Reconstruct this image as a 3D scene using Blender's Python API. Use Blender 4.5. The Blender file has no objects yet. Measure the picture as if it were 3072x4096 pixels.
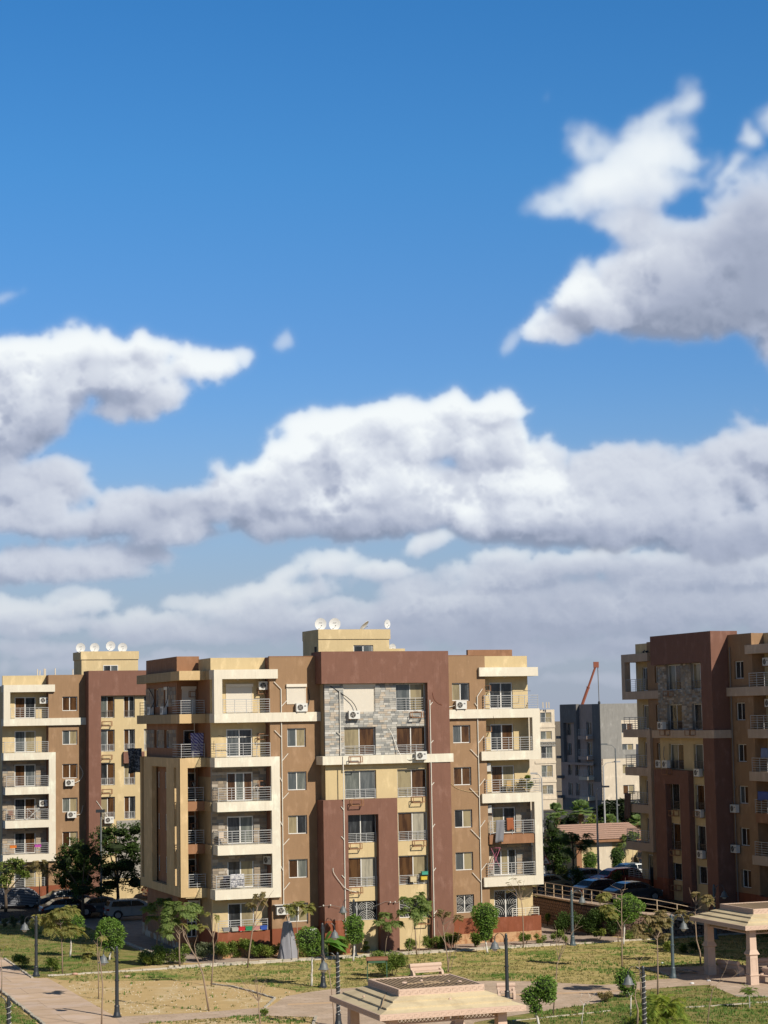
import bpy, bmesh, math, random
from math import sin, cos, tan, atan, atan2, asin, sqrt, pi, radians, exp
from mathutils import Vector, Matrix, noise as mnoise
random.seed(7)
D = bpy.data
S = bpy.context.scene
COL = S.collection

# ------------------------------------------------------------------ camera
FPX, CX, CY = 8000.0, 1536.0, 2048.0
PITCH = atan(824 / 8000.0); ROLL = 0.0175; CAMH = 15.8
TH = radians(20.05)
_up = Vector((0, -sin(PITCH), cos(PITCH))); _fw = Vector((0, cos(PITCH), sin(PITCH))); _r = Vector((1, 0, 0))
CUP = _up * cos(ROLL) + _r * sin(ROLL); CRT = _r * cos(ROLL) - _up * sin(ROLL)
cam = D.cameras.new('camera'); camo = D.objects.new('camera', cam); COL.objects.link(camo)
cam.sensor_fit = 'VERTICAL'; cam.sensor_height = 36.0; cam.lens = 36.0 * FPX / 4096.0
cam.clip_start = 1.0; cam.clip_end = 6000
camo.matrix_world = Matrix(((CRT.x, CUP.x, -_fw.x, 0), (CRT.y, CUP.y, -_fw.y, 0), (CRT.z, CUP.z, -_fw.z, CAMH), (0, 0, 0, 1)))
S.camera = camo
S.view_settings.view_transform = 'Standard'; S.view_settings.look = 'None'
EXPO = 0.35; ALB = 2 ** -EXPO       # the picture is exposed a third of a stop up; sky and paints are set for that
S.view_settings.exposure = EXPO; S.view_settings.gamma = 1.0; S.view_settings.use_curve_mapping = False

U2 = Vector((cos(TH), sin(TH), 0)); V2 = Vector((-sin(TH), cos(TH), 0)); O2 = Vector((0, 138.75, 0))
def W(u, v, z=0.0):                       # site grid (u along the facades, v away) to world
    return O2 + U2 * u + V2 * v + Vector((0, 0, z))
def ray(x, y):                            # direction of a photograph pixel
    return _fw + CRT * ((x - CX) / FPX) + CUP * ((CY - y) / FPX)
def at(x, y, z=0.0):                      # pixel -> world point at height z
    d = ray(x, y); t = (z - CAMH) / d.z
    return Vector((d.x * t, d.y * t, z))
def mpp(p):                               # metres per photo pixel at a point
    return (Vector(p) - Vector((0, 0, CAMH))).dot(_fw) / FPX
def site(p):
    q = Vector(p) - O2
    return q.dot(U2), q.dot(V2)

# ------------------------------------------------------------------ sun and sky
SUN_EL = radians(36.0); SUN_AZ = atan2(0.68, -0.733)      # azimuth clockwise from +Y
sdir = Vector((sin(SUN_AZ) * cos(SUN_EL), cos(SUN_AZ) * cos(SUN_EL), sin(SUN_EL)))
sun = D.lights.new('sun', 'SUN'); suno = D.objects.new('sun', sun); COL.objects.link(suno)
sun.energy = 5.0; sun.angle = radians(0.53); sun.color = (1.0, 0.915, 0.775)
suno.rotation_euler = (-sdir).to_track_quat('-Z', 'Y').to_euler(); suno.location = (0, 0, 60)

class NT:
    def __init__(s, tree): s.t = tree; s.n = tree.nodes; s.l = tree.links
    def new(s, typ, **kw):
        n = s.n.new(typ)
        for k, v in kw.items(): setattr(n, k, v)
        return n
    def put(s, sock, v):
        if hasattr(v, 'is_linked') or isinstance(v, bpy.types.NodeSocket): s.l.new(v, sock)
        elif v is not None:
            try: sock.default_value = v
            except Exception:
                v = tuple(v); sock.default_value = v[:3] if len(v) > 3 else v + (1.0,)
    def m(s, op, a, b=None, c=None, clamp=False):
        n = s.new('ShaderNodeMath', operation=op, use_clamp=clamp)
        s.put(n.inputs[0], a)
        if b is not None: s.put(n.inputs[1], b)
        if c is not None: s.put(n.inputs[2], c)
        return n.outputs[0]
    def v(s, op, a, b=None, out=0, scale=None):
        n = s.new('ShaderNodeVectorMath', operation=op)
        s.put(n.inputs[0], a)
        if b is not None: s.put(n.inputs[1], b)
        if scale is not None: s.put(n.inputs['Scale'], scale)
        return n.outputs['Value'] if out == 'v' else n.outputs[0]
    def v3(s, op, a, b, c):
        n = s.new('ShaderNodeVectorMath', operation=op); s.put(n.inputs[0], a); s.put(n.inputs[1], b); s.put(n.inputs[2], c); return n.outputs[0]
    def sm(s, x, a, b, lo=0.0, hi=1.0, mode='SMOOTHSTEP'):
        n = s.new('ShaderNodeMapRange', interpolation_type=mode)
        s.put(n.inputs[0], x); s.put(n.inputs[1], a); s.put(n.inputs[2], b); s.put(n.inputs[3], lo); s.put(n.inputs[4], hi)
        return n.outputs[0]
    def mix(s, f, a, b, mode='MIX'):
        n = s.new('ShaderNodeMix', data_type='RGBA', blend_type=mode)
        s.put(n.inputs[0], f); s.put(n.inputs[6], a); s.put(n.inputs[7], b)
        return n.outputs[2]
    def noise(s, vec, scale, detail=4, rough=0.55, dist=0.0, color=False, dim='3D', typ='FBM'):
        n = s.new('ShaderNodeTexNoise', noise_dimensions=dim)
        s.put(n.inputs['Vector'], vec); s.put(n.inputs['Scale'], scale); s.put(n.inputs['Detail'], detail)
        s.put(n.inputs['Roughness'], rough); s.put(n.inputs['Distortion'], dist)
        return n.outputs['Color' if color else 'Fac']
    def comb(s, x, y, z=0.0):
        n = s.new('ShaderNodeCombineXYZ'); s.put(n.inputs[0], x); s.put(n.inputs[1], y); s.put(n.inputs[2], z); return n.outputs[0]
    def sep(s, v):
        n = s.new('ShaderNodeSeparateXYZ'); s.put(n.inputs[0], v); return n.outputs
    def ramp(s, f, stops, interp='LINEAR'):
        n = s.new('ShaderNodeValToRGB'); cr = n.color_ramp; cr.interpolation = interp
        while len(cr.elements) < len(stops): cr.elements.new(0.5)
        for e, (p, c) in zip(cr.elements, stops): e.position = p; e.color = tuple(c) + (1.0,) if len(c) == 3 else c
        s.put(n.inputs[0], f); return n.outputs[0]

def lin(r, g, b):                         # 0..255 display values to linear
    f = lambda c: (c / 255 / 12.92) if c <= 10 else ((c / 255 + 0.055) / 1.055) ** 2.4
    return (f(r), f(g), f(b))
import numpy as np
# ---- sky picture, computed here: a ray-marched field of cumulus over the graded physical sky.
# coordinates are degrees-like picture units; X0..X1, Y0..Y1 is the computed window
X0, X1, Y0, Y1, STEP = -150.0, 1810.0, -110.0, 1560.0, 2.4
NX = int((X1 - X0) / STEP); NY = int((Y1 - Y0) / STEP)
XX, YY = np.meshgrid(X0 + (np.arange(NX) + .5) * STEP, Y0 + (np.arange(NY) + .5) * STEP)
XX = XX.astype(np.float32); YY = YY.astype(np.float32)
rs = np.random.RandomState(5)
LAT = rs.rand(64, 64, 64).astype(np.float32)
def vnoise(x, y, z):
    xi = np.floor(x); yi = np.floor(y); zi = int(np.floor(z)); fz = z - zi
    fx = x - xi; fy = y - yi
    fx = fx * fx * (3 - 2 * fx); fy = fy * fy * (3 - 2 * fy); fz = fz * fz * (3 - 2 * fz)
    a = LAT[zi % 64] * (1 - fz) + LAT[(zi + 1) % 64] * fz
    ix = xi.astype(np.int32) & 63; iy = yi.astype(np.int32) & 63; jx = (ix + 1) & 63; jy = (iy + 1) & 63
    p = a[iy, ix]; p = p + (a[iy, jx] - p) * fx
    q = a[jy, ix]; q = q + (a[jy, jx] - q) * fx
    return p + (q - p) * fy
def fbm(x, y, z, octs, rough=0.5, lac=2.03, billow=False):
    s = 0; a = 1.0; t = 0
    for i in range(octs):
        n = vnoise(x + 7.3 * i, y + 3.1 * i, z + 1.7 * i)
        if billow: n = 1 - np.abs(2 * n - 1)
        s = s + a * n; t += a; a *= rough; x, y = (x * .8 - y * .6) * lac, (x * .6 + y * .8) * lac; z = z * lac
    return s / t
# cx, cy, rx, ry, tilt(deg, counter-clockwise), depth centre, depth radius
B = [
 # top right cloud (soft, drifting)
 (1360,425,170,62,6,0,60),(1430,365,105,75,20,0,55),(1505,262,44,50,50,0,30),(1285,335,46,52,0,0,30),(1345,490,60,40,0,0,40),(1555,400,28,24,60,0,20),(1230,448,80,32,12,0,30),(1320,340,60,50,0,0,30),(1440,290,70,36,25,0,30),
 # large cloud at right
 (1420,610,190,78,22,30,70),(1590,640,200,110,14,30,80),(1400,515,66,62,20,30,50),(1300,700,120,42,14,30,50),(1650,500,90,95,35,40,60),(1590,425,62,24,45,20,30),(1500,705,260,46,0,30,80),(1650,350,28,34,0,20,30),(1480,540,70,36,10,30,50),
 # left cloud
 (80,825,210,92,8,20,70),(250,810,180,62,10,20,60),(420,795,95,28,10,20,34),(535,770,42,20,18,20,22),(60,920,140,66,25,20,60),(60,765,150,42,0,30,50),(320,860,120,34,14,20,40),
 (20,650,38,15,10,20,12),(636,733,13,24,10,20,12),(1130,750,16,38,-30,20,12),(1195,240,10,18,-30,20,9),
 # centre cumulus
 (745,955,150,72,8,40,70),(900,955,170,72,0,45,70),(1040,960,125,72,-14,45,60),(1150,1000,70,36,-20,45,40),(640,1040,200,74,12,40,70),(870,1080,320,84,0,35,80),(700,1135,200,36,0,35,60),(480,1085,120,46,14,40,50),(600,1000,60,40,30,40,40),
 # band to the right
 (1180,1110,220,62,4,30,70),(1330,1065,150,78,4,40,60),(1480,1070,150,66,0,40,60),(1620,1030,100,84,10,30,60),(1400,1150,330,50,0,30,70),(1620,1165,220,58,0,30,60),(1290,1020,70,40,10,40,40),(1400,1010,60,30,0,40,40),(1560,1000,60,30,0,40,30),
 # low left
 (65,1055,115,52,-5,30,50),(55,1120,150,38,0,30,50),(330,1105,130,56,0,45,50),(225,1125,100,36,0,45,40),(110,1215,190,44,0,40,50),(300,1228,36,14,0,40,18),(250,1190,120,30,0,45,30),(390,1150,80,24,0,50,26),
 # low, far clouds
 (1090,1205,70,26,0,54,30),(1240,1225,90,30,5,54,34),(1400,1235,110,34,0,54,36),(1560,1225,90,36,8,54,36),(1170,1290,110,28,0,57,30),(1500,1310,120,30,4,57,30),(880,1275,70,26,10,57,26),(470,1300,60,22,14,60,22),(150,1280,50,18,10,60,18),(1340,1290,60,24,0,56,26),
 (560,1290,150,36,12,60,40),(615,1245,50,26,30,60,26),(715,1212,52,24,25,60,26),(650,1335,200,30,0,60,36),(190,1305,66,26,5,60,28),(290,1345,120,26,0,62,30),(30,1320,90,40,0,62,30),(430,1368,180,24,0,64,30),
 (1180,1240,230,34,3,55,46),(1540,1255,230,46,4,55,50),(1000,1300,200,36,6,60,40),(1300,1330,430,54,0,60,40),(930,1178,56,28,18,55,30),(1640,1330,200,60,0,60,40),(800,1330,160,28,4,64,30),(1050,1370,400,30,0,66,30),
 (300, 1430, 300, 22, 0, 64, 24), (900, 1440, 350, 24, 2, 64, 24), (1500, 1420, 260, 30, 0, 64, 26), (1350, 1480, 200, 14, 0, 66, 18),
 # beyond the picture's edges
 (1760,700,120,150,10,30,70),(1780,1080,140,110,0,35,70),(-110,860,120,110,0,25,70),(-110,1100,120,80,0,35,60),(1740,300,60,60,0,20,30),(-100,1230,120,50,0,45,40),(-90,1340,100,40,0,60,30),
]
NZ = 44; Z0 = -70.0; DZ = 5.4
SX, SY = 1.5, 1.9                       # the sun stands behind the viewer's right shoulder: shift per slice
def shift(a, dx, dy):
    out = a
    ix = int(np.floor(dx)); fx = dx - ix; iy = int(np.floor(dy)); fy = dy - iy
    def np_roll(a, t, ax):
        r = np.roll(a, t, ax)
        if t[1] < 0: r[:, t[1]:] = 1
        elif t[1] > 0: r[:, :t[1]] = 1
        if t[0] > 0: r[:t[0]] = 1
        return r
    b = np_roll(out, (iy, ix), (0, 1)); c = np_roll(out, (iy, ix + 1), (0, 1)); d = np_roll(out, (iy + 1, ix), (0, 1)); e = np_roll(out, (iy + 1, ix + 1), (0, 1))
    return (b * (1 - fx) + c * fx) * (1 - fy) + (d * (1 - fx) + e * fx) * fy
_r = np.random.RandomState(12)
for _ in range(30): B.append((_r.uniform(680, 1720), _r.uniform(1195, 1420), _r.uniform(38, 105), _r.uniform(13, 27), _r.uniform(-6, 12), _r.uniform(53, 66), _r.uniform(18, 34)))
for _ in range(12): B.append((_r.uniform(-60, 680), _r.uniform(1290, 1420), _r.uniform(34, 90), _r.uniform(12, 22), _r.uniform(-6, 12), _r.uniform(53, 66), _r.uniform(16, 30)))
for _b in [b for b in B if b[2] >= 110 and b[1] < 1180 and b[3] > 40]:   # cells bulging from the big clouds
    for _ in range(6):
        _a = _r.uniform(0, 6.283); _q = np.sqrt(_r.rand()) * .92; _t = np.radians(-_b[4]); _u, _v = _b[2] * _q * np.cos(_a), _b[3] * _q * np.sin(_a) - .12 * _b[3]
        _s = _r.uniform(.26, .46) * _b[3] + 12
        B.append((_b[0] + _u * np.cos(_t) - _v * np.sin(_t), _b[1] + _u * np.sin(_t) + _v * np.cos(_t), _s * 1.35, _s, 0, _b[5] - _b[6] * _r.uniform(.35, .75), _s))
def march(B, zs):
    far = np.clip((YY - 900) / 550, 0, 1)                 # clouds near the horizon are far away: finer and flatter
    sc = (1 + 0.5 * far)
    mixf = np.clip((YY - 1060) / 200, 0, 1)
    # domain warp
    wx = (fbm(XX / 95, YY / 80, 3.1, 4) - .5) * 85 / sc + (fbm(XX / 26, YY / 24, 9.7, 4, .6) - .5) * 26
    wy = (fbm(XX / 95, YY / 80, 23.1, 4) - .5) * 60 / sc + (fbm(XX / 26, YY / 24, 31.7, 4, .6) - .5) * 22
    px = XX + wx; py = YY + wy
    F2 = []
    for (cx, cy, rx, ry, t, cz, rz) in B:
        a = np.radians(-t); c, s = np.cos(a), np.sin(a)
        u = ((px - cx) * c + (py - cy) * s) / rx; v = (-(px - cx) * s + (py - cy) * c) / ry
        v = np.where(v > 0, v * 1.3, v)
        F2.append((u * u + v * v, cz, rz, min(1.0, max(.22, rz / 36.0))))
    soft = np.clip((700 - YY) / 250, 0, 1)                # upper clouds are thinner, more drifting
    T = np.ones_like(XX); Cc = np.zeros_like(XX); L = np.ones_like(XX); Am = np.zeros_like(XX)
    for z in zs:
        f = np.full_like(XX, -9.0)
        wt_ = np.ones_like(XX)
        for q, cz, rz, wq in F2:
            w = (z - cz) / rz
            if w * w > 1.7: continue
            g = 1 - np.sqrt(q + w * w)
            if wq < 1: wt_ = np.where(g > f, wq, wt_)
            f = np.maximum(f, g) + 0.06 * np.exp(-np.abs(f - g) * 9)
        act = f > -0.55
        d = np.zeros_like(XX)
        if act.any():
            xs = XX[act]; ys = YY[act] * 1.12; mf = mixf[act]
            def puff(r):
                q = 1.0 / r
                return (fbm(xs * q / 88, ys * q / 88, z * q / 88, 3, .55, billow=True) * .60 + fbm(xs * q / 22, ys * q / 22, z * q / 22, 3, .55, billow=True) * .30
                        + fbm(xs * q / 7, ys * q / 7, z * q / 7, 2, .6) * .15)
            n = puff(1.0)
            if (mf > 0).any(): n = n * (1 - mf) + puff(0.42) * mf
            e = f[act] * 1.15 + (n - .60) * 1.6
            so = soft[act]
            d[act] = np.clip(e * (3.8 - 2.6 * so), 0, 1) * (1 - .66 * so) * wt_[act]
        light = L
        up = np.cumsum(d, 0) * STEP                       # thickness overhead in this slice
        amb = np.exp(-up * 0.022)
        alpha = 1 - np.exp(-d * DZ * 0.075)
        lum = 0.08 + 0.60 * light + 0.40 * amb
        Cc += T * alpha * lum; T *= 1 - alpha
        L = shift(L * np.exp(-d * DZ * 0.020), -SX, SY)
    lum = Cc / np.maximum(1 - T, 1e-3)
    return T, lum
def blur(a, r):
    for ax in (0, 1):
        for _ in range(3):
            p = np.pad(a, [(r + 1, r) if i == ax else (0, 0) for i in (0, 1)], mode='edge').cumsum(ax)
            a = (p[2 * r + 1:] - p[:-2 * r - 1]) / (2 * r + 1) if ax == 0 else (p[:, 2 * r + 1:] - p[:, :-2 * r - 1]) / (2 * r + 1)
    return a.astype(np.float32)
# thick parts of the deck that stay grey: cx, cy, rx, ry, tilt, amount
GREY = [(1610, 620, 200, 140, 25, .62), (1660, 510, 90, 90, 30, .35), (1250, 1235, 520, 34, 0, .26), (1480, 722, 280, 40, 0, .30), (690, 1150, 230, 30, 3, .34), (1160, 1172, 260, 26, 0, .30), (1600, 1190, 170, 34, 0, .30),
        (1380, 1262, 340, 40, 0, .26), (40, 965, 140, 40, 22, .26), (210, 905, 170, 24, 16, .22), (470, 1090, 130, 60, 15, .25), (110, 1160, 190, 18, 3, .25),
        (130, 1262, 220, 18, 0, .22), (640, 1050, 130, 30, 20, .16), (1050, 1005, 170, 26, -4, .16), (1370, 470, 170, 40, 5, .12), (10, 810, 60, 60, 0, .2), (250, 775, 120, 16, 4, .16),
        (330, 1120, 110, 30, 5, .2), (950, 1390, 900, 50, 0, .25), (1300, 1150, 200, 22, 0, .15), (1250, 1340, 620, 90, 0, .24), (200, 1370, 420, 60, 0, .16)]
def make_sky():
    """premultiplied cloud colour and coverage, NY x NX x 4, linear"""
    near = [b for b in B if b[5] < 52]; far = [b for b in B if b[5] >= 52]
    T1, l1 = march(near, np.arange(-62, 140, 5.2)); T2, l2 = march(far, np.arange(0, 120, 5.2))
    gx = XX + (fbm(XX / 70, YY / 50, 41.1, 3) - .5) * 60; gy = YY + (fbm(XX / 70, YY / 50, 51.1, 3) - .5) * 40
    G = np.ones_like(XX)
    for cx, cy, rx, ry, t, am in GREY:
        a = np.radians(-t); c, s = np.cos(a), np.sin(a)
        u = ((gx - cx) * c + (gy - cy) * s) / rx; v = (-(gx - cx) * s + (gy - cy) * c) / ry
        G *= 1 - .8 * am * np.exp(-(u * u + v * v) * .9)
    out = np.zeros((NY, NX, 4), np.float32)
    tr = np.ones_like(XX)
    hz = np.clip((YY - 1130) / 420, 0, 1) ** 1.1
    stops = np.array([0, .25, .5, .75, 1.0])
    cols = np.array([(140, 151, 174), (170, 179, 200), (199, 206, 221), (224, 230, 239), (245, 250, 252)], np.float32) / 255
    cols = np.where(cols < .04045, cols / 12.92, ((cols + .055) / 1.055) ** 2.4)
    haz = ((np.array([164, 172, 191]) / 255 + .055) / 1.055) ** 2.4
    for T, l, hadd in ((T1, l1, 0), (T2, l2, .10)):
        h_ = np.clip(.68 * hz + hadd, 0, .85)
        w = 1 - T + 1e-4
        lb = blur(l * w, 3) / blur(w, 3); lc = blur(l * w, 12) / blur(w, 12)
        l = .46 * l + .34 * lb + .20 * lc
        x = np.clip((l * G - .27) / .58, 0, 1)
        x = x * (1 - .5 * np.clip((T - .3) / .5, 0, 1)) + .50 * .5 * G * G * np.clip((T - .3) / .5, 0, 1)
        a = (.45 * blur(1 - T, 1) + .55 * blur(1 - T, 3)) * (1 - .5 * hadd) * np.clip((YY + 108) / 10, 0, 1)
        for i in range(3):
            c = np.interp(x, stops, cols[:, i]); c = c * (1 - h_) + haz[i] * h_
            out[..., i] += tr * a * c
        out[..., 3] += tr * a; tr = tr * (1 - a)
    return out

cl = make_sky()
img = D.images.new('cloud_field', NX, NY, alpha=True, float_buffer=True, is_data=True)
img.alpha_mode = 'CHANNEL_PACKED'
img.pixels.foreach_set(np.ascontiguousarray(cl[::-1]).ravel()); img.update()
world = D.worlds.new('World'); S.world = world; world.use_nodes = True
wt = world.node_tree; wt.nodes.clear(); k = NT(wt)
geo = k.new('ShaderNodeTexCoord').outputs['Generated']
dx, dy, dz = k.sep(geo)
skyt = k.new('ShaderNodeTexSky', sky_type='NISHITA', sun_disc=False, sun_elevation=SUN_EL, sun_rotation=SUN_AZ,
             altitude=50, air_density=1.0, dust_density=0.6, ozone_density=2.2)
az = k.m('MULTIPLY', k.m('ARCTAN2', dx, dy), 57.2958)
el = k.m('MULTIPLY', k.m('ARCSINE', dz), 57.2958)
QD = 1.8517 / FPX * 57.2958
uu = k.m('DIVIDE', k.m('SUBTRACT', k.m('ADD', k.m('DIVIDE', az, QD), 829.5), X0), X1 - X0)
vv = k.m('SUBTRACT', 1.0, k.m('DIVIDE', k.m('SUBTRACT', k.m('SUBTRACT', 1551.0, k.m('DIVIDE', el, QD)), Y0), Y1 - Y0))
tex = k.new('ShaderNodeTexImage', image=img, interpolation='Cubic', extension='EXTEND')
k.put(tex.inputs[0], k.comb(uu, vv, 0))
inx = k.sm(k.m('ABSOLUTE', k.m('SUBTRACT', uu, 0.5)), 0.465, 0.498, 1.0, 0.0)
iny = k.sm(vv, 0.965, 0.998, 1.0, 0.0)
ins = k.m('MULTIPLY', k.m('MULTIPLY', inx, iny), k.m('GREATER_THAN', dy, 0.0))
# the same kind of cumulus goes on round the rest of the sky
flat = k.m('MAXIMUM', dz, 0.03)
gp = k.comb(k.m('DIVIDE', dx, flat), k.m('DIVIDE', dy, flat), 0)
gn = k.noise(gp, 0.9, 5, 0.55, dim='2D')
ga = k.sm(gn, 0.60, 0.70)
gc = k.ramp(k.noise(gp, 2.0, 3, 0.5, dim='2D'), [(0.3, lin(170, 178, 196)), (0.62, lin(236, 240, 246))])
ga = k.m('MULTIPLY', ga, k.m('SUBTRACT', 1.0, ins))
ca = k.m('MULTIPLY', tex.outputs['Alpha'], ins)
STR = 0.10
grade = k.ramp(k.m('DIVIDE', el, 60.0), [(0.0, (.62, .80, 1.06)), (0.18, (.47, .80, 1.16)), (0.26, (.37, .87, 1.26)), (0.34, (.29, .84, 1.28)), (0.45, (.17, .34, .46)), (1.0, (.10, .17, .23))])
skyc = k.v('SCALE', k.v('MULTIPLY', skyt.outputs[0], grade), scale=STR)
hz = k.sm(el, -0.5, 10.5, 1.0, 0.0)
skyc = k.mix(k.m('MULTIPLY', hz, 0.85), skyc, lin(164, 172, 191))
fin = k.mix(ga, skyc, gc)
fin = k.v('ADD', k.v('SCALE', fin, scale=k.m('SUBTRACT', 1.0, ca)), k.v('SCALE', tex.outputs['Color'], scale=ins))
bg = k.new('ShaderNodeBackground'); k.put(bg.inputs[0], fin); bg.inputs[1].default_value = ALB
k.l.new(bg.outputs[0], k.new('ShaderNodeOutputWorld').inputs[0])
# ------------------------------------------------------------------ mesh helpers
class MB:
    def __init__(s): s.v = []; s.f = []; s.mi = []; s.cur = 0
    def add(s, vs, fs):
        o = len(s.v); s.v.extend(tuple(p) for p in vs); s.f.extend(tuple(i + o for i in f) for f in fs); s.mi.extend([s.cur] * len(fs))
    def box(s, x0, x1, y0, y1, z0, z1):
        if x1 < x0: x0, x1 = x1, x0
        if y1 < y0: y0, y1 = y1, y0
        if z1 < z0: z0, z1 = z1, z0
        s.add([(x0, y0, z0), (x1, y0, z0), (x1, y1, z0), (x0, y1, z0), (x0, y0, z1), (x1, y0, z1), (x1, y1, z1), (x0, y1, z1)],
              [(0, 3, 2, 1), (4, 5, 6, 7), (0, 1, 5, 4), (1, 2, 6, 5), (2, 3, 7, 6), (3, 0, 4, 7)])
        return s
    def quad(s, a, b, c, d): s.add([a, b, c, d], [(0, 1, 2, 3)]); return s
    def tube(s, pts, rad, n=6, cap=True):
        pts = [Vector(p) for p in pts]
        if not isinstance(rad, (list, tuple)): rad = [rad] * len(pts)
        vs = []; fs = []; ref = None
        for i, p in enumerate(pts):
            t = (pts[min(i + 1, len(pts) - 1)] - pts[max(i - 1, 0)])
            if t.length < 1e-9: t = Vector((0, 0, 1))
            t.normalize()
            if ref is None: ref = Vector((1, 0, 0)) if abs(t.x) < .8 else Vector((0, 1, 0))
            a = t.cross(ref).normalized(); b = t.cross(a).normalized(); ref = -a.cross(t) if False else ref
            for j in range(n):
                an = 2 * pi * j / n; vs.append(p + (a * cos(an) + b * sin(an)) * rad[i])
        for i in range(len(pts) - 1):
            for j in range(n):
                q = i * n + j; r = i * n + (j + 1) % n; fs.append((q, r, r + n, q + n))
        if cap: fs.append(tuple(range(n - 1, -1, -1))); fs.append(tuple(range((len(pts) - 1) * n, len(pts) * n)))
        s.add(vs, fs); return s
    def lathe(s, prof, n=16, o=(0, 0, 0)):
        vs = []; fs = []
        for r, z in prof:
            for j in range(n):
                a = 2 * pi * j / n; vs.append((o[0] + r * cos(a), o[1] + r * sin(a), o[2] + z))
        for i in range(len(prof) - 1):
            for j in range(n):
                q = i * n + j; r_ = i * n + (j + 1) % n; fs.append((q, r_, r_ + n, q + n))
        s.add(vs, fs); return s
    def prism(s, poly, z0, z1):
        n = len(poly)
        s.add([(x, y, z0) for x, y in poly] + [(x, y, z1) for x, y in poly],
              [tuple(range(n - 1, -1, -1)), tuple(range(n, 2 * n))] + [(i, (i + 1) % n, n + (i + 1) % n, n + i) for i in range(n)]); return s
    def sphere(s, c, rx, ry, rz, nu=10, nv=6):
        vs = [(c[0], c[1], c[2] + rz)]; fs = []
        for i in range(1, nv):
            t = pi * i / nv
            for j in range(nu):
                a = 2 * pi * j / nu; vs.append((c[0] + rx * sin(t) * cos(a), c[1] + ry * sin(t) * sin(a), c[2] + rz * cos(t)))
        vs.append((c[0], c[1], c[2] - rz))
        for j in range(nu): fs.append((0, 1 + j, 1 + (j + 1) % nu))
        for i in range(nv - 2):
            for j in range(nu):
                a = 1 + i * nu + j; b = 1 + i * nu + (j + 1) % nu; fs.append((a, a + nu, b + nu, b))
        L = len(vs) - 1; o = 1 + (nv - 2) * nu
        for j in range(nu): fs.append((L, o + (j + 1) % nu, o + j))
        s.add(vs, fs); return s
    def wall(s, x0, x1, z0, z1, y, holes=(), t=0.25):
        """wall facing -y with rectangular holes (hx0, hx1, hz0, hz1) and their reveals, t thick"""
        xs = sorted({x0, x1} | {min(max(h[i], x0), x1) for h in holes for i in (0, 1)})
        zs = sorted({z0, z1} | {min(max(h[i], z0), z1) for h in holes for i in (2, 3)})
        for i in range(len(xs) - 1):
            for j in range(len(zs) - 1):
                cx = (xs[i] + xs[i + 1]) / 2; cz = (zs[j] + zs[j + 1]) / 2
                if any(h[0] < cx < h[1] and h[2] < cz < h[3] for h in holes): continue
                s.quad((xs[i], y, zs[j]), (xs[i + 1], y, zs[j]), (xs[i + 1], y, zs[j + 1]), (xs[i], y, zs[j + 1]))
        for h in holes:
            a, b, c, d = max(h[0], x0), min(h[1], x1), max(h[2], z0), min(h[3], z1)
            s.quad((a, y, c), (a, y, d), (a, y + t, d), (a, y + t, c)); s.quad((b, y, d), (b, y, c), (b, y + t, c), (b, y + t, d))
            if h[3] <= z1: s.quad((a, y, d), (b, y, d), (b, y + t, d), (a, y + t, d))
            if h[2] >= z0: s.quad((b, y, c), (a, y, c), (a, y + t, c), (b, y + t, c))
        # outer edges
        s.quad((x0, y, z1), (x0, y, z0), (x0, y + t, z0), (x0, y + t, z1)); s.quad((x1, y, z0), (x1, y, z1), (x1, y + t, z1), (x1, y + t, z0))
        s.quad((x0, y, z1), (x0, y + t, z1), (x1, y + t, z1), (x1, y, z1)); s.quad((x0, y + t, z0), (x0, y, z0), (x1, y, z0), (x1, y + t, z0))
        return s
    def mesh(s, name, mats):
        me = D.meshes.new(name); me.from_pydata(s.v, [], s.f)
        if not isinstance(mats, (list, tuple)): mats = [mats]
        for m in mats: me.materials.append(m)
        if len(mats) > 1: me.polygons.foreach_set('material_index', s.mi)
        me.update(); return me
    def build(s, name, mats, parent=None, xf=None, smooth=False, kind=None):
        me = s.mesh(name, mats)
        if smooth: me.polygons.foreach_set('use_smooth', [True] * len(me.polygons))
        return link(name, me, parent, xf, kind)
def link(name, me, parent=None, xf=None, kind=None):
    o = D.objects.new(name, me); COL.objects.link(o)
    if parent is not None: o.parent = parent
    if xf is not None: o.matrix_local = xf
    if kind: o['kind'] = kind
    return o
def tag(o, label=None, cat=None, group=None, kind=None):
    if label: o['label'] = label
    if cat: o['category'] = cat
    if group: o['group'] = group
    if kind: o['kind'] = kind
    return o
def thing(name, label, cat, loc=(0, 0, 0), rz=0.0, group=None):
    o = D.objects.new(name, None); COL.objects.link(o); o.empty_display_size = .3
    o.location = loc; o.rotation_euler = (0, 0, rz)
    return tag(o, label, cat, group)
def TR(x, y, z, rz=0.0): return Matrix.Translation((x, y, z)) @ Matrix.Rotation(rz, 4, 'Z')
def copy_tree(o, parent=None):
    c = o.copy(); COL.objects.link(c)
    if parent is not None:
        c.parent = parent
    for ch in list(o.children):
        if not ch.name.startswith('hose'): copy_tree(ch, c)
    return c

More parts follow.
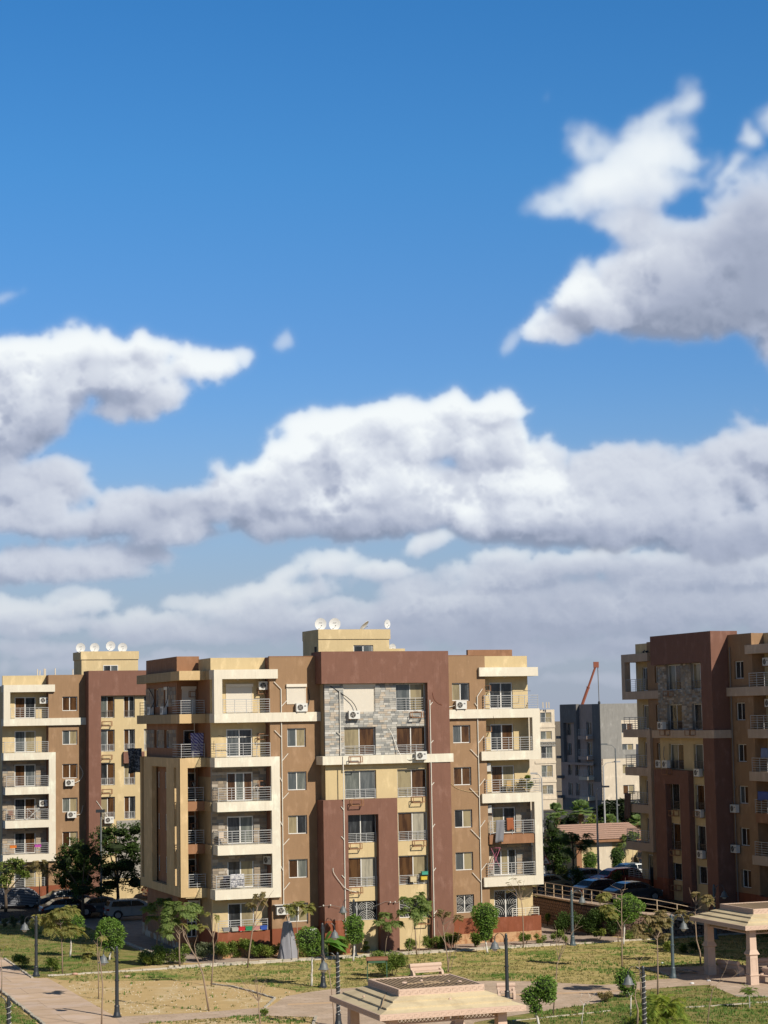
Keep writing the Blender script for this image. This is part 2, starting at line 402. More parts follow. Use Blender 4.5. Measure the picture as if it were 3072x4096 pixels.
# ------------------------------------------------------------------ materials
def mat(name, col, rough=0.8, spec=0.3, metal=0.0, var=0.0, vscale=1.0, bump=0.0, bscale=8.0, streak=0.0, coat=0.0, detail=5, col2=None, objrand=0.0, c2scale=None, c2lo=.45, c2hi=.62, stretch=(1, 1, 1)):
    m = D.materials.new(name); m.use_nodes = True; t = m.node_tree; n = NT(t); b = t.nodes['Principled BSDF']
    b.inputs['Roughness'].default_value = rough; b.inputs['Specular IOR Level'].default_value = spec; b.inputs['Metallic'].default_value = metal
    if coat: b.inputs['Coat Weight'].default_value = coat; b.inputs['Coat Roughness'].default_value = .05
    col = tuple(q * ALB for q in col); col2 = None if col2 is None else tuple(q * ALB for q in col2)
    c = tuple(col) + (1,)
    co = n.new('ShaderNodeTexCoord').outputs['Object']
    if stretch != (1, 1, 1): co = n.v('MULTIPLY', co, stretch)
    if col2 is not None:
        f = n.sm(n.noise(co, c2scale or vscale, 5, .6), c2lo, c2hi)
        c = n.mix(f, c, tuple(col2) + (1,))
    if var:
        f = n.m('ADD', 1.0 - var, n.m('MULTIPLY', n.noise(co, vscale, detail, .6), 2 * var))
        c = n.v('SCALE', c, scale=f)
    if streak:
        st = n.noise(n.v('MULTIPLY', co, (7.5, 7.5, .8)), 1.0, 5, .65)
        st2 = n.noise(n.v('MULTIPLY', co, (.8, .8, .25)), 1.0, 3, .6)
        f = n.m('SUBTRACT', 1.0, n.m('MULTIPLY', n.m('MULTIPLY', n.sm(st, .42, .72), n.sm(st2, .38, .65)), streak))
        c = n.v('SCALE', c, scale=f)
    if objrand:
        rr = n.new('ShaderNodeObjectInfo').outputs['Random']
        c = n.v('SCALE', c, scale=n.m('ADD', 1 - objrand, n.m('MULTIPLY', rr, 2 * objrand)))
    n.put(b.inputs['Base Color'], c)
    if bump:
        bn = n.new('ShaderNodeBump'); bn.inputs['Strength'].default_value = bump; bn.inputs['Distance'].default_value = .03
        n.put(bn.inputs['Height'], n.noise(co, bscale, 6, .65)); n.put(b.inputs['Normal'], bn.outputs[0])
    return m
def stucco(name, col, var=.10, streak=.22, bump=.45):
    # sun bleached and washed patches run down the render
    lighter = tuple(min(.8, c * 1.22 + .02) for c in col)
    return mat(name, col, .88, .2, var=var, vscale=1.3, bump=bump, bscale=14, streak=streak * .75, col2=lighter, c2scale=1.0, c2lo=.50, c2hi=.74, stretch=(1.5, 1.5, .8))
M = {}
M['cream'] = stucco('cream_render', (.70, .64, .525), .06, .20)
M['yellow'] = stucco('yellow_render', (.57, .445, .25), .07, .12)
M['brown'] = stucco('brown_render', (.305, .190, .108), .10, .16)
M['brown2'] = stucco('pinkish_brown_render', (.30, .155, .085), .10, .25)
M['maroon'] = stucco('maroon_render', (.20, .10, .072), .13, .22)
M['red'] = stucco('red_brown_render', (.235, .075, .038), .16, .30)
M['tan'] = stucco('tan_render', (.56, .405, .22), .07, .15)
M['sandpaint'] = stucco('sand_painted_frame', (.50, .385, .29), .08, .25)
M['olive'] = stucco('olive_tan_render', (.37, .285, .17), .08, .25)
M['dkgrey'] = stucco('dark_grey_render', (.18, .172, .165), .12, .2)
M['grey'] = stucco('grey_render', (.27, .26, .24), .16, .35)
M['pale'] = stucco('pale_beige_render', (.62, .53, .41), .06, .15)
M['mauve'] = stucco('mauve_brown_render', (.44, .34, .29), .10, .25)
M['plinth'] = mat('rough_tan_plinth', (.50, .31, .17), .9, .2, var=.22, vscale=3.5, bump=.9, bscale=9, col2=(.36, .18, .09), c2scale=2.2)
M['fadedplinth'] = mat('weathered_stone_plinth', (.42, .22, .11), .9, .2, var=.3, vscale=3, bump=.9, bscale=9, col2=(.60, .50, .38), c2scale=1.3)
M['roof'] = mat('roof_screed', (.30, .27, .23), .9, var=.15, vscale=.7)
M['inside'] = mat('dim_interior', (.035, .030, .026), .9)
M['white'] = mat('white_aluminium', (.70, .68, .64), .45, .5, var=.04, vscale=2)
M['whitepipe'] = mat('white_pvc_pipe', (.70, .66, .58), .5, .4, var=.06, vscale=3)
M['rail'] = mat('grey_painted_rail', (.40, .40, .40), .45, .5, var=.06, vscale=3)
M['raildark'] = mat('dark_painted_rail', (.10, .085, .075), .5, .5, var=.1, vscale=3)
M['rust'] = mat('rusty_angle_iron', (.30, .15, .075), .8, .3, var=.3, vscale=9)
M['shutter'] = mat('cream_roller_shutter', (.70, .64, .54), .55, .4, var=.04, vscale=2)
M['dark'] = mat('black_gap_shade', (.02, .02, .02), .6)  # black standing in for shade under the pavilion slats
M['glass'] = []
for nm, c1, c2 in (('dark_glass', (.018, .020, .022), (.05, .055, .06)), ('brown_curtain_glass', (.10, .050, .022), (.05, .024, .012)), ('tan_curtain_glass', (.30, .25, .15), (.22, .18, .11)),
                   ('grey_green_glass', (.11, .12, .11), (.19, .20, .18)), ('blue_grey_glass', (.075, .085, .088), (.13, .14, .14)), ('pale_curtain_glass', (.36, .33, .26), (.26, .24, .19))):
    g = mat(nm, c1, .12, .28 if 'curtain' in nm or 'green' in nm else .42, var=.15, vscale=1.2, col2=c2, c2scale=1.1, stretch=(3.2, 3.2, .5)); M['glass'].append(g)
M['stone'] = [mat('cladding_stone', c, .8, .3, var=.12, vscale=2.5, bump=.4, bscale=12, objrand=.16) for c in
              ((.37, .36, .33), (.29, .29, .275), (.43, .41, .37), (.45, .385, .31), (.25, .25, .24), (.50, .48, .44))]
M['mortar'] = mat('pale_mortar', (.32, .30, .27), .9, var=.1)
M['stonebrown'] = [mat('brown_cladding_stone', c, .85, .2, var=.12, vscale=2.5, bump=.4, bscale=12, objrand=.2) for c in ((.30, .24, .18), (.23, .19, .15), (.36, .29, .21), (.26, .24, .21))]
M['ac'] = mat('white_ac_casing', (.66, .65, .61), .45, .5, var=.05, vscale=4)
M['acfan'] = mat('ac_fan_dark', (.05, .045, .04), .5)
M['dish'] = mat('satellite_dish_white', (.72, .72, .70), .4, .5, var=.04, vscale=2)
M['ink'] = mat('grey_print', (.18, .18, .19), .6)
M['cable'] = mat('grey_cable', (.22, .21, .20), .6)
M['black'] = mat('black_cable', (.025, .025, .025), .6)
# ------------------------------------------------------------------ parts of buildings
rnd = random.Random(11)
LEFTFACE = Matrix.Rotation(-pi / 2, 4, 'Z')       # canonical front (-y) turned to face -x
def gm(i): return M['glass'][i]
PAN = {'d': 0, 'b': 1, 't': 2, 'g': 3, 'u': 4, 'p': 5}
def window(par, x0, x1, z0, z1, y, panes='dt', xf=None, name='window', fr=.055, mat_=None, grille=False, split=None):
    """sliding window: frame part with one child pane per sash; y is the plane of the frame"""
    xf = xf or Matrix(); b = MB(); n = len(panes)
    b.box(x0, x1, y, y + .07, z0, z0 + fr); b.box(x0, x1, y, y + .07, z1 - fr, z1); b.box(x0, x0 + fr, y, y + .07, z0 + fr, z1 - fr); b.box(x1 - fr, x1, y, y + .07, z0 + fr, z1 - fr)
    xs = [x0 + fr + (x1 - x0 - 2 * fr) * i / n for i in range(n + 1)]
    for x in xs[1:-1]: b.box(x - fr * .6, x + fr * .6, y + .004, y + .06, z0 + fr, z1 - fr)
    if split: b.box(x0 + fr, x1 - fr, y + .008, y + .055, split - .03, split + .03)
    f = b.build(name, mat_ or M['white'], par, xf)
    for i, p in enumerate(panes):
        q = MB(); dy = .018 if i % 2 else .034
        q.box(xs[i] + (.001), xs[i + 1] - .001, y + dy, y + dy + .012, z0 + fr - .01, z1 - fr + .01)
        q.build('pane', gm(PAN[p]), f)
    if grille:                                     # fan pattern ironwork over ground floor openings
        g = MB()
        for i in range(n):
            a, c = xs[i] + .02, xs[i + 1] - .02; w = c - a
            cen = a if i % 2 == 0 else c
            zz = z0 + .05
            while zz < z1 - .1:
                for rr in (.25, .42, .60, .78, .96):
                    pts = []
                    for s_ in range(9):
                        t = pi / 2 * s_ / 8; px = cen + (1 if i % 2 == 0 else -1) * rr * w * cos(t); pz = zz + rr * w * .9 * sin(t)
                        if a <= px <= c and pz < z1 - .05: pts.append((px, y - .03, pz))
                    if len(pts) > 1: g.tube(pts, .011, 3, False)
                zz += w * .95
        g.build('grille', M['white'], f)
    return f
def shutter(par, x0, x1, z0, z1, y, xf=None, m_='shutter'):
    b = MB(); zz = z0; 
    while zz < z1 - .20:
        b.box(x0 + .05, x1 - .05, y + .012, y + .03, zz, zz + .048); zz += .055
    b.box(x0 + .05, x1 - .05, y + .03, y + .05, z0, z1 - .15)
    b.box(x0, x0 + .05, y - .01, y + .05, z0, z1 - .2); b.box(x1 - .05, x1, y - .01, y + .05, z0, z1 - .2); b.box(x0 - .04, x1 + .04, y - .12, y + .05, z1 - .20, z1)
    return b.build('roller_shutter', M[m_], par, xf or Matrix())
def railing(par, x0, x1, y, z0, h=.92, n=5, posts=3, xf=None, side=(0, 0), mt='rail', r=.016, name='railing'):
    """horizontal bar railing along x with optional returns (metres back) at either end"""
    b = MB()
    for i in range(n + 1):
        z = z0 + .12 + (h - .12) * i / n; rr = r * (1.35 if i == n else .8)
        b.box(x0, x1, y - rr, y + rr, z - rr, z + rr)
        if side[0]: b.box(x0 - rr, x0 + rr, y + rr, y + side[0], z - rr, z + rr)
        if side[1]: b.box(x1 - rr, x1 + rr, y + rr, y + side[1], z - rr, z + rr)
    for i in range(posts):
        x = x0 + .03 + (x1 - x0 - .06) * i / max(1, posts - 1)
        b.box(x - r, x + r, y - r * 1.02, y + r * 1.02, z0, z0 + h)
    return b.build(name, M[mt], par, xf or Matrix())
def sill_guard(par, x0, x1, y, z0, xf=None, mt='rail', h=.66, n=5):
    return railing(par, x0, x1, y, z0, h, n, 4, xf, name='window_guard', mt=mt, r=.014)
FRAMEC = {'cream': 'cream'}                       # the paint of the frames, set per block
def slab(par, x0, x1, y0, y1, z0, z1, m_='cream', name='balcony_slab', xf=None):
    m_ = FRAMEC.get(m_, m_)
    return MB().box(x0, x1, y0, y1, z0, z1).build(name, M[m_], par, xf or Matrix())
def stones(par, rects, holes, y, mats, sw=(.26, .46), sh=.15, individual=True, xf=None, name='stone', proud=.03):
    """coursed cladding: each stone a block of its own, the biggest 300 as parts and the rest joined"""
    R = random.Random(3); L = []
    for (x0, x1, z0, z1) in rects:
        nr = max(1, round((z1 - z0) / sh)); hh = (z1 - z0) / nr
        for j in range(nr):
            za, zb = z0 + j * hh, z0 + (j + 1) * hh; zc = (za + zb) / 2
            cuts = sorted([h for h in holes if h[2] < zc < h[3] and h[1] > x0 and h[0] < x1]); segs = []; x = x0
            for h in cuts:
                if h[0] - x > .05: segs.append((x, h[0]))
                x = max(x, h[1])
            if x1 - x > .05: segs.append((x, x1))
            for a, c in segs:
                x = a
                while x < c - .01:
                    w = R.uniform(*sw)
                    if c - (x + w) < sw[0] * .5: w = c - x
                    L.append((x + .006, min(x + w, c) - .006, za + .006, zb - .006)); x += w
    L.sort(key=lambda q: -(q[1] - q[0]) * (q[3] - q[2]))
    cut = 300 if individual else 0
    units = []
    for m_ in mats:
        u = MB().box(-.5, .5, 0, 1, -.5, .5); me = u.mesh('stone', m_); units.append(me)
    for q in L[:cut]:
        o = link(name, R.choice(units), par)
        d = R.uniform(.02, .02 + proud)
        mm = Matrix.Translation(((q[0] + q[1]) / 2, y - d, (q[2] + q[3]) / 2)) @ Matrix.Diagonal((q[1] - q[0], d + .01, q[3] - q[2], 1))
        o.matrix_local = (xf @ mm) if xf else mm
    if L[cut:]:
        b = MB()
        for q in L[cut:]:
            b.cur = R.randrange(len(mats)); d = R.uniform(.02, .02 + proud); b.box(q[0], q[1], y - d, y + .01, q[2], q[3])
        b.build('cladding_stones', mats, par, xf or Matrix(), kind='stuff')
def cage(par, x, z, y, xf=None, w=.85):
    """empty angle-iron bracket left for an air conditioner"""
    b = MB(); r = .02; d = .42; h = .38
    for xx in (x, x + w):
        b.box(xx - r, xx + r, y - d, y, z - r, z + r); b.box(xx - r, xx + r, y - 2 * r, y, z + r, z + h); b.box(xx - r, xx + r, y - d, y - d + 2 * r, z + r, z + h)
    for zz in (z, z + h):
        b.box(x + r, x + w - r, y - d, y - d + 2 * r, zz - r, zz + r); b.box(x + r, x + w - r, y - 2 * r, y, zz - r, zz + r)
    return b.build('iron_bracket', M['rust'], par, xf or Matrix())
def pipe_run(par, x, z0, z1, y, branches=(), xf=None, mt='whitepipe'):
    b = MB(); b.tube([(x, y, z0), (x, y, z1)], .035, 6)
    for zb, dx, dz in branches:
        b.tube([(x, y, zb), (x + dx, y, zb + dz)], .03, 5)
    return b.build('drain_pipe', M[mt], par, xf or Matrix())
# one air conditioner, copied wherever one hangs
def make_ac():
    t = thing('air_conditioner', None, None)
    MB().box(-.40, .40, 0, .30, 0, .56).build('casing', M['ac'], t)
    g = MB()
    for i in range(24):
        a = 2 * pi * i / 24; a2 = 2 * pi * (i + 1) / 24
        for r0, r1 in ((.205, .22),):
            g.quad((-.12 + r0 * cos(a), -.012, .28 + r0 * sin(a)), (-.12 + r0 * cos(a2), -.012, .28 + r0 * sin(a2)), (-.12 + r1 * cos(a2), -.012, .28 + r1 * sin(a2)), (-.12 + r1 * cos(a), -.012, .28 + r1 * sin(a)))
    g.build('fan_grille', M['ac'], t)
    f = MB(); f.add([(-.12 + .205 * cos(2 * pi * i / 20), -.004, .28 + .205 * sin(2 * pi * i / 20)) for i in range(20)], [tuple(range(20))]); f.build('fan_opening', M['acfan'], t)
    k_ = MB()
    for i in range(4):
        a = i * pi / 2 + .4; k_.quad((-.12, -.008, .28), (-.12 + .06 * cos(a - 1), -.008, .28 + .06 * sin(a - 1)), (-.12 + .19 * cos(a), -.008, .28 + .19 * sin(a)), (-.12 + .16 * cos(a + .4), -.008, .28 + .16 * sin(a + .4)))
    k_.build('fan_blade', mat('grey_fan_blade', (.22, .20, .18), .5), t)
    MB().box(.16, .30, -.006, 0, .33, .42).build('badge', M['ink'], t)
    b = MB()
    for x in (-.3, .3): MB().box(x - .02, x + .02, -.02, .42, -.05, 0).build('mounting_foot', M['rust'], t)
    return t
AC0 = make_ac(); ac_used = [False]
def ac(bobj, x, y, z, label, rz=0.0, group='outdoor air conditioner units', pipe=None, pm='whitepipe'):
    """hang a unit at building coordinates; pipe: list of building points of its hose"""
    o = AC0 if not ac_used[0] else copy_tree(AC0)
    ac_used[0] = True
    o.matrix_world = bobj['_m'] @ TR(x, y, z, rz) if False else BM[bobj.name] @ TR(x, y, z, rz)
    tag(o, label, 'air conditioner', group)
    if pipe:
        inv = TR(x, y, z, rz).inverted()
        b = MB(); pts = [inv @ Vector(p) for p in pipe]
        sm_ = []
        for i in range(len(pts) - 1):
            for s_ in range(4):
                t = s_ / 4; p0 = pts[max(i - 1, 0)]; p1 = pts[i]; p2 = pts[i + 1]; p3 = pts[min(i + 2, len(pts) - 1)]
                sm_.append(.5 * ((2 * p1) + (p2 - p0) * t + (2 * p0 - 5 * p1 + 4 * p2 - p3) * t * t + (3 * p1 - p0 - 3 * p2 + p3) * t ** 3))
        sm_.append(pts[-1])
        b.tube(sm_, .028, 5).build('hose', M[pm], o)
    return o
BM = {}
def dish(bobj, x, y, z, r, label, yaw=0, tilt=.25, group='satellite dishes on the roofs'):
    m_ = BM[bobj.name] @ TR(x, y, z, yaw)
    t = thing('satellite_dish', label, 'satellite dish', group=group); t.matrix_world = m_
    b = MB(); prof = [(r * i / 5, .16 * r * (i / 5) ** 2) for i in range(6)]
    b.lathe([(max(.01, q), h) for q, h in prof], 24); b.lathe([(r, .16 * r), (r, .16 * r - .02), (.01, -.02)], 24)
    rot = Matrix.Translation((0, 0, r * .92)) @ Matrix.Rotation(pi / 2 + tilt, 4, 'X')
    b.build('reflector', M['dish'], t, rot, smooth=True)
    p = MB(); p.tube([(0, .1, 0), (0, .12, r * .92)], .025, 6); p.tube([(0, .05, r * .2), (0, -r * .62, r * .62)], .012, 4); p.build('mast', M['rail'], t)
    MB().box(-.04, .04, -r * .66, -r * .58, r * .58, r * .68).build('receiver', M['acfan'], t)
    k_ = MB()
    for i in range(7):
        xx = -.14 * r * 2 + i * .088 * r; k_.box(xx, xx + .05 * r, .0, .004, .0, .055 * r + .02 * r * (i % 3))
    k_.build('printed_logo', M['ink'], t, TR(0, -.035 - .02, r * 1.1))
    return t
ZT = [3.40, 6.34, 9.30, 12.26, 15.21, 18.18]      # window heads, floors 0..5
ZB = [2.10, 4.35, 7.33, 10.32, 13.28, 16.24]      # guarded window sills
SB = [(3.87, 4.52), (6.81, 7.46), (9.70, 10.35), (12.69, 13.32), (15.67, 16.30), (18.62, 19.25)]   # slab bottoms and tops above floors 0..5
FY, WY, BY = 1.15, 1.40, 2.40                      # frame plane, wing wall plane, balcony back wall plane (tower face is 0)

def tower(par, P1, P2, variant='main'):
    """central projecting bay: cap, recessed stone or yellow field, cream band, L shaped maroon frame, windows"""
    cap = MB(); cap.box(-4.76, 4.60, 0, 2.2, 18.20, 20.40); cap.build('tower_cap', M['maroon'], par)
    RX = 3.0
    MB().box(RX, 4.60, 0, 2.2, 13.27, 18.199).build('tower_pier', M['maroon'], par)
    MB().box(RX, 4.60, 0, 2.2, 0, 12.689).build('tower_pier', M['maroon'], par)
    MB().box(-4.78, 4.80, -.08, 1.39, 12.69, 13.27).build('cream_band', M[FRAMEC['cream']], par)
    hl = [(-3.05, -.76, ZB[i], ZT[i]) for i in range(6)]; hr = [(.79, 2.999, ZB[i], ZT[i]) for i in range(6)]
    y1 = .42
    # stone field, top two floors
    b = MB(); b.wall(-4.44, RX, 13.27, 18.199, y1, [hl[5], hl[4], hr[5], hr[4]], .25); b.build('stone_backing', M['mortar'], par)
    stones(par, [(-4.44, RX - .01, 13.28, 18.19)], [hl[5], hl[4], hr[5], hr[4]], y1, M['stone'] if variant == 'main' else M['stonebrown'] + [M['stone'][3], M['stone'][1]])
    # fourth level from the ground: yellow across, below it the maroon L frame
    b = MB(); b.wall(-4.44, RX, 10.31, 12.689, y1, [hl[3], hr[3]], .25); b.build('yellow_wall', M['yellow'], par)
    b = MB(); b.wall(.60, RX, 0, 10.309, y1 + .02, hr[:3], .25); b.build('yellow_wall', M['yellow'], par)
    b = MB(); b.wall(-3.0, -.80, 0, 9.26, y1 + .02, hl[:3], .25); b.build('yellow_wall', M['yellow'], par)
    MB().box(-4.76, -3.0, 0, 2.2, 2.23, 9.26).build('frame_pier', M['maroon'], par)
    MB().box(-4.765, -2.998, -.01, 2.2, 0, 2.229).build('frame_pier_base', M['red'], par)
    MB().box(-.80, .60, 0, .9, 0, 9.26).build('frame_pier', M['maroon'], par)
    MB().box(-4.76, .60, 0, 2.2, 9.261, 10.305).build('frame_lintel', M['maroon'], par)
    # flanks of the recessed field and the body behind
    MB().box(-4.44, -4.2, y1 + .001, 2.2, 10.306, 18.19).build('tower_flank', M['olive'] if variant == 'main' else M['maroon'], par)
    for i in range(6):
        for side, h in ((0, hl[i]), (1, hr[i])):
            yy = y1 + .17; p = (P1 if side == 0 else P2)[i]
            if p == 'S':
                shutter(par, h[0], h[1], h[2] - .02, h[3], y1 + .06); continue
            if i == 0: window(par, h[0] + .02, h[1] - .02, h[2] + .01, h[3] - .01, yy, p, grille=(variant == 'main'), mat_=M['rail'] if side == 0 and variant == 'main' else None)
            else:
                window(par, h[0] + .02, h[1] - .02, h[2] + .02, h[3] - .02, yy, p)
                sill_guard(par, h[0] + .03, h[1] - .03, y1 + .03, h[2] - .04, mt='rail' if variant == 'main' else 'raildark', h=.95 if (i == 5 and side == 1 and variant == 'main') else .68)

def wing(par, sgn, doors, wins, stoney, variant='main', acs=()):
    """side wing: narrow window column in a brown wall, balcony bay with cream frame members"""
    s = sgn
    def X(a, b_): return (min(s * a, s * b_), max(s * a, s * b_))
    wx = (-6.82, -5.48) if s < 0 else (5.40, 6.73)
    hs = [(wx[0], wx[1], ZT[i] - 1.27, ZT[i]) for i in range(6)]
    e0, e1 = (-8.05, -4.44) if s < 0 else (4.60, 7.94)
    b = MB(); b.wall(e0, e1, 1.76, 20.10, WY, hs, .25); b.build('brown_wall', M['brown'], par)
    MB().box(e0 - .004, e1 + .004, WY - .012, WY + .25, .68, 1.757).build('red_base', M['red'], par)
    MB().box(e0, e1, WY - .05, WY + .24, 0, .678).build('plinth', M['plinth'], par)
    for i in range(6):
        if wins[i] == 'S': shutter(par, hs[i][0] - .02, hs[i][1] + .02, hs[i][2] - .05, hs[i][3] + .05, WY - .05)
        else: window(par, hs[i][0] + .01, hs[i][1] - .01, hs[i][2] + .01, hs[i][3] - .01, WY + .14, wins[i], grille=(i == 0 and variant == 'main' and s > 0))
    # return between the brown wall and the balcony recess
    r0, r1 = (-8.049, -7.85) if s < 0 else (7.74, 7.939)
    MB().box(r0, r1, WY + .251, BY + .2, .68, 20.09).build('recess_return', M['maroon'] if s < 0 else M['brown'], par)
    # balcony back wall
    o0, o1 = X(8.06 if s < 0 else 7.945, 11.93 if s < 0 else 11.68)
    dx0, dx1 = (-10.86, -9.00) if s < 0 else (8.69, 10.49)
    dh = [(dx0, dx1, SB[i - 1][1] + .02 if i else .95, ZT[i] + (.02 if i else .1)) for i in range(6)]
    for i in range(6):
        za = SB[i - 1][1] - .4 if i else .68; zb = SB[i][1] - .4 if i < 5 else 20.09
        if i == 1: za = SB[0][1] - .4
        st = i in stoney
        MB().wall(o0, o1, za, zb, BY, [dh[i]], .22).build('balcony_wall', M['mortar'] if st else M['yellow'], par)
        if st: stones(par, [(o0 + .01, o1 - .01, za + .4, zb - .4)], [dh[i]], BY, M['stonebrown'] if variant != 'main' or s > 0 else M['stonebrown'] + [M['stone'][3]], sw=(.25, .5), sh=.2, individual=False)
        dcode = doors[i]
        if dcode == 'S': shutter(par, dh[i][0], dh[i][1], dh[i][2], dh[i][3] + .1, BY - .03)
        else: window(par, dh[i][0] + .01, dh[i][1] - .01, dh[i][2], dh[i][3] - .01, BY + .08, dcode, name='balcony_door', fr=.07, grille=(i == 0 and s > 0 and variant == 'main'))
    # ground terrace wall
    t0, t1 = X(8.3 if s < 0 else 7.94, 11.95 if s < 0 else 11.73)
    MB().box(t0, t1, FY, FY + .15, .68, 1.72).build('terrace_wall', M['red'], par)
    MB().box(t0 + .003, t1 - .003, FY - .03, FY + .15, 0, .678).build('plinth', M['plinth'], par)
    if s > 0:
        MB().box(t1 - .15, t1, FY + .151, 8, .68, 1.715).build('terrace_wall', M['red'], par); MB().box(t1 - .15, t1 + .03, FY + .152, 8, 0, .677).build('plinth', M['plinth'], par)
        railing(par, t1 - 2.2, t1 - .1, FY + .1, 1.72, .55, 3, 3, mt='whitepipe', side=(0, 2.5))
    else:
        railing(par, t0 + .05, t1 - .1, FY + .07, 1.72, .75, 4, 5)
        MB().box(t0, t0 + .15, FY + .151, 6.5, .68, 1.715).build('terrace_wall', M['red'], par)
def frame_left(par):
    """cream members of the left balcony stack: high frame closed on the outside, low frame closed on the inside"""
    e = 4.0
    slab(par, -12.03, -7.52, FY, BY, *SB[5]); slab(par, -12.03, -11.46, FY, FY + .5, SB[4][1] + .001, SB[5][0] - .001, name='frame_column')
    slab(par, -12.03, -8.06, FY, BY, *SB[4]); slab(par, -8.059, -4.47, FY, WY - .001, *SB[4], name='cream_band')
    slab(par, -12.03, -7.46, FY, BY, *SB[3]) if False else None
    slab(par, -12.03, -8.06, FY, BY, *SB[3]); slab(par, -8.059, -7.46, FY, WY - .001, 3.87, SB[3][1], name='frame_column')
    slab(par, -11.87, -8.06, FY, BY, *SB[2]); slab(par, -11.87, -8.06, FY, BY, *SB[1]); slab(par, -12.07, -8.06, FY, BY, *SB[0])
    for i, (x0, sd, mt) in {4: (-11.44, (0, 0), 'rail'), 3: (-11.95, (1.2, 0), 'rail'), 2: (-11.8, (1.2, 0), 'rail'), 1: (-11.8, (1.2, 0), 'rail'), 0: (-12.0, (1.2, 0), 'rail')}.items():
        railing(par, x0, -8.08, FY + .06, SB[i][1], .93, 5, 5, side=sd, mt=mt)
def frame_right(par, peel=False):
    slab(par, 7.40, 11.97, FY, BY, *SB[5])
    slab(par, 4.62, 7.94, FY, WY - .001, *SB[4], name='cream_band'); slab(par, 7.941, 12.0, FY, BY, *SB[4])
    slab(par, 11.43, 12.0, FY, FY + .5, SB[3][1] + .001, SB[4][0] - .001, name='frame_column')
    slab(par, 7.45, 12.0, FY, BY, *SB[3]); slab(par, 7.43, 12.0, FY, BY, *SB[2])
    slab(par, 11.43, 12.0, FY, FY + .5, SB[0][1] + .001, SB[2][0] - .001, name='frame_column')
    slab(par, 7.95, 11.42, FY + .1, BY, *SB[1], m_='brown2'); slab(par, 7.43, 12.0, FY, BY, *SB[0])
    for i, x0, x1, sd in ((4, 7.75, 11.95, (1.2, 1.2)), (3, 7.75, 11.40, (1.2, 0)), (2, 7.75, 11.95, (1.2, 1.2)), (1, 7.98, 11.40, (0, 0)), (0, 7.75, 11.40, (1.2, 0))):
        railing(par, x0, x1, FY + .06, SB[i][1], .95, 5, 5, side=sd)
def body(par, x0=-11.7, x1=11.65, y0=2.7, y1=15.2, side='yellow'):
    MB().box(x0, x1, y0, y1, 0, 19.2).build('body', M[side], par)
    MB().box(-7.8, 7.7, 1.7, y0 - .001, 0, 19.19).build('body_core', M['inside'], par)
    MB().box(x0 + .3, x1 - .3, 3.0, y1 - .3, 19.201, 19.25).build('roof', M['roof'], par)
# ------------------------------------------------------------------ the apartment blocks
ROTF = TH; ROTS = TH - pi / 2
def block(name, label, u, v, z, rot):
    p = W(u, v, z); t = thing(name, label, 'apartment building', p, rot, 'five storey apartment blocks of the estate')
    BM[t.name] = TR(p.x, p.y, p.z, rot); return t
NB = 'apartment_building'

# --- the middle block
mb = block(NB, 'sunlit brown and cream apartment block in the middle with grey stone on its tower', 0, 0, 0, ROTF)
tower(mb, ['ddd', 'bp', 'dd', 'gu', 'tb', 'S'], ['dd', 'bt', 'bp', 'tb', 'bb', 'ut'])
wing(mb, -1, ['dt', 'dt', 'dg', 'bgb', 'ud', 'S'], ['gt', 'bg', 'td', 'ug', 'ut', 'S'], (1, 2, 3))
wing(mb, 1, ['dd', 'dtd', 'td', 'bt', 'db', 'dd'], ['dd', 'ut', 'dt', 'bb', 'ub', 'td'], (1, 2))
frame_left(mb); frame_right(mb); body(mb)
# parapets over the brown walls, seen as a thin coping
for x0, x1 in ((-8.05, -4.765), (4.605, 7.94)): slab(mb, x0, x1, WY - .02, WY + .27, 20.101, 20.15, 'brown2', 'coping')
# penthouse with its lipped roof
MB().wall(-3.64, 1.68, 19.2, 21.41, 4.0, [(-1.02, .46, 20.0, 20.98)], .2).build('penthouse_wall', M['yellow'], mb)
MB().box(-3.64, 1.68, 4.201, 7.6, 19.2, 21.41).build('penthouse_body', M['yellow'], mb)
MB().box(-3.66, 1.76, 3.93, 7.65, 21.411, 22.10).build('penthouse_parapet', M['yellow'], mb)
window(mb, -1.0, .44, 20.02, 20.96, 4.09, 'du'); MB().box(-3.655, -3.60, 4.4, 4.9, 19.9, 20.9).build('penthouse_opening', M['inside'], mb)
MB().box(1.9, 3.25, 5, 7.6, 19.2, 20.76).build('stair_head', M['yellow'], mb)
MB().box(7.9, 11.4, 4.4, 4.7, 19.25, 20.62).build('rear_parapet', M['brown2'], mb)
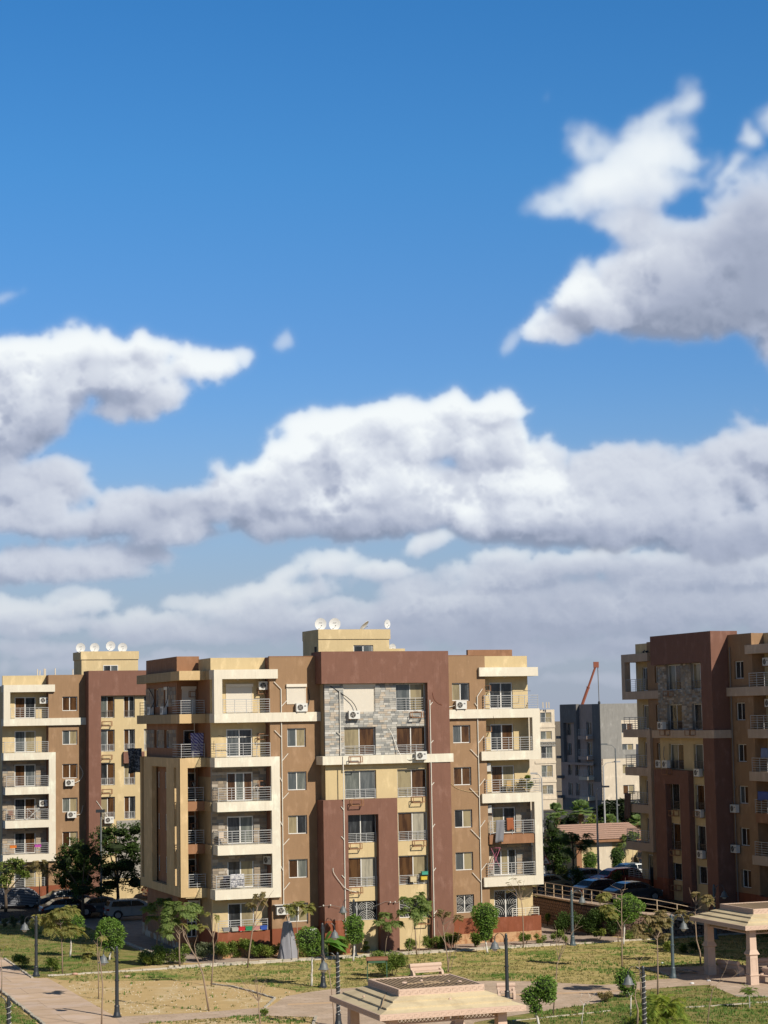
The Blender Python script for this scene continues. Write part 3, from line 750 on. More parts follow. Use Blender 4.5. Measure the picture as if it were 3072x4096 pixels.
# left flank: corner balconies, stepped wall, deep frame
Y6, XS, XF = 5.97, -13.40, -13.85
MB().box(-11.93, -11.701, 2.63, Y6, 12.0, 19.24).build('flank_wall', M['brown2'], mb)
MB().box(-11.93, -11.701, 2.63, Y6, .68, 11.999).build('flank_wall', M['olive'], mb)
MB().box(-11.92, -11.70, 2.63, Y6 - .3, 19.251, 20.09).build('flank_parapet', M['yellow'], mb)
dcs = {5: (-13.05, -12.08, 'S'), 4: (-12.95, -12.1, 'd'), 3: (-12.8, -12.08, 'd'), 2: (-12.8, -12.08, 'd'), 1: (-12.8, -12.08, 'd'), 0: (-12.8, -12.1, 'dd')}
MB().wall(XS, -11.931, .68, 19.24, Y6, [(q[0], q[1], SB[i - 1][1] if i else 1.0, ZT[i]) for i, q in dcs.items()], .22).build('corner_wall', M['brown2'], mb)
for i, q in dcs.items():
    if q[2] == 'S': shutter(mb, q[0], q[1], SB[4][1], ZT[5] + .05, Y6 - .03)
    else: window(mb, q[0] + .01, q[1] - .01, (SB[i - 1][1] if i else 1.0) + .01, ZT[i] - .01, Y6 + .08, q[2], name='balcony_door', fr=.06, split=ZT[i] - 1.35)
MB().box(XS, -11.8, Y6 - .02, Y6 + .22, 19.251, 20.32).build('flank_parapet', M['brown2'], mb)
sw_ = [(-12.76, -11.45, 16.88, 18.17), (-9.75, -8.41, 16.88, 18.17), (-12.76, -11.45, 13.96, 15.22), (-9.75, -8.41, 13.96, 15.22)] + [(-a, -b_, ZT[i] - 1.15, ZT[i]) for i in (1, 2, 3) for a, b_ in ((11.72, 11.25), (9.6, 9.2))]
MB().wall(-15.24, -Y6 - .225, .68, 20.32, XS, sw_, .3).build('flank_wall', M['brown2'], mb, LEFTFACE)
MB().box(-11.7, XS + .31, 6.2, 15.2, .68, 19.2).build('flank_core', M['inside'], mb)
MB().box(XS + .301, -11.0, 6.2, 15.24, 19.205, 19.24).build('roof', M['roof'], mb)
MB().box(XS + .01, -11.71, 15.0, 15.24, .68, 20.3).build('rear_wall', M['brown2'], mb)
stones(mb, [(-15.2, -6.25, 16.86, 18.22), (-15.2, -6.25, 13.94, 15.24)], sw_, XS, M['stonebrown'], sw=(.3, .6), sh=.27, individual=False, xf=LEFTFACE)
for j, h in enumerate(sw_):
    if j == 1: shutter(mb, h[0] + .02, h[1] - .02, h[2], h[3] + .1, XS + .1, LEFTFACE)
    else: window(mb, h[0] + .01, h[1] - .01, h[2] + .01, h[3] - .01, XS + (.04 if j > 3 else .18), 'd' if j > 3 else 'dd', LEFTFACE)
for i in (5, 4):
    slab(mb, XF, -12.031, 3.5, Y6 - .03, *SB[i], m_='tan', name='corner_slab'); slab(mb, XF, XS - .004, Y6 - .029, 16.4, *SB[i], m_='olive', name='cream_band')
    slab(mb, -12.03, -11.94, BY + .001, Y6 - .03, *SB[i], m_='olive', name='corner_slab')
for i in (3, 2, 1, 0):
    f = i in (3, 0)
    slab(mb, XF + .36, -12.031, 3.5 if f else 3.9, Y6 - .001, SB[i][0], SB[i][1] - .004, m_='yellow' if f else 'brown2', name='corner_slab')
    slab(mb, -12.03, -11.94, BY + .001, Y6 - .001, SB[i][0], SB[i][1] - .004, m_='olive', name='corner_slab')
MB().wall(-15.45, -3.48, 3.95, 13.30, XF, [(-11.75, -7.4, 4.5, 12.66), (-5.25, -4.55, 4.62, 12.66), (-15.0, -14.25, 4.6, 13.299)], .35).build('side_frame', M['tan'], mb, LEFTFACE)
MB().box(XF, -13.32, 3.45, 3.80, 3.951, 13.30).build('frame_column', M['tan'], mb)
slab(mb, -13.319, -12.7, 3.46, 3.8, 3.951, 4.5, 'tan', 'frame_foot'); slab(mb, -13.319, -12.75, 3.46, 3.8, 12.64, 13.30, 'tan', 'frame_foot')
for i in range(5):
    if i == 4: railing(mb, -13.75, -12.06, 3.58, SB[i][1], .93, 5, 3, side=(2.3, 0))
    elif i == 3: railing(mb, -13.75, -12.06, 3.58, SB[i][1], .93, 5, 3, side=(2.3, 0))
    else: railing(mb, -13.28, -12.06, 3.95 if i else 3.6, SB[i][1], .93, 5, 3)
railing(mb, -13.8, -13.0, 15.7, SB[4][1], .93, 4, 3, mt='raildark')
# low terrace round the flank
MB().box(-12.85, -12.6, 6.72, 19.2, .9, 1.72).build('terrace_wall', M['red'], mb); MB().box(-12.86, -12.59, 6.70, 19.2, 0, .899).build('plinth', M['fadedplinth'], mb)
MB().box(-12.59, -11.96, 6.72, 6.95, 1.2, 1.72).build('terrace_wall', M['red'], mb); MB().box(-12.86, -11.96, 6.66, 6.95, 0, 1.198).build('plinth', M['fadedplinth'], mb)
MB().box(-12.6, -11.71, 6.96, 19, 0, .95).build('terrace_floor', M['roof'], mb)
# empty brackets, pipes
cage(mb, -2.9, 12.84, -.085); cage(mb, -2.85, 9.92, -.005); cage(mb, -2.85, 6.95, .43); cage(mb, -2.85, 3.98, .43)
cage(mb, 1.80, 15.80, .36); cage(mb, 1.80, 9.97, .41); cage(mb, 1.83, 6.97, .43); cage(mb, 2.0, 1.66, .43)
for z_ in (15.0, 12.1, 8.9): cage(mb, -8.66, z_ + (2.6 if z_ > 14 else 2.4), 2.38, w=.5)
for z_ in (17.6, 14.7): cage(mb, 8.0, z_, 2.38, w=.6)
for z_ in (17.5, 14.6, 11.3, 8.4, 5.5): cage(mb, -12.55, z_, Y6, w=.45)
pipe_run(mb, -3.36, 13.3, 17.7, .30, [(14.7, -.22, .2)]); pipe_run(mb, -3.33, 10.35, 13.25, -.13); pipe_run(mb, -3.30, .4, 10.35, -.05, [(9.6, -.2, .25), (7.6, -.22, .25), (5.0, -.22, .25), (2.0, -.22, .25)])
pipe_run(mb, 3.13, .4, 17.0, -.05, [(16.6, .2, .25), (14.0, .2, .2), (11.1, .2, .2), (8.2, .2, .25), (5.2, .2, .25), (2.3, .2, .25)]); 
pipe_run(mb, 7.27, .9, 17.2, 1.32, [(17.2, .42, .55), (16.5, -.2, .25), (13.9, .45, .5), (12.9, -.6, .6), (10.9, .45, .5), (10.1, -.7, .7), (8.0, .4, .5), (7.2, -.7, .7), (5.0, .45, .5), (4.2, -.65, .7), (2.1, .4, .45)])
pipe_run(mb, -7.25, 3.0, 17.9, 1.32, [(17.9, -.5, .5), (16.7, .45, .45), (14.6, -.5, .5), (13.0, .45, .5), (11.6, -.25, .45), (10.4, .45, .45), (8.6, -.2, .4), (7.3, .45, .45), (5.6, -.2, .4), (4.3, .45, .5)])
pipe_run(mb, -12.2, 4.6, 17.4, Y6 - .12, [(14.2, -.15, .5), (11.1, -.15, .5), (8.0, -.15, .5), (5.0, -.15, .5)])
MB().box(7.8, 8.6, 2.36, 2.40, 5.2, 5.9).build('plaster_patch', M['pale'], mb)

# --- the left block, farther off
lb = block(NB, 'farther brown apartment block at the left edge with four dishes on its yellow penthouse', -6.84, 45, 0, ROTF)
def tower_left(par):
    MB().box(-4.76, 4.60, 0, 2.2, 18.20, 20.40).build('tower_cap', M['maroon'], par)
    MB().box(-4.76, -3.66, 0, 2.2, 0, 18.199).build('tower_pier', M['maroon'], par); MB().box(3.3, 4.60, 0, 2.2, 0, 18.199).build('tower_pier', M['maroon'], par)
    hs = []
    for i in range(6):
        for a, c in ((-3.62, -2.35), (-1.52, -.52), (.30, 1.5)): hs.append((a, c, ZB[i], ZT[i]))
    MB().wall(-3.66, 3.3, 0, 18.199, .42, hs, .25).build('yellow_wall', M['yellow'], par)
    codes = ['dd', 'db', 'gt', 'bt', 'ub', 'db', 'tb', 'bd', 'ut', 'db', 'tb', 'gg', 'ub', 'bd', 'pt', 'gb', 'bd', 'ud']
    for j, h in enumerate(hs):
        window(par, h[0] + .02, h[1] - .02, h[2] + .02, h[3] - .02, .59, codes[j])
        if j > 2: sill_guard(par, h[0] + .03, h[1] - .03, .45, h[2] - .04, mt='raildark' if j > 14 else 'rail')
    MB().box(-1.62, .25, .05, .417, 12.22, 13.22).build('maroon_box', M['maroon'], par)
    MB().box(-2.2, .2, .36, .417, 2.2, 7.2).build('stone_panel', M['mortar'], par)
    for z_ in (15.55, 12.6, 9.6): cage(par, -3.5, z_, .41)
tower_left(lb)
wing(lb, -1, ['dt', 'db', 'db', 'bu', 'ut', 'bd'], ['bt', 'bt', 'gt', 'bb', 'ut', 'bb'], (1, 2, 3), 'left')
frame_left(lb); body(lb)
MB().box(-4.58, .62, 4, 7.5, 19.2, 21.52).build('penthouse_body', M['yellow'], lb); MB().box(-4.66, .68, 3.9, 7.55, 21.521, 22.25).build('penthouse_parapet', M['yellow'], lb)
window(lb, -2.6, -1.25, 20.2, 21.0, 3.93, 'du')
MB().box(-11.9, -8.06, 2.42, 2.60, 19.30, 20.05).build('cream_parapet', M['yellow'], lb)
for x_, y_, s_ in ((-8.6, 4, .5), (-8.2, 5, .4), (-7.9, 4.5, .55), (-7.7, 5, .55), (-7.0, 4, .55), (-5.2, 5, .5)):
    MB().box(x_, x_ + .09, y_, y_ + .09, 19.2, 20.2 + s_).build('roof_stub', M['pale'], lb)

# --- the right block, turned side on and in shade
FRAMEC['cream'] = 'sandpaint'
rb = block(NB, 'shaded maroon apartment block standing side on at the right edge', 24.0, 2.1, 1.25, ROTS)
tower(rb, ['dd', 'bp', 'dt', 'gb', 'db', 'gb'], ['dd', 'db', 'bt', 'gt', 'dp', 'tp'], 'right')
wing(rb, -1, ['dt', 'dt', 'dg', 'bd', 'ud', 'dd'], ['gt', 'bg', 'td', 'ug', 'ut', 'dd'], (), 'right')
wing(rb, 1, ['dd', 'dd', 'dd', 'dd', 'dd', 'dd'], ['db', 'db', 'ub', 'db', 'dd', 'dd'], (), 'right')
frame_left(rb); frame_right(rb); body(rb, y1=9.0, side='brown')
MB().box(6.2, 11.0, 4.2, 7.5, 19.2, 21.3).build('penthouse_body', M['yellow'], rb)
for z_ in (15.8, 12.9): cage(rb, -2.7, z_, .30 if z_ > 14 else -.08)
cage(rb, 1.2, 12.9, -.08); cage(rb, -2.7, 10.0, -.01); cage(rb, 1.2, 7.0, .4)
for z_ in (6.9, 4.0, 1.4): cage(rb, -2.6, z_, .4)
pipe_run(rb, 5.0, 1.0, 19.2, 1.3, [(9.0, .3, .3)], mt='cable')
FRAMEC['cream'] = 'cream'
# its neighbour nearer the viewer, outside the picture, whose shade lies on the lawn and the block wall
nb = block(NB, 'brown apartment block just outside the right edge, nearer than the shaded one', 24.3, -31, 0, ROTF)
for y0, y1, h in ((0, 4, 15.6), (4.001, 11, 13.2), (11.001, 17.5, 11.0)):
    MB().box(0, 11, y0, y1, 0, h).build('wall', M['brown'], nb); MB().box(.2, 10.8, y0 + .2, y1 - .2, h, h + .05).build('roof', M['roof'], nb)
    for i in range(int((h - 1) / 3)):
        window(nb, -y1 + 1, -y1 + 2.6, 1.4 + 3 * i, 2.9 + 3 * i, -.09, 'db', LEFTFACE)
BUILDINGS = (mb, lb, rb)

# --- things hung on and standing on the blocks
ac(mb, -2.40, .02, 15.78, 'air conditioner on the stone cladding just under the wide roller shutter', pipe=[(-2.1, .2, 16.2), (-2.5, .3, 17.0), (-4.0, .38, 18.05)], pm='black')
ac(mb, 2.28, -.46, 12.90, 'air conditioner hung before the cream band of the maroon tower, right side', pipe=[(1.9, -.3, 13.1), (1.5, -.12, 12.9), (.9, .1, 13.3), (.45, .35, 14.6), (.2, .40, 15.1)])
ac(mb, -5.85, 1.04, 16.34, 'air conditioner under the small cream roller shutter at the top left of the middle block', pipe=[(-5.4, 1.2, 16.6), (-5.2, 1.35, 17.2), (-5.3, 1.38, 17.9)], pm='black')
ac(mb, 5.95, 1.04, 16.34, 'air conditioner under the top window right of the maroon tower', pipe=[(5.5, 1.2, 16.6), (5.1, 1.3, 16.5), (4.65, .5, 16.7)])
ac(mb, -8.25, 1.85, 17.88, 'air conditioner high in the topmost shuttered balcony of the middle block')
ac(mb, -8.22, 1.90, 6.05, 'air conditioner in the lowest upper balcony beside the cream column, middle block', rz=-1.2)
ac(mb, 8.45, 1.95, 11.90, 'slatted air conditioner at the left end of the third balcony right of the tower', rz=1.2)
ac(mb, 8.45, 1.95, 8.98, 'slatted air conditioner at the left end of the brown fronted balcony', rz=1.2)
ac(mb, -7.42, 1.02, 2.70, 'air conditioner on the ground floor wall beside the grey covered object', pipe=[(-7.0, 1.3, 2.6), (-6.9, 1.38, 2.0), (-6.85, 1.38, 1.2)])
ac(mb, -5.55, .60, 1.18, 'large white air conditioner standing low by the banana plant')
tag(MB().box(-8.0, -6.4, .85, 1.36, 3.34, 3.38).build('sheet_canopy', M['white']), 'thin white sheet canopy above the ground floor air conditioner', 'canopy').matrix_world = BM[mb.name]
for n_, (yy, lb_) in enumerate(((12.9, 'air conditioner nearest the rear on the shaded flank of the middle block'), (8.9, 'air conditioner below the narrow shuttered window on the shaded flank'))):
    ac(mb, XS - .40, yy, 16.32, lb_, rz=-pi / 2, pipe=[(XS - .3, yy - .4, 16.8), (XS - .1, yy - .55, 17.4), (XS - .08, yy - .5 + (1.8 if n_ == 0 else 0), 18.3)], pm='black')
ac(mb, -12.45, 5.2, 3.0, 'air conditioner above the ground floor corner terrace in shade', rz=0)
ac(lb, -6.22, 1.04, 10.34, 'air conditioner under the third window down on the left block', pipe=[(-5.8, 1.2, 10.6), (-5.3, 1.3, 10.8), (-5.0, 1.35, 11.4), (-5.3, 1.38, 12.1)])
ac(lb, -6.05, 1.04, 7.55, 'air conditioner under the fourth window down on the left block', pipe=[(-5.6, 1.2, 7.8), (-5.2, 1.3, 7.9), (-5.0, 1.36, 8.6)])
ac(lb, -2.95, .02, 7.02, 'air conditioner below the yellow field of the left block tower', pipe=[(-3.0, .1, 7.5), (-3.6, .0, 8.3), (-4.1, -.05, 9.0)])
ac(lb, -8.35, 1.8, 17.6, 'air conditioner in the top balcony of the left block', rz=0)
ac(lb, -8.35, 1.9, 8.6, 'air conditioner at the wall of the second lowest left block balcony', rz=0)
for a_, y_, z_, s_ in ((-2.8, -.4, 13.34, 'standing on the cream band at its far end'), (-2.85, -.1, 10.45, 'below the cream band over the maroon lintel'), (1.75, .05, 9.9, 'third floor, near window bay'), (1.8, .05, 6.95, 'second floor, near window bay'),
                       (1.85, .05, 4.0, 'lowest, near window bay'), (5.2, 1.0, 7.4, 'beside the second floor stair window'), (5.1, 1.0, 4.55, 'beside the first floor stair window'), (8.9, 1.9, 17.75, 'in the topmost balcony'), (9.0, 1.9, 14.85, 'in the second balcony from the top'), (-6.0, 1.0, 10.4, 'half hidden behind the far edge of the tower')):
    ac(rb, a_, y_, z_, 'air conditioner on the shaded right block, ' + s_, pipe=[(a_ - .3, y_ + .2, z_ + .5), (a_ - .75, y_ + .35, z_ + .9), (a_ - .7, y_ + .4, z_ + 1.6)] if a_ < 5.3 and a_ > -4 else None, pm='cable')
for x_, y_, z_, r_, t_, s_ in ((-3.37, 4.3, 22.1, .43, .1, 'leftmost'), (-2.32, 4.3, 22.1, .43, .1, 'second from the left'), (-.08, 4.4, 22.05, .42, .75, 'tilted back,'), (1.6, 4.2, 22.2, .32, .05, 'raised small'), (1.95, 5.2, 20.5, .30, .1, 'half hidden low'), (2.35, 5.2, 20.62, .26, .1, 'small low')):
    dish(mb, x_, y_, z_, r_, s_ + ' white satellite dish on the roof of the middle block', tilt=t_, yaw=.9 if t_ > .5 else (.5 if z_ == 22.2 else -.05))
for x_, s_ in ((-4.63, 'leftmost of the four'), (-3.35, 'second from the left of the four'), (-1.88, 'highest of the four'), (-.78, 'rightmost of the four')):
    dish(lb, x_, 4.2, 22.2 + (.16 if s_[0] == 'h' else 0), .43, s_ + ' white dishes on the left block penthouse', tilt=.1, yaw=-.05)
# ------------------------------------------------------------------ ground, paths, road
def uvp(u, v, z=0.0): return W(u, v, z)
def sheet(name, pts, z, m_, kind='structure', drop=0.0):
    """flat polygon of world points (x, y) at height z, triangulated"""
    bm = bmesh.new(); vs = [bm.verts.new((p[0], p[1], z)) for p in pts]; f = bm.faces.new(vs)
    if f.normal.z < 0 or True:
        bm.normal_update()
        if f.normal.z < 0: f.normal_flip()
    bmesh.ops.triangulate(bm, faces=[f], ngon_method='EAR_CLIP')
    me = D.meshes.new(name); bm.to_mesh(me); bm.free(); me.materials.append(m_)
    o = link(name, me); o['kind'] = kind; return o
def rough_edge(pts, amp=.12, step=.5, seed=1):
    out = []
    for i in range(len(pts)):
        a = Vector(pts[i][:2]).to_3d(); b = Vector(pts[(i + 1) % len(pts)][:2]).to_3d(); n = max(1, int((b - a).length / step))
        if n > 60: n = 60
        for j in range(n):
            p = a.lerp(b, j / n); d = mnoise.noise_vector(p * .9 + Vector((seed, 0, 0)))
            out.append((p.x + d.x * amp * 1.6, p.y + d.y * amp * 1.6))
    return out
def PX(L, z=0.0): return [tuple(at(x, y, z))[:2] for x, y in L]
def lawn_mat(name, dry, mid, green, gscale=.35, lo=.50, hi=.66):
    dry, mid, green = [tuple(q * ALB for q in c_) for c_ in (dry, mid, green)]
    m_ = D.materials.new(name); m_.use_nodes = True; n = NT(m_.node_tree); b = m_.node_tree.nodes['Principled BSDF']
    b.inputs['Roughness'].default_value = .95; b.inputs['Specular IOR Level'].default_value = .1
    co = n.new('ShaderNodeTexCoord').outputs['Object']
    c = n.mix(n.sm(n.noise(co, .8, 6, .65), .40, .62), tuple(dry) + (1,), tuple(mid) + (1,))
    g = n.sm(n.noise(n.v('MULTIPLY', co, (.7, 1.5, 1)), gscale, 5, .6), lo, hi)
    c = n.mix(g, c, tuple(green) + (1,))
    c = n.v('SCALE', c, scale=n.m('ADD', .62, n.m('MULTIPLY', n.noise(co, 9, 4, .7), .76)))
    n.put(b.inputs['Base Color'], c)
    bn = n.new('ShaderNodeBump'); bn.inputs['Strength'].default_value = 1.0; bn.inputs['Distance'].default_value = .05
    n.put(bn.inputs['Height'], n.noise(co, 22, 4, .75)); n.put(b.inputs['Normal'], bn.outputs[0])
    return m_
M['sand'] = mat('dry_sandy_soil', (.56, .405, .20), .95, .1, var=.16, vscale=1.4, bump=.9, bscale=14, col2=(.66, .54, .35), c2scale=.35, c2lo=.5, c2hi=.75)
M['lawn'] = lawn_mat('dry_lawn', (.54, .43, .19), (.42, .355, .13), (.17, .25, .05))
M['lawn2'] = lawn_mat('greener_lawn', (.36, .30, .12), (.24, .24, .07), (.12, .20, .034), .5, .48, .66)
M['path'] = mat('pink_concrete_path', (.63, .465, .335), .9, .2, var=.10, vscale=1.0, bump=.35, bscale=18, col2=(.66, .51, .41), c2scale=.5)
M['plaza'] = mat('stamped_pink_paving', (.56, .425, .315), .88, .2, var=.14, vscale=2.0, bump=.6, bscale=10, col2=(.62, .48, .37), c2scale=.6)
def paving_joints(m_, w, h, dark=.62, mort=.012):
    n = NT(m_.node_tree); b = m_.node_tree.nodes['Principled BSDF']; src = b.inputs['Base Color'].links[0].from_socket
    mp = n.new('ShaderNodeMapping'); n.put(mp.inputs[0], n.new('ShaderNodeTexCoord').outputs['Object']); mp.inputs[2].default_value = (0, 0, -TH)
    br = n.new('ShaderNodeTexBrick'); n.put(br.inputs['Vector'], mp.outputs[0]); br.inputs['Scale'].default_value = 1.0; br.inputs['Mortar Size'].default_value = mort
    br.inputs['Brick Width'].default_value = w; br.inputs['Row Height'].default_value = h; br.inputs['Color1'].default_value = (1, 1, 1, 1); br.inputs['Color2'].default_value = (.84, .84, .84, 1); br.inputs['Mortar'].default_value = (dark, dark, dark, 1)
    n.put(b.inputs['Base Color'], n.v('MULTIPLY', src, br.outputs['Color']))
paving_joints(M['plaza'], .8, .4, .7, .02); paving_joints(M['path'], 6.0, 3.0, .6, .02)
M['asphalt'] = mat('asphalt', (.055, .053, .05), .9, .2, var=.2, vscale=2, bump=.5, bscale=20, col2=(.085, .08, .073), c2scale=.3)
M['kerb'] = mat('weathered_kerb', (.50, .45, .37), .9, .2, var=.2, vscale=2.5, bump=.5, bscale=14, objrand=.12)
M['far'] = mat('distant_ground', (.22, .18, .13), .95, .1, var=.2, vscale=.05)
sheet('ground', [tuple(W(-900, -140))[:2], tuple(W(900, -140))[:2], tuple(W(2500, 4500))[:2], tuple(W(-2500, 4500))[:2]], -.25, M['far'])
sheet('soil', [tuple(W(a, b))[:2] for a, b in ((-90, -90), (70, -90), (70, 33), (-90, 33))], 0, M['sand'])
KV = -2.6
K1 = lambda u: W(u, KV)
lawn_px = PX([(1226, 3971), (1327, 3957), (1945, 3924), (2122, 3926), (2400, 3941), (2472, 3938), (2640, 3918), (2709, 3914), (2579, 3872), (3072, 3858), (3300, 3850)])
def rough_line(pts, amp, step): return [q for i in range(len(pts) - 1) for q in rough_edge([pts[i], pts[i + 1]], amp, step)[:max(1, min(60, int((Vector(pts[i + 1]) - Vector(pts[i])).length / step)))]]
sheet('lawn', [tuple(W(34, KV - .1))[:2], tuple(W(-24, KV - .1))[:2], PX([(193, 3913)])[0]] + rough_line(PX([(300, 3925), (460, 3922), (800, 3922), (1062, 3942), (1150, 3958), (1226, 3971)]), .16, .4) + lawn_px, .008, M['lawn'])
sheet('lawn', rough_edge(PX([(-60, 3702), (150, 3698), (336, 3688), (500, 3688), (497, 3769), (603, 3812), (690, 3850), (376, 3890), (193, 3909), (130, 3910), (19, 3833), (-60, 3812)]), .1), .008, M['lawn2'])
sheet('lawn', [tuple(W(a, b))[:2] for a, b in ((-24, KV + .12), (16, KV + .12), (16, -1.86), (-24, -1.86))], .009, M['lawn'])
sheet('lawn', PX([(2050, 4064), (2400, 4011), (2416, 4001), (2500, 3968), (2709, 3947), (2835, 3940), (2951, 3988), (3072, 3990), (3300, 3992), (3300, 4200), (1850, 4200), (1900, 4090)]), .008, M['lawn2'])
sheet('lawn', rough_edge(PX([(-80, 3975), (-10, 3975), (155, 4100), (190, 4140), (-80, 4140)]), .1), .007, M['lawn2'])
sheet('footpath', rough_edge(PX([(-60, 3815), (19, 3836), (130, 3913), (193, 3913), (463, 4068), (520, 4115), (190, 4118), (169, 4096), (0, 3962), (-60, 3930)]), .03), .012, M['path'])
sheet('plaza', rough_edge(PX([(463, 4068), (800, 4051), (1076, 4029), (1144, 3986), (1226, 3971), (1327, 3957), (1945, 3924), (2122, 3926), (2400, 3941), (2472, 3938), (2640, 3918), (2709, 3914), (2579, 3872), (3072, 3858), (3300, 3850), (3300, 3992), (3072, 3990),
      (2951, 3988), (2835, 3940), (2709, 3947), (2500, 3968), (2416, 4001), (2400, 4011), (2050, 4064), (1900, 4090), (1850, 4140), (1300, 4140), (1250, 4070), (1008, 4063), (800, 4077), (555, 4096), (500, 4120), (475, 4090)]), .02, .7), .016, M['plaza'])
band = lambda L, w, z, m_, nm: [sheet(nm, [tuple(at(*L[i]))[:2], tuple(at(*L[i + 1]))[:2], tuple(at(*L[i + 1]) + Vector((0, w, 0)))[:2], tuple(at(*L[i]) + Vector((0, w, 0)))[:2]], z, m_) for i in range(len(L) - 1)]
M['band'] = mat('orange_paving_band', (.62, .43, .27), .9, .2, var=.08, vscale=2, bump=.3)
band([(1150, 4022), (1500, 4008), (2000, 3985), (2400, 3972)], .55, .020, M['band'], 'paving_band'); band([(2400, 3972), (2560, 3960)], .55, .020, M['band'], 'paving_band')
# paved apron round the middle block
M['pave'] = mat('pinkish_tile_pavement', (.48, .38, .31), .88, .2, var=.12, vscale=2.4, bump=.5, bscale=12, col2=(.40, .31, .25), c2scale=1.2); paving_joints(M['pave'], .5, .25, .72, .018)
sheet('pavement', [tuple(W(a, b))[:2] for a, b in ((-2, -1.5), (16.3, -2.4), (17.2, -1.2), (16.5, 2.2), (16.4, 33), (-15.6, 33), (-15.6, 1.0), (-12.5, -1.1), (-2, .4))], .012, M['pave'])
# pale joints between the path's cast bays and the plaza's stamped slabs
def joints():
    b = MB(); R = random.Random(4)
    for i in range(9):
        u0, u1 = -27.9, -24.2; v = -22 + i * 2.4
        p, q = W(u0 + .6 if v > -8 else u0, v, .0135), W(u1, v, .0135); d = V2 * .018
        b.quad(p - d, q - d, q + d, p + d)
    b.build('path_joints', M['asphalt'], kind='structure')
joints()
# road behind, rising a little
RZ = .35
m1 = MB()
for (u0, u1, v0, v1, z0, z1) in ((-70, 16.3, 33, 36, .02, RZ), (-70, 16.3, 36, 90, RZ, RZ)):
    m1.quad(W(u0, v0, z0), W(u1, v0, z0), W(u1, v1, z1), W(u0, v1, z1))
m1.build('road', M['asphalt'], kind='structure')
def kerb_line(name, pts, size=(.5, .14, .11), gap=.012, z=0.0, jitter=.02, label=None, m_='kerb', sink=0):
    """a run of separate kerb stones along world points"""
    root = D.objects.new(name, None); COL.objects.link(root); root['kind'] = 'structure'
    me = MB().box(-.5, .5, -.5, .5, -.1, 1).mesh('kerb_stone', M[m_]); R = random.Random(9); n_ = 0
    for i in range(len(pts) - 1):
        a, b = Vector(pts[i]), Vector(pts[i + 1]); d = b - a; L = d.length; n = max(1, round(L / size[0])); d.normalize(); rz = atan2(d.y, d.x)
        for j in range(n):
            c = a + d * (L * (j + .5) / n)
            o = link('kerb_stone', me, root)
            o.matrix_local = Matrix.Translation((c.x + R.uniform(-jitter, jitter), c.y + R.uniform(-jitter, jitter), z)) @ Matrix.Rotation(rz + R.uniform(-.02, .02), 4, 'Z') @ Matrix.Diagonal((L / n - gap, size[1], size[2] + R.uniform(-.015, .015), 1)); n_ += 1
    return root
kerb_line('kerb', [W(-24, KV), W(30, KV + .15)], (.55, .13, .10))
kerb_line('kerb', [W(-16, -1.75), W(11, -1.75)], (.55, .12, .10))
kerb_line('kerb', [at(-40, 3930), at(0, 3962), at(169, 4096), at(200, 4125)], (.42, .16, .12), .03, jitter=.03)
kerb_line('kerb', [at(19, 3836), at(130, 3913)], (.4, .14, .08), .03)
kerb_line('kerb', [at(1060, 4033), at(1100, 3995), at(1000, 3965), at(930, 3948), at(850, 3938)], (.45, .12, .08), .03)
kerb_line('kerb', [at(2940, 3986), at(3100, 3990)], (.5, .14, .08)); kerb_line('kerb', [at(2579, 3873), at(2709, 3914)], (.5, .14, .06))
kerb_line('kerb', [at(1265, 4070), at(1245, 4125)], (.3, .14, .10))
kerb_line('kerb', [at(2050, 4085), at(2440, 4045)], (.5, .10, .05)); kerb_line('kerb', [at(2740, 4032), at(2900, 4022), at(3100, 4008)], (.5, .12, .06))
kerb_line('kerb', [at(497, 3769), at(603, 3812), at(690, 3850)], (.5, .16, .12))
kerb_line('kerb', [W(-45, 32.9), W(-15.6, 32.9)], (.6, .15, .14)); kerb_line('kerb', [at(-20, 3628, RZ), at(200, 3622, RZ), at(420, 3612, RZ)], (.6, .15, .14), z=RZ)
# ---- raised street at the right, behind the block retaining wall
WP = [(16.4, 34, 2.13), (16.45, 24, 2.13), (16.45, 14, 2.13), (16.5, 8, 2.13), (16.55, 4.5, 2.13), (16.8, 2.2, 2.12), (17.3, .6, 2.0), (18.2, -.8, 1.85), (19.4, -1.6, 1.65), (20.8, -1.95, 1.33), (22.2, -2.05, 1.0), (23.6, -2.1, .70), (25.2, -2.1, .45), (34, -2.2, .3)]
m2 = MB()
inn = [W(u + 2.2 if v > 3 else u + 1.2, v + (0 if v > 3 else 2.4), 1.9 if v > 1 else 1.5) for u, v, z in WP]
for i in range(len(WP) - 1):
    a, b = WP[i], WP[i + 1]; m2.quad(W(a[0] + .1, a[1], a[2] - .04), W(b[0] + .1, b[1], b[2] - .04), inn[i + 1], inn[i])
m2.build('embankment', M['pave'], kind='structure')
sheet('street', [tuple(W(a, b))[:2] for a, b in ((18.4, 1.8), (60, 1.8), (90, 33), (90, 140), (16.4, 140), (18.4, 34))], 1.896, M['asphalt'])
sheet('street_verge', PX([(2180, 3440), (2320, 3480), (2560, 3465), (2700, 3420), (2700, 3380), (2180, 3380)], 1.9), 1.904, M['sand'])
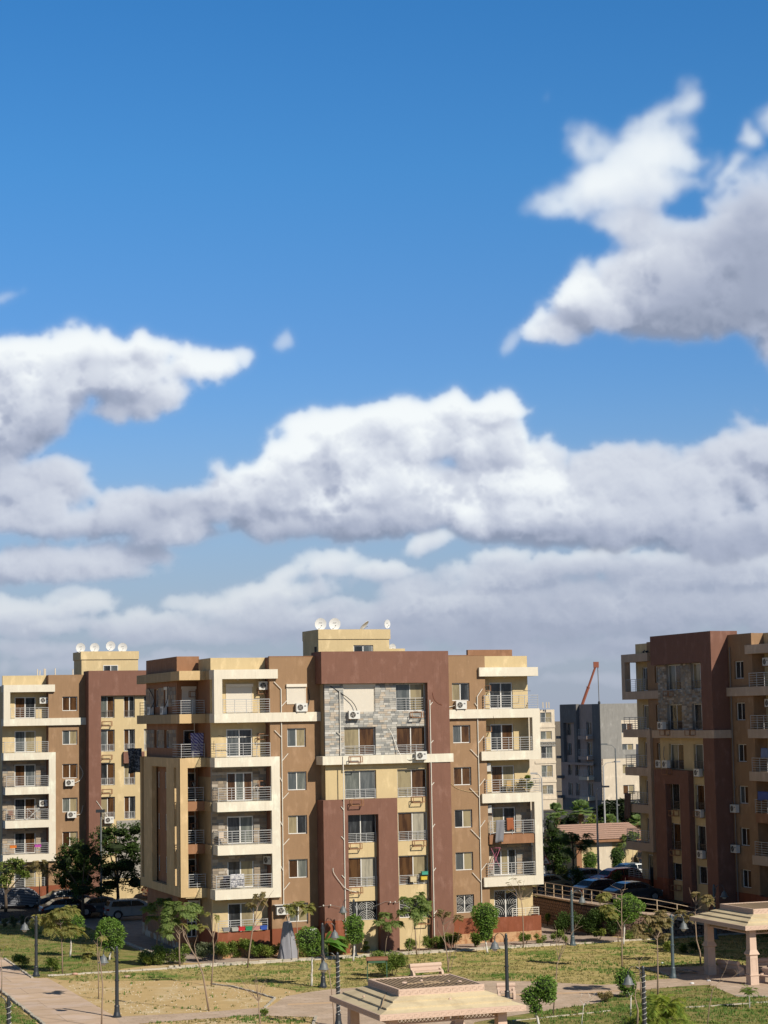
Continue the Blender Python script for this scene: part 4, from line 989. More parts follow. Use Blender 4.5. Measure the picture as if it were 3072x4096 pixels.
def retaining():
    t = thing('retaining_wall', 'brown interlocking block retaining wall with a pink coping below the raised street', 'retaining wall')
    b = MB(); c = MB()
    for i in range(len(WP) - 1):
        a, d = WP[i], WP[i + 1]; p, q = W(a[0], a[1]), W(d[0], d[1])
        b.add([p + Vector((0, 0, -.1)), q + Vector((0, 0, -.1)), q + Vector((0, 0, d[2] - .12)), p + Vector((0, 0, a[2] - .12))], [(0, 1, 2, 3)])
        n = Vector((0, 0, 1)).cross(q - p).normalized() * .14
        P0, P1, Q0, Q1 = p - n, p + n * 1.6, q - n, q + n * 1.6
        c.add([tuple(x + Vector((0, 0, z))) for x, z in ((P0, a[2] - .12), (Q0, d[2] - .12), (Q1, d[2] - .12), (P1, a[2] - .12), (P0, a[2]), (Q0, d[2]), (Q1, d[2]), (P1, a[2]))],
              [(0, 3, 2, 1), (4, 5, 6, 7), (0, 1, 5, 4), (1, 2, 6, 5), (2, 3, 7, 6), (3, 0, 4, 7)])
    b.build('backing', M['inside'], t); c.build('coping', M['path'], t)
    bm_ = mat('brown_wall_block', (.24, .155, .115), .9, .2, var=.2, vscale=3, bump=.5, objrand=.18)
    w, h, e = .34, .20, .05
    blk = MB(); prof = [(-w / 2 + .006, .06), (-w / 2 + .006, h - .02), (-w / 4, h + .05), (w / 4, h + .05), (w / 2 - .006, h - .02), (w / 2 - .006, .06), (w / 4, .0), (-w / 4, .0)]
    vs = [(x, 0, z) for x, z in prof] + [(x * .8, -.07, z * .8 + .03) for x, z in prof]; n = 8
    blk.add(vs, [tuple(range(n, 2 * n))] + [(i, (i + 1) % n, n + (i + 1) % n, n + i) for i in range(n)]); me = blk.mesh('wall_block', bm_)
    P = []; s_ = 0
    for i in range(len(WP) - 1):
        a, d = WP[i], WP[i + 1]; p, q = W(a[0], a[1]), W(d[0], d[1]); L = (q - p).length; dr = (q - p).normalized(); rz = atan2(dr.y, dr.x)
        k_ = 0
        while k_ * w < L:
            f = k_ * w / L; top = a[2] + (d[2] - a[2]) * f - .16
            for r in range(12):
                z = r * (h + .03)
                if z + h > top + .02: break
                o_ = (k_ + .5 * (r % 2)) * w
                if o_ > L: continue
                c_ = p + dr * o_; P.append((Matrix.Translation((c_.x, c_.y, z)) @ Matrix.Rotation(rz, 4, 'Z'), c_))
            k_ += 1
    def vis(c_):
        u, v = site(c_); return 0 if (v < 9 and u < 30) else 1
    P.sort(key=lambda q: (vis(q[1]), q[1].length))
    for m_, c_ in P[:300]: link('wall_block', me, t, m_)
    rest = MB()
    for m_, c_ in P[300:]:
        rest.add([m_ @ Vector(v) for v in vs], [tuple(range(n, 2 * n))] + [(i, (i + 1) % n, n + (i + 1) % n, n + i) for i in range(n)])
    rest.build('wall_blocks', bm_, t, kind='stuff')
    r_ = thing('street_railing', 'long tan painted railing with three bars along the top of the retaining wall', 'railing')
    M['tanrail'] = mat('tan_painted_steel', (.42, .32, .22), .5, .4, var=.08)
    bars = MB()
    for hh in (.96, .60, .28): bars.tube([W(a[0] + .15, a[1] + .1, a[2] + hh) for a in WP], .028 if hh > .9 else .02, 6)
    bars.build('rail_bar', M['tanrail'], r_, kind=None)
    post = MB().box(-.03, .03, -.03, .03, 0, .98).mesh('post', M['tanrail'])
    for i in range(len(WP) - 1):
        a, d = WP[i], WP[i + 1]; L = sqrt((a[0] - d[0]) ** 2 + (a[1] - d[1]) ** 2); n = max(1, round(L / 1.45))
        for j in range(n):
            f = j / n; o = link('post', post, r_); o.matrix_local = Matrix.Translation(W(a[0] + (d[0] - a[0]) * f + .15, a[1] + (d[1] - a[1]) * f + .1, a[2] + (d[2] - a[2]) * f - .02)) @ Matrix.Rotation(TH, 4, 'Z')
retaining()
# ------------------------------------------------------------------ park furniture
M['lampblack'] = mat('black_cast_iron', (.025, .030, .036), .45, .5, var=.25, vscale=6)
M['lampblue'] = mat('faded_blue_grey_iron', (.07, .10, .115), .5, .5, var=.25, vscale=5)
M['bell'] = mat('grey_lamp_bell', (.14, .155, .16), .5, .4, var=.2, vscale=6)
M['globe'] = mat('cloudy_lamp_glass', (.55, .52, .46), .2, .5)
M['wire'] = mat('white_string_wire', (.65, .64, .60), .5)
def park_lamp(px, py, yaw, label, H=3.76, m_='lampblack', wrap=False, base=None):
    p = at(px, py) if base is None else base
    t = thing('park_lamp', label, 'lamp post', p, yaw, 'park lamps with a hanging bell head')
    b = MB(); b.lathe([(.25, 0), (.25, .08), (.20, .12), (.155, .30), (.135, .55), (.15, .60), (.12, .66)], 12); b.build('base', M[m_], t)
    b = MB(); b.lathe([(.105, .66), (.10, 1.9), (.125, 1.93), (.125, 1.99), (.095, 2.02), (.088, H - .35), (.11, H - .33), (.11, H - .28), (.08, H - .26), (.075, H - .06), (.05, H), (.005, H + .03)], 12); b.build('pole', M[m_], t)
    b = MB(); b.tube([(.07, 0, H - .62), (.13, 0, H - .5)] + [(.42 - .30 * cos(a), 0, H - .30 + .30 * sin(a)) for a in [pi * i / 8 for i in range(9)]] + [(.72, 0, H - .42)], .022, 6); b.build('arm', M[m_], t)
    b = MB(); b.lathe([(.02, -.0), (.05, -.02), (.06, -.08), (.15, -.14), (.20, -.26), (.22, -.38), (.30, -.43), (.30, -.45), (.20, -.44), (.18, -.40)], 16, (.72, 0, H - .40)); h = b.build('lamp_shade', M['bell'], t, smooth=True)
    b = MB(); b.sphere((.72, 0, H - .86), .165, .165, .15, 12, 6); b.build('globe', M['globe'], h, smooth=True)
    if wrap:
        b = MB(); b.tube([(.115 * cos(i * .7), .115 * sin(i * .7), .7 + i * .028) for i in range(100)], .012, 4); b.build('wrapped_wire', M['wire'], t)
    return t
park_lamp(144.6, 3906, pi, 'black park lamp at the left kerb where the pink path bends')
park_lamp(468, 4070, pi, 'black park lamp on the edge of the pink path beside the sand patch')
park_lamp(1293, 3951, 0, 'black park lamp on the lawn in front of the banana plant')
park_lamp(1354, 4106, pi, 'black park lamp wrapped in white wire just left of the near pavilion', wrap=True)
park_lamp(2291, 3782, 0, 'blue grey park lamp on the pavement kerb right of the middle block', m_='lampblue')
park_lamp(2030, 4010, 2.6, 'black park lamp leaning slightly behind the near pavilion roof')
park_lamp(2693, 3913, 0, 'blue grey park lamp at the corner of the far pavilion paving', m_='lampblue')
park_lamp(2862, 3757, 0, 'blue grey park lamp seen above the far pavilion roof', m_='lampblue')
park_lamp(2581, 4185, pi, 'black park lamp wrapped in white wire beside the feathery palm', wrap=True)
park_lamp(1418, 3826, pi, 'black park lamp behind the egg shaped clipped tree, against the tower')
park_lamp(34, 4330, pi, 'black park lamp cut off in the bottom left corner', wrap=True)
def street_light(px, py, z0, H, label, arm=(.9, .0), m_='rail', box=False):
    p = at(px, py, z0); t = thing('street_light', label, 'street light', p, 0, 'tall steel street lights')
    MB().tube([(0, 0, 0), (0, 0, .8), (0, 0, .82), (0, 0, H)], [.12, .12, .10, .06], 8).build('pole', M[m_], t)
    if box: MB().box(-.35, .35, -.5, .1, H - .02, H + .22).build('lamp_head', M['lampblack'], t)
    else:
        a = MB(); a.tube([(0, 0, H), (arm[0] * .25, arm[1] * .25, H + .32), (arm[0], arm[1], H + .42)], .035, 6); a.build('arm', M[m_], t)
        MB().box(arm[0] - .05, arm[0] + .55, arm[1] - .12, arm[1] + .12, H + .36, H + .50).build('lamp_head', M[m_], t)
    return t
street_light(405, 3669, .02, 8.5, 'tall dark street light with a box head at the left road', m_='bell', box=True)
street_light(254.6, 3585, RZ, 7.6, 'tall pale street light before the left block', arm=(.5, -.2))
street_light(2396, 3546, 1.9, 7.6, 'tall steel street light rising in front of the tile roofed kiosk', arm=(.5, -.1))
street_light(2424, 3440, 1.9, 8.9, 'second tall street light behind the kiosk roof', arm=(1.1, 0))
street_light(2176, 3500, 1.9, 8.4, 'thin street light close to the right edge of the middle block', arm=(-.9, 0))
street_light(2474, 3440, 1.9, 10.6, 'thin street light before the pale lit wall of the grey block', arm=(-1.3, 0), m_='bell')
# road sign
p = at(2186, 3545, 2.0); t = thing('road_sign', 'white triangular warning sign with a red edge on a post by the raised street', 'road sign', p, 0)
MB().tube([(0, 0, 0), (0, 0, 2.3)], .03, 6).build('post', M['rail'], t)
b = MB(); b.add([(-.42, -.04, 1.75), (.42, -.04, 1.75), (0, -.04, 2.5), (-.42, -.02, 1.75), (.42, -.02, 1.75), (0, -.02, 2.5)], [(0, 1, 2), (5, 4, 3), (0, 3, 4, 1), (1, 4, 5, 2), (2, 5, 3, 0)]); b.build('border', mat('sign_red', (.35, .03, .03), .5), t)
b = MB(); b.add([(-.30, -.046, 1.82), (.30, -.046, 1.82), (0, -.046, 2.36)], [(0, 1, 2)]); b.build('sign_face', mat('sign_white', (.6, .6, .58), .5), t)
b = MB(); b.box(-.13, .13, -.052, -.048, 1.90, 1.97); b.sphere((0, -.05, 1.98), .09, .01, .05, 8, 4); b.build('pictogram', M['black'], t)
# ---- pavilions
M['pinkstone'] = mat('pink_cast_stone', (.60, .445, .35), .85, .2, var=.12, vscale=2.5, bump=.4, bscale=12)
M['sandstone'] = mat('sand_coloured_roof', (.66, .55, .36), .88, .2, var=.08, vscale=2, bump=.4, bscale=10, col2=(.56, .46, .30), c2scale=.9)
M['slat'] = mat('brown_roof_slat', (.40, .29, .185), .85, var=.2, vscale=3, objrand=.12)
def pavilion(u, v, label):
    t = thing('pavilion', label, 'pavilion', W(u, v, .016), TH, 'pink stone park pavilions')
    hs = [3.32, 2.86, 2.40, 1.96]; z = 3.43
    def ring(b, a, za, c, zc):
        for q in range(4):
            R_ = Matrix.Rotation(q * pi / 2, 4, 'Z')
            b.quad(*[R_ @ Vector(p) for p in ((-a, -a, za), (a, -a, za), (c, -c, zc), (-c, -c, zc))])
    for i in range(3):
        b = MB(); ring(b, hs[i], z, hs[i] + .015, z + .07) if i else None
        z += .07 if i else 0
        ring(b, hs[i] + (.015 if i else 0), z, hs[i + 1], z + .13); b.build('roof_tier', M['sandstone'], t); z += .13
    b = MB()
    for a, c, za, zb in ((3.34, 3.34, 3.19, 3.43),):
        ring(b, a, za, a, zb); ring(b, a, zb, a - .05, zb + .012)
    b.build('fascia', M['pinkstone'], t)
    MB().box(-3.3, 3.3, -3.3, 3.3, 3.185, 3.20).build('soffit', M['pinkstone'], t)
    def greek(b, half, z0, z1, n):
        for q in range(4):
            R_ = Matrix.Rotation(q * pi / 2, 4, 'Z')
            for i in range(n):
                x = -half + (i + .12) * 2 * half / n; w = 2 * half / n * .76; hh = z1 - z0; o = half + .012; k_ = .018
                segs = [(x, x + w * .6, z1 - k_, z1), (x + w * .4, x + w, z0, z0 + k_), (x, x + k_, z0 + hh * .35, z1 - k_), (x + w - k_, x + w, z0 + k_, z1 - hh * .35)]
                for a, c, e, f in segs: b.add([R_ @ Vector(p) for p in ((a, -o, e), (c, -o, e), (c, -o, f), (a, -o, f), (a, -half, e), (c, -half, e), (c, -half, f), (a, -half, f))], [(0, 1, 2, 3), (4, 0, 3, 7), (1, 5, 6, 2), (3, 2, 6, 7), (0, 4, 5, 1)])
    b = MB(); greek(b, 3.34, 3.24, 3.38, 22); b.build('fascia_relief', M['pinkstone'], t, kind='stuff')
    fr = MB(); o, i_ = 1.98, 1.86
    for (x0, x1, y0, y1) in ((-o, o, -o, -i_), (-o, o, i_, o), (-o, -i_, -i_, i_), (i_, o, -i_, i_)): fr.box(x0, x1, y0, y1, z - .02, z + .28)
    fr.build('roof_opening_frame', M['pinkstone'], t)
    b = MB(); greek(b, 1.985, z + .06, z + .21, 13); b.build('frame_relief', M['pinkstone'], t, kind='stuff')
    sl = MB().box(-.048, .048, -1.858, 1.858, z + .08, z + .25).mesh('slat', M['slat'])
    for i in range(19):
        o_ = link('slat', sl, t); o_.matrix_local = Matrix.Translation((-1.78 + i * 3.56 / 18, 0, 0))
    MB().box(-1.9, 1.9, -1.9, 1.9, z - .22, z - .16).build('gap_shade_panel', M['dark'], t)  # black sheet below the slats, paints the shade in their gaps
    for sx in (-1, 1):
        for sy in (-1, 1):
            x, y = sx * 2.5, sy * 2.5
            def sq(b, prof):
                for k_ in range(len(prof) - 1):
                    (h0, z0), (h1, z1) = prof[k_], prof[k_ + 1]
                    c0 = [(x - h0, y - h0, z0), (x + h0, y - h0, z0), (x + h0, y + h0, z0), (x - h0, y + h0, z0)]; c1 = [(x - h1, y - h1, z1), (x + h1, y - h1, z1), (x + h1, y + h1, z1), (x - h1, y + h1, z1)]
                    for q in range(4): b.quad(c0[q], c0[(q + 1) % 4], c1[(q + 1) % 4], c1[q])
            b = MB(); sq(b, [(.27, 0), (.27, .5), (.31, .52), (.31, .57), (.26, .60), (.245, 1.66), (.33, 1.72), (.33, 1.76), (.22, 2.0), (.20, 3.186)])
            c_ = b.build('column', M['pinkstone'], t)
            pn = MB()
            for q in range(4):
                R_ = Matrix.Translation((x, y, 0)) @ Matrix.Rotation(q * pi / 2, 4, 'Z')
                for (a, e, f, g_, yy) in ((-.15, .15, .75, 1.5, -.262), (-.15, .15, .1, .42, -.274)):
                    for (p0, p1, q0, q1) in ((a, e, f, f + .015), (a, e, g_ - .015, g_), (a, a + .015, f, g_), (e - .015, e, f, g_)):
                        pn.add([R_ @ Vector(w_) for w_ in ((p0, yy, q0), (p1, yy, q0), (p1, yy, q1), (p0, yy, q1), (p0, yy + .02, q0), (p1, yy + .02, q0), (p1, yy + .02, q1), (p0, yy + .02, q1))], [(0, 1, 2, 3), (4, 0, 3, 7), (1, 5, 6, 2), (3, 2, 6, 7), (0, 4, 5, 1)])
            pn.build('panel_moulding', M['pinkstone'], c_)
    lt = MB(); bmz = MB()
    for q in range(4):
        R_ = Matrix.Rotation(q * pi / 2, 4, 'Z')
        def bx(b, x0, x1, y0, y1, z0, z1):
            m_ = MB().box(x0, x1, y0, y1, z0, z1); b.add([R_ @ Vector(p) for p in m_.v], m_.f)
        bx(bmz, -2.28, 2.28, -2.55, -2.45, 2.86, 2.92); bx(bmz, -2.28, 2.28, -2.55, -2.45, 3.12, 3.184); bx(bmz, -.12, .12, -2.56, -2.44, 2.921, 3.119)
        for i in range(26):
            x = -2.25 + i * .172
            for s_ in (-1, 1):
                lt.add([R_ @ Vector(p) for p in ((x, -2.52, 2.92), (x + .035, -2.52, 2.92), (x + .035 + s_ * .19, -2.52, 3.12), (x + s_ * .19, -2.52, 3.12), (x, -2.48, 2.92), (x + .035, -2.48, 2.92), (x + .035 + s_ * .19, -2.48, 3.12), (x + s_ * .19, -2.48, 3.12))],
                       [(0, 1, 2, 3), (7, 6, 5, 4), (0, 3, 7, 4), (1, 5, 6, 2)])
    bmz.build('lattice_beam', M['pinkstone'], t); lt.build('lattice', mat('tan_lattice', (.45, .34, .19), .8) if 'lat' not in M else M['lat'], t, kind='stuff')
    return t
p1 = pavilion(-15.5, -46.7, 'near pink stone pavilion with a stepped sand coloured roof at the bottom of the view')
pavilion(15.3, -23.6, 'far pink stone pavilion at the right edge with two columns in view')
def bench(px, py, rz, label, w=1.6):
    t = thing('stone_bench', label, 'bench', at(px, py), rz, 'scroll ended cast stone benches')
    b = MB(); prof = [(-.32, 0), (-.30, .25), (-.22, .42), (-.05, .50), (.12, .55), (.20, .68), (.30, .74), (.30, .60), (.22, .40), (.20, 0)]
    for x in (-w / 2, w / 2 - .14):
        b = MB(); n = len(prof)
        b.add([(x, y, z) for y, z in prof] + [(x + .14, y, z) for y, z in prof], [tuple(range(n)), tuple(range(2 * n - 1, n - 1, -1))] + [(i, n + i, n + (i + 1) % n, (i + 1) % n) for i in range(n)])
        b.build('side_panel', M['pinkstone'], t)
    MB().tube([(-w / 2 - .03, .26, .74), (w / 2 + .03, .26, .74)], .14, 12).build('scroll_top', M['pinkstone'], t)
    MB().box(-w / 2 + .14, w / 2 - .14, -.28, .2, .38, .46).build('seat', M['pinkstone'], t); MB().box(-w / 2 + .14, w / 2 - .14, .16, .26, .461, .72).build('backrest', M['pinkstone'], t)
bench(2925, 3898, TH + 1.9, 'stone bench with a curled end behind the left column of the far pavilion')
bench(3040, 3888, TH + pi, 'stone bench in the middle of the far pavilion, end curled outward'); bench(3085, 3935, TH - 1.3, 'stone bench at the right edge of the far pavilion')
bench(1708, 3912, TH, 'pink stone bench just behind the near pavilion roof', 2.0); bench(2026, 3996, TH - .3, 'stone bench end showing right of the near pavilion roof', 1.0)
# litter bin with barrel roof
p = at(1467 + 42, 3925); t = thing('litter_bin', 'green litter bin with a brown rounded roof on two green posts on the lawn', 'bin', p, TH * .3)
gm_ = mat('green_paint', (.05, .11, .06), .6)
for x in (-.62, .56): MB().box(x, x + .06, -.03, .03, 0, 1.25).build('post', gm_, t)
b = MB(); pr = [(.22 * cos(pi * i / 10), 1.25 + .22 * sin(pi * i / 10)) for i in range(11)]; n = 11
b.add([(-.66, y, z) for y, z in pr] + [(.66, y, z) for y, z in pr], [tuple(range(n)), tuple(range(2 * n - 1, n - 1, -1))] + [(i, n + i, n + i + 1, i + 1) for i in range(n - 1)]); b.build('lid', mat('rusty_brown_paint', (.20, .085, .045), .6, var=.2, vscale=4), t)
MB().box(-.55, .5, -.2, .2, 1.10, 1.249).build('box', gm_, t)
# draped and hung cloth
def cloth(name, par_m, pts_fn, nu, nv, m_, label, cat, thick=.012):
    b = MB(); vs = [pts_fn(i / nu, j / nv) for j in range(nv + 1) for i in range(nu + 1)]
    fs = [(j * (nu + 1) + i, j * (nu + 1) + i + 1, (j + 1) * (nu + 1) + i + 1, (j + 1) * (nu + 1) + i) for j in range(nv) for i in range(nu)]
    b.add(vs, fs); o = b.build(name, m_, smooth=True); o.matrix_world = par_m
    so = o.modifiers.new('thickness', 'SOLIDIFY'); so.thickness = thick
    return tag(o, label, cat)
def drape(x0, x1, y, z0, z1, wav=.05, fr=5, slant=0):
    return lambda a, c: (x0 + (x1 - x0) * a + slant * c * .3 + wav * .5 * sin(a * fr * 2 + c * 3), y - .02 - wav * (.3 + .7 * c) * (1 + sin(a * fr * pi + c * 2)), z1 - (z1 - z0) * c - .05 * sin(a * 7) * c)
def stripe_mat(name, c1, c2, sc, axis='X'):
    c1, c2 = [tuple(q * ALB for q in c_) for c_ in (c1, c2)]
    m_ = D.materials.new(name); m_.use_nodes = True; n = NT(m_.node_tree); b_ = m_.node_tree.nodes['Principled BSDF']; b_.inputs['Roughness'].default_value = .9
    co = n.new('ShaderNodeTexCoord').outputs['Object']; w = n.new('ShaderNodeTexWave', bands_direction=axis); n.put(w.inputs['Vector'], co); w.inputs['Scale'].default_value = sc; w.inputs['Distortion'].default_value = .6
    n.put(b_.inputs['Base Color'], n.mix(n.sm(w.outputs[0], .42, .58), tuple(c1) + (1,), tuple(c2) + (1,))); return m_
MW = BM[mb.name]
cloth('hanging_cloth', MW, drape(-12.95, -12.05, 4.1, 13.45, 15.0, .06, 4), 16, 8, stripe_mat('purple_stripes', (.10, .075, .26), (.42, .40, .52), 2.6, 'DIAGONAL'), 'purple striped sheets hung to dry on the corner balcony in shade', 'laundry')
cloth('blanket', MW, drape(7.95 + .45, 9.05, FY - .03, 6.95, 8.5, .06, 3, -.5), 14, 10, mat('grey_blanket', (.20, .20, .22), .9, var=.15, vscale=5), 'grey blanket draped over the rail of the brown fronted balcony', 'blanket')
cloth('blanket', MW, drape(9.2, 9.75, FY - .04, 7.75, 8.62, .03, 2), 8, 6, mat('rust_brown_cloth', (.30, .095, .04), .9, var=.1, vscale=5), 'rust brown cloth on the same balcony rail right of the grey blanket', 'cloth')
cloth('blanket', MW @ TR(0, 15.75, 0), drape(-14.75, -13.6, 0, 12.1, 13.9, .16, 2), 10, 8, mat('dark_patterned_blanket', (.03, .04, .06), .9, col2=(.20, .23, .27), c2scale=8), 'dark patterned blanket bulging over the rear corner of the shaded flank', 'blanket')
cloth('tablecloth', MW, drape(-10.9, -9.9, FY + .55, 4.65, 5.5, .04, 3), 10, 6, mat('white_patterned_cloth', (.55, .54, .55), .9, col2=(.2, .2, .25), c2scale=7), 'white patterned cloth on the table in the lowest upper balcony', 'tablecloth')
cloth('blanket', BM[rb.name], drape(-12.0, -10.9, FY - .02, 6.3, 8.3, .05, 4), 12, 8, stripe_mat('brown_striped_rug', (.05, .025, .02), (.17, .11, .085), 3.2), 'brown striped rug hung over a far balcony of the right block', 'rug')
cloth('hanging_cloth', BM[rb.name], drape(8.6, 10.2, FY - .02, 8.4, 9.0, .03, 3), 10, 5, mat('blue_cloth', (.08, .11, .30), .9), 'blue cloth hung in a balcony of the right block', 'laundry')
cloth('hanging_cloth', BM[rb.name], drape(8.7, 9.6, FY + .3, 11.3, 12.0, .03, 3), 10, 5, mat('pale_blue_cloth', (.20, .24, .36), .9), 'pale blue washing above the rail of a right block balcony', 'laundry')
cloth('banner', BM[rb.name] @ TR(-13.5, 3.2, 0), drape(-.3, 1.0, 0, 10.3, 12.1, .04, 2), 8, 6, mat('pale_sheet', (.6, .6, .6), .8, var=.1, vscale=3), 'pale torn sheet behind the open corner frame of the right block', 'sheet')
# covered object against the wall
p = at(1151, 3834); t = thing('covered_object', 'tall object under a grey cloth cover beside the ground floor wall', 'cover', p, 0)
b = MB(); n = 28; lv = [(.62, 0), (.55, .5), (.44, 1.2), (.33, 1.9), (.26, 2.34), (.20, 2.42), (.02, 2.46)]
vs = []; fs = []
for r, z in lv:
    for j in range(n):
        a = 2 * pi * j / n; rr = r * (1 + .13 * sin(a * 5 + z * 1.3) + .04 * sin(a * 11) * (1 - z / 3.0)); vs.append((rr * cos(a) * 1.05, rr * sin(a) * .7, z))
for i in range(len(lv) - 1):
    for j in range(n): fs.append((i * n + j, i * n + (j + 1) % n, (i + 1) * n + (j + 1) % n, (i + 1) * n + j))
b.add(vs, fs); b.build('cover_cloth', mat('grey_cover_cloth', (.27, .27, .30), .85, var=.08, vscale=3), t, smooth=True)
MB().tube([(.30, -.43, .1), (.15, -.24, 2.3)], .012, 4).build('seam', M['cable'], t)
# trough planters along the terrace rail
for i, (x, c, nm) in enumerate(((-10.9, (.25, .25, .26), 'grey'), (-10.25, (.42, .41, .38), 'pale grey'), (-9.95 + .35, (.50, .03, .035), 'red'), (-9.0, (.03, .24, .11), 'green'), (-8.35 + .0, (.50, .24, .22), 'pink'), (-8.35 + .62 - .9 * 0, (.04, .10, .42), 'blue'))):
    if nm == 'blue': x = -8.62 + .28 + .0
    x = {'grey': -11.35, 'pale grey': -10.75, 'red': -10.30, 'green': -9.80, 'pink': -9.28, 'blue': -8.78 + .02}[nm]
    t = thing('plant_trough', nm + ' plastic trough on the ground floor terrace rail', 'planter', group='plastic troughs on the terrace rail'); t.matrix_world = MW @ TR(x, FY - .02, 1.78)
    b = MB(); b.add([(-.20, -.12, 0), (.20, -.12, 0), (.20, .08, 0), (-.20, .08, 0), (-.25, -.16, .24), (.25, -.16, .24), (.25, .12, .24), (-.25, .12, .24)], [(0, 3, 2, 1), (0, 1, 5, 4), (1, 2, 6, 5), (2, 3, 7, 6), (3, 0, 4, 7)])
    mm = mat(nm.replace(' ', '_') + '_plastic', c, .5); b.build('trough', mm, t); MB().box(-.27, .27, -.18, .14, .241, .27).build('rim', mm, t)
for x, c, nm in ((-11.2 , (.62, .17, .02), 'orange'), (-9.05, (.42, .07, .35), 'magenta')):
    t = thing('plant_trough', nm + ' trough on the lowest balcony rail of the left block', 'planter'); t.matrix_world = BM[lb.name] @ TR(x, FY - .05, 5.12)
    b = MB(); b.box(-.28, .28, -.1, .1, 0, .2); mm = mat(nm + '_plastic', c, .5); b.build('trough', mm, t); MB().box(-.30, .30, -.12, .12, .201, .23).build('rim', mm, t)
# balcony oddments
def chair(m_, label, col):
    t = thing('plastic_chair', label, 'chair'); t.matrix_world = m_; mm = mat('chair_plastic', col, .5)
    MB().box(-.22, .22, -.22, .22, .42, .46).build('seat', mm, t); MB().box(-.22, .22, .2, .24, .461, .85).build('backrest', mm, t)
    for x in (-.2, .17):
        for y in (-.2, .17): MB().box(x, x + .03, y, y + .03, 0, .419).build('leg', mm, t)
chair(MW @ TR(9.9, 1.75, SB[2][1] + .001, .3), 'tan wooden chair on the balcony with the climbing plant', (.45, .30, .12))
chair(BM[lb.name] @ TR(-11.2, 1.8, SB[1][1] + .001, .3), 'brown chair on a left block balcony', (.20, .10, .06))
chair(MW @ TR(-11.3, 1.8, SB[1][1] + .001, .5), 'pale folding chair on the balcony with green reflections', (.55, .45, .35))
chair(MW @ TR(-11.0, 1.85, SB[0][1] + .001, .2), 'dark chair beside the white patterned cloth', (.03, .03, .05))
def rack(m_, label, mt, w=.9, h=1.1):
    t = thing('drying_rack', label, 'drying rack'); t.matrix_world = m_
    b = MB(); b.tube([(0, 0, 0), (w, 0, h)], .02, 5); b.tube([(w, 0, 0), (0, 0, h)], .02, 5); b.tube([(0, .4, 0), (w, .4, h)], .02, 5); b.build('leg_frame', mt, t)
    b = MB(); b.tube([(w, 0, h), (w, .4, h)], .015, 4); b.tube([(0, 0, h), (0, .4, h)], .015, 4); b.tube([(0, 0, h), (w, 0, h)], .015, 4); b.tube([(0, .2, h), (w, .2, h)], .012, 4); b.build('rack_top', mt, t)
rack(MW @ TR(8.2, 1.6, SB[0][1] + .5), 'pink framed drying rack in the lowest right balcony', mat('pink_tube', (.55, .16, .25), .5), .7, 1.5)
rack(BM[lb.name] @ TR(-9.9, 1.6, SB[1][1]), 'white drying rack on a left block balcony', M['white'], 1.1, 1.0)
def washline(m_, x0, x1, z, y, label, cl):
    t = thing('washing_line', label, 'washing line'); t.matrix_world = m_
    MB().tube([(x0, y, z - .02), ((x0 + x1) / 2, y, z - .06), (x1, y, z + .02)], .012, 4).build('line', M['cable'], t)
    for x in (x0, x1): MB().tube([(x, y, z), (x - .25, y + .7, z + .05)], .015, 4).build('arm', M['black'], t)
    R = random.Random(8)
    pg = MB().box(-.012, .012, -.02, .01, -.07, .02).mesh('peg', cl)
    for i in range(22):
        o = link('peg', pg, t); o.matrix_local = Matrix.Translation((x0 + .15 + i * (x1 - x0) * .45 / 22 + R.uniform(0, .03), y, z - .03))
washline(MW, -11.3, -8.2, 14.75, FY + .1, 'washing line with white pegs across the balcony above the lower cream frame', M['white'])
washline(MW, 8.0, 11.4, 17.55, FY + .15, 'washing line across the top right balcony', M['black'])
# planter and climbing plant come with the trees; light fittings and plates
for nm, mm, x, y, z in (('blue', 'p', 0, 0, 0),): pass
for i, (bx_, xx) in enumerate(((mb, -10.2), (mb, -10.2), (mb, 9.6), (mb, 9.6))):
    zz = (SB[5][0], SB[4][0], SB[5][0], SB[3][0])[i]
    t = MB().sphere((0, 0, -.04), .11, .11, .05, 10, 4).build('ceiling_light', M['globe'], smooth=True); t.matrix_world = MW @ TR(xx, 1.7, zz)
    tag(t, ('round light under the ceiling of the topmost left shuttered balcony', 'round light under the left balcony with the washing line', 'round light under the ceiling of the top right balcony', 'round light under the third right balcony ceiling')[i], 'light')
# string of bulbs and cables on the tower foot
t = thing('string_lights', 'string of bulb holders on a cable across the foot of the maroon tower', 'string lights'); t.matrix_world = MW
MB().tube([(-5.2, .0, 3.2), (-4.4, -.15, 3.3), (-3.0, -.2, 2.95), (-1.5, -.2, 3.0), (-.4, -.1, 3.35), (.4, -.1, 3.2), (1.0, .0, 3.4)], .012, 4).build('cable', M['cable'], t)
for x in (-4.9, -4.4, -.1, .25):
    MB().sphere((x, -.15, 3.28), .06, .06, .07, 8, 5).build('bulb', M['globe'], t, smooth=True)
# baskets in the lower right tower window
for x, c, nm, z in ((2.62, (.05, .30, .22), 'green', 5.0), (2.55, (.62, .45, .05), 'yellow', 4.66), (1.75, (.55, .46, .30), 'tan cloth', 4.55)):
    t = thing('window_basket', nm + ' box on the guard of the lowest barred window of the tower', 'box'); t.matrix_world = MW @ TR(x, .30, z)
    MB().box(-.22, .22, -.12, .1, 0, .2 if nm != 'tan cloth' else .35).build('tray', mat(nm.replace(' ', '_') + '_box', c, .6), t); MB().box(-.24, .24, -.14, .12, .201 if nm != 'tan cloth' else .351, .23 if nm != 'tan cloth' else .37).build('rim', mat(nm.replace(' ', '_') + '_rim', c, .6), t)
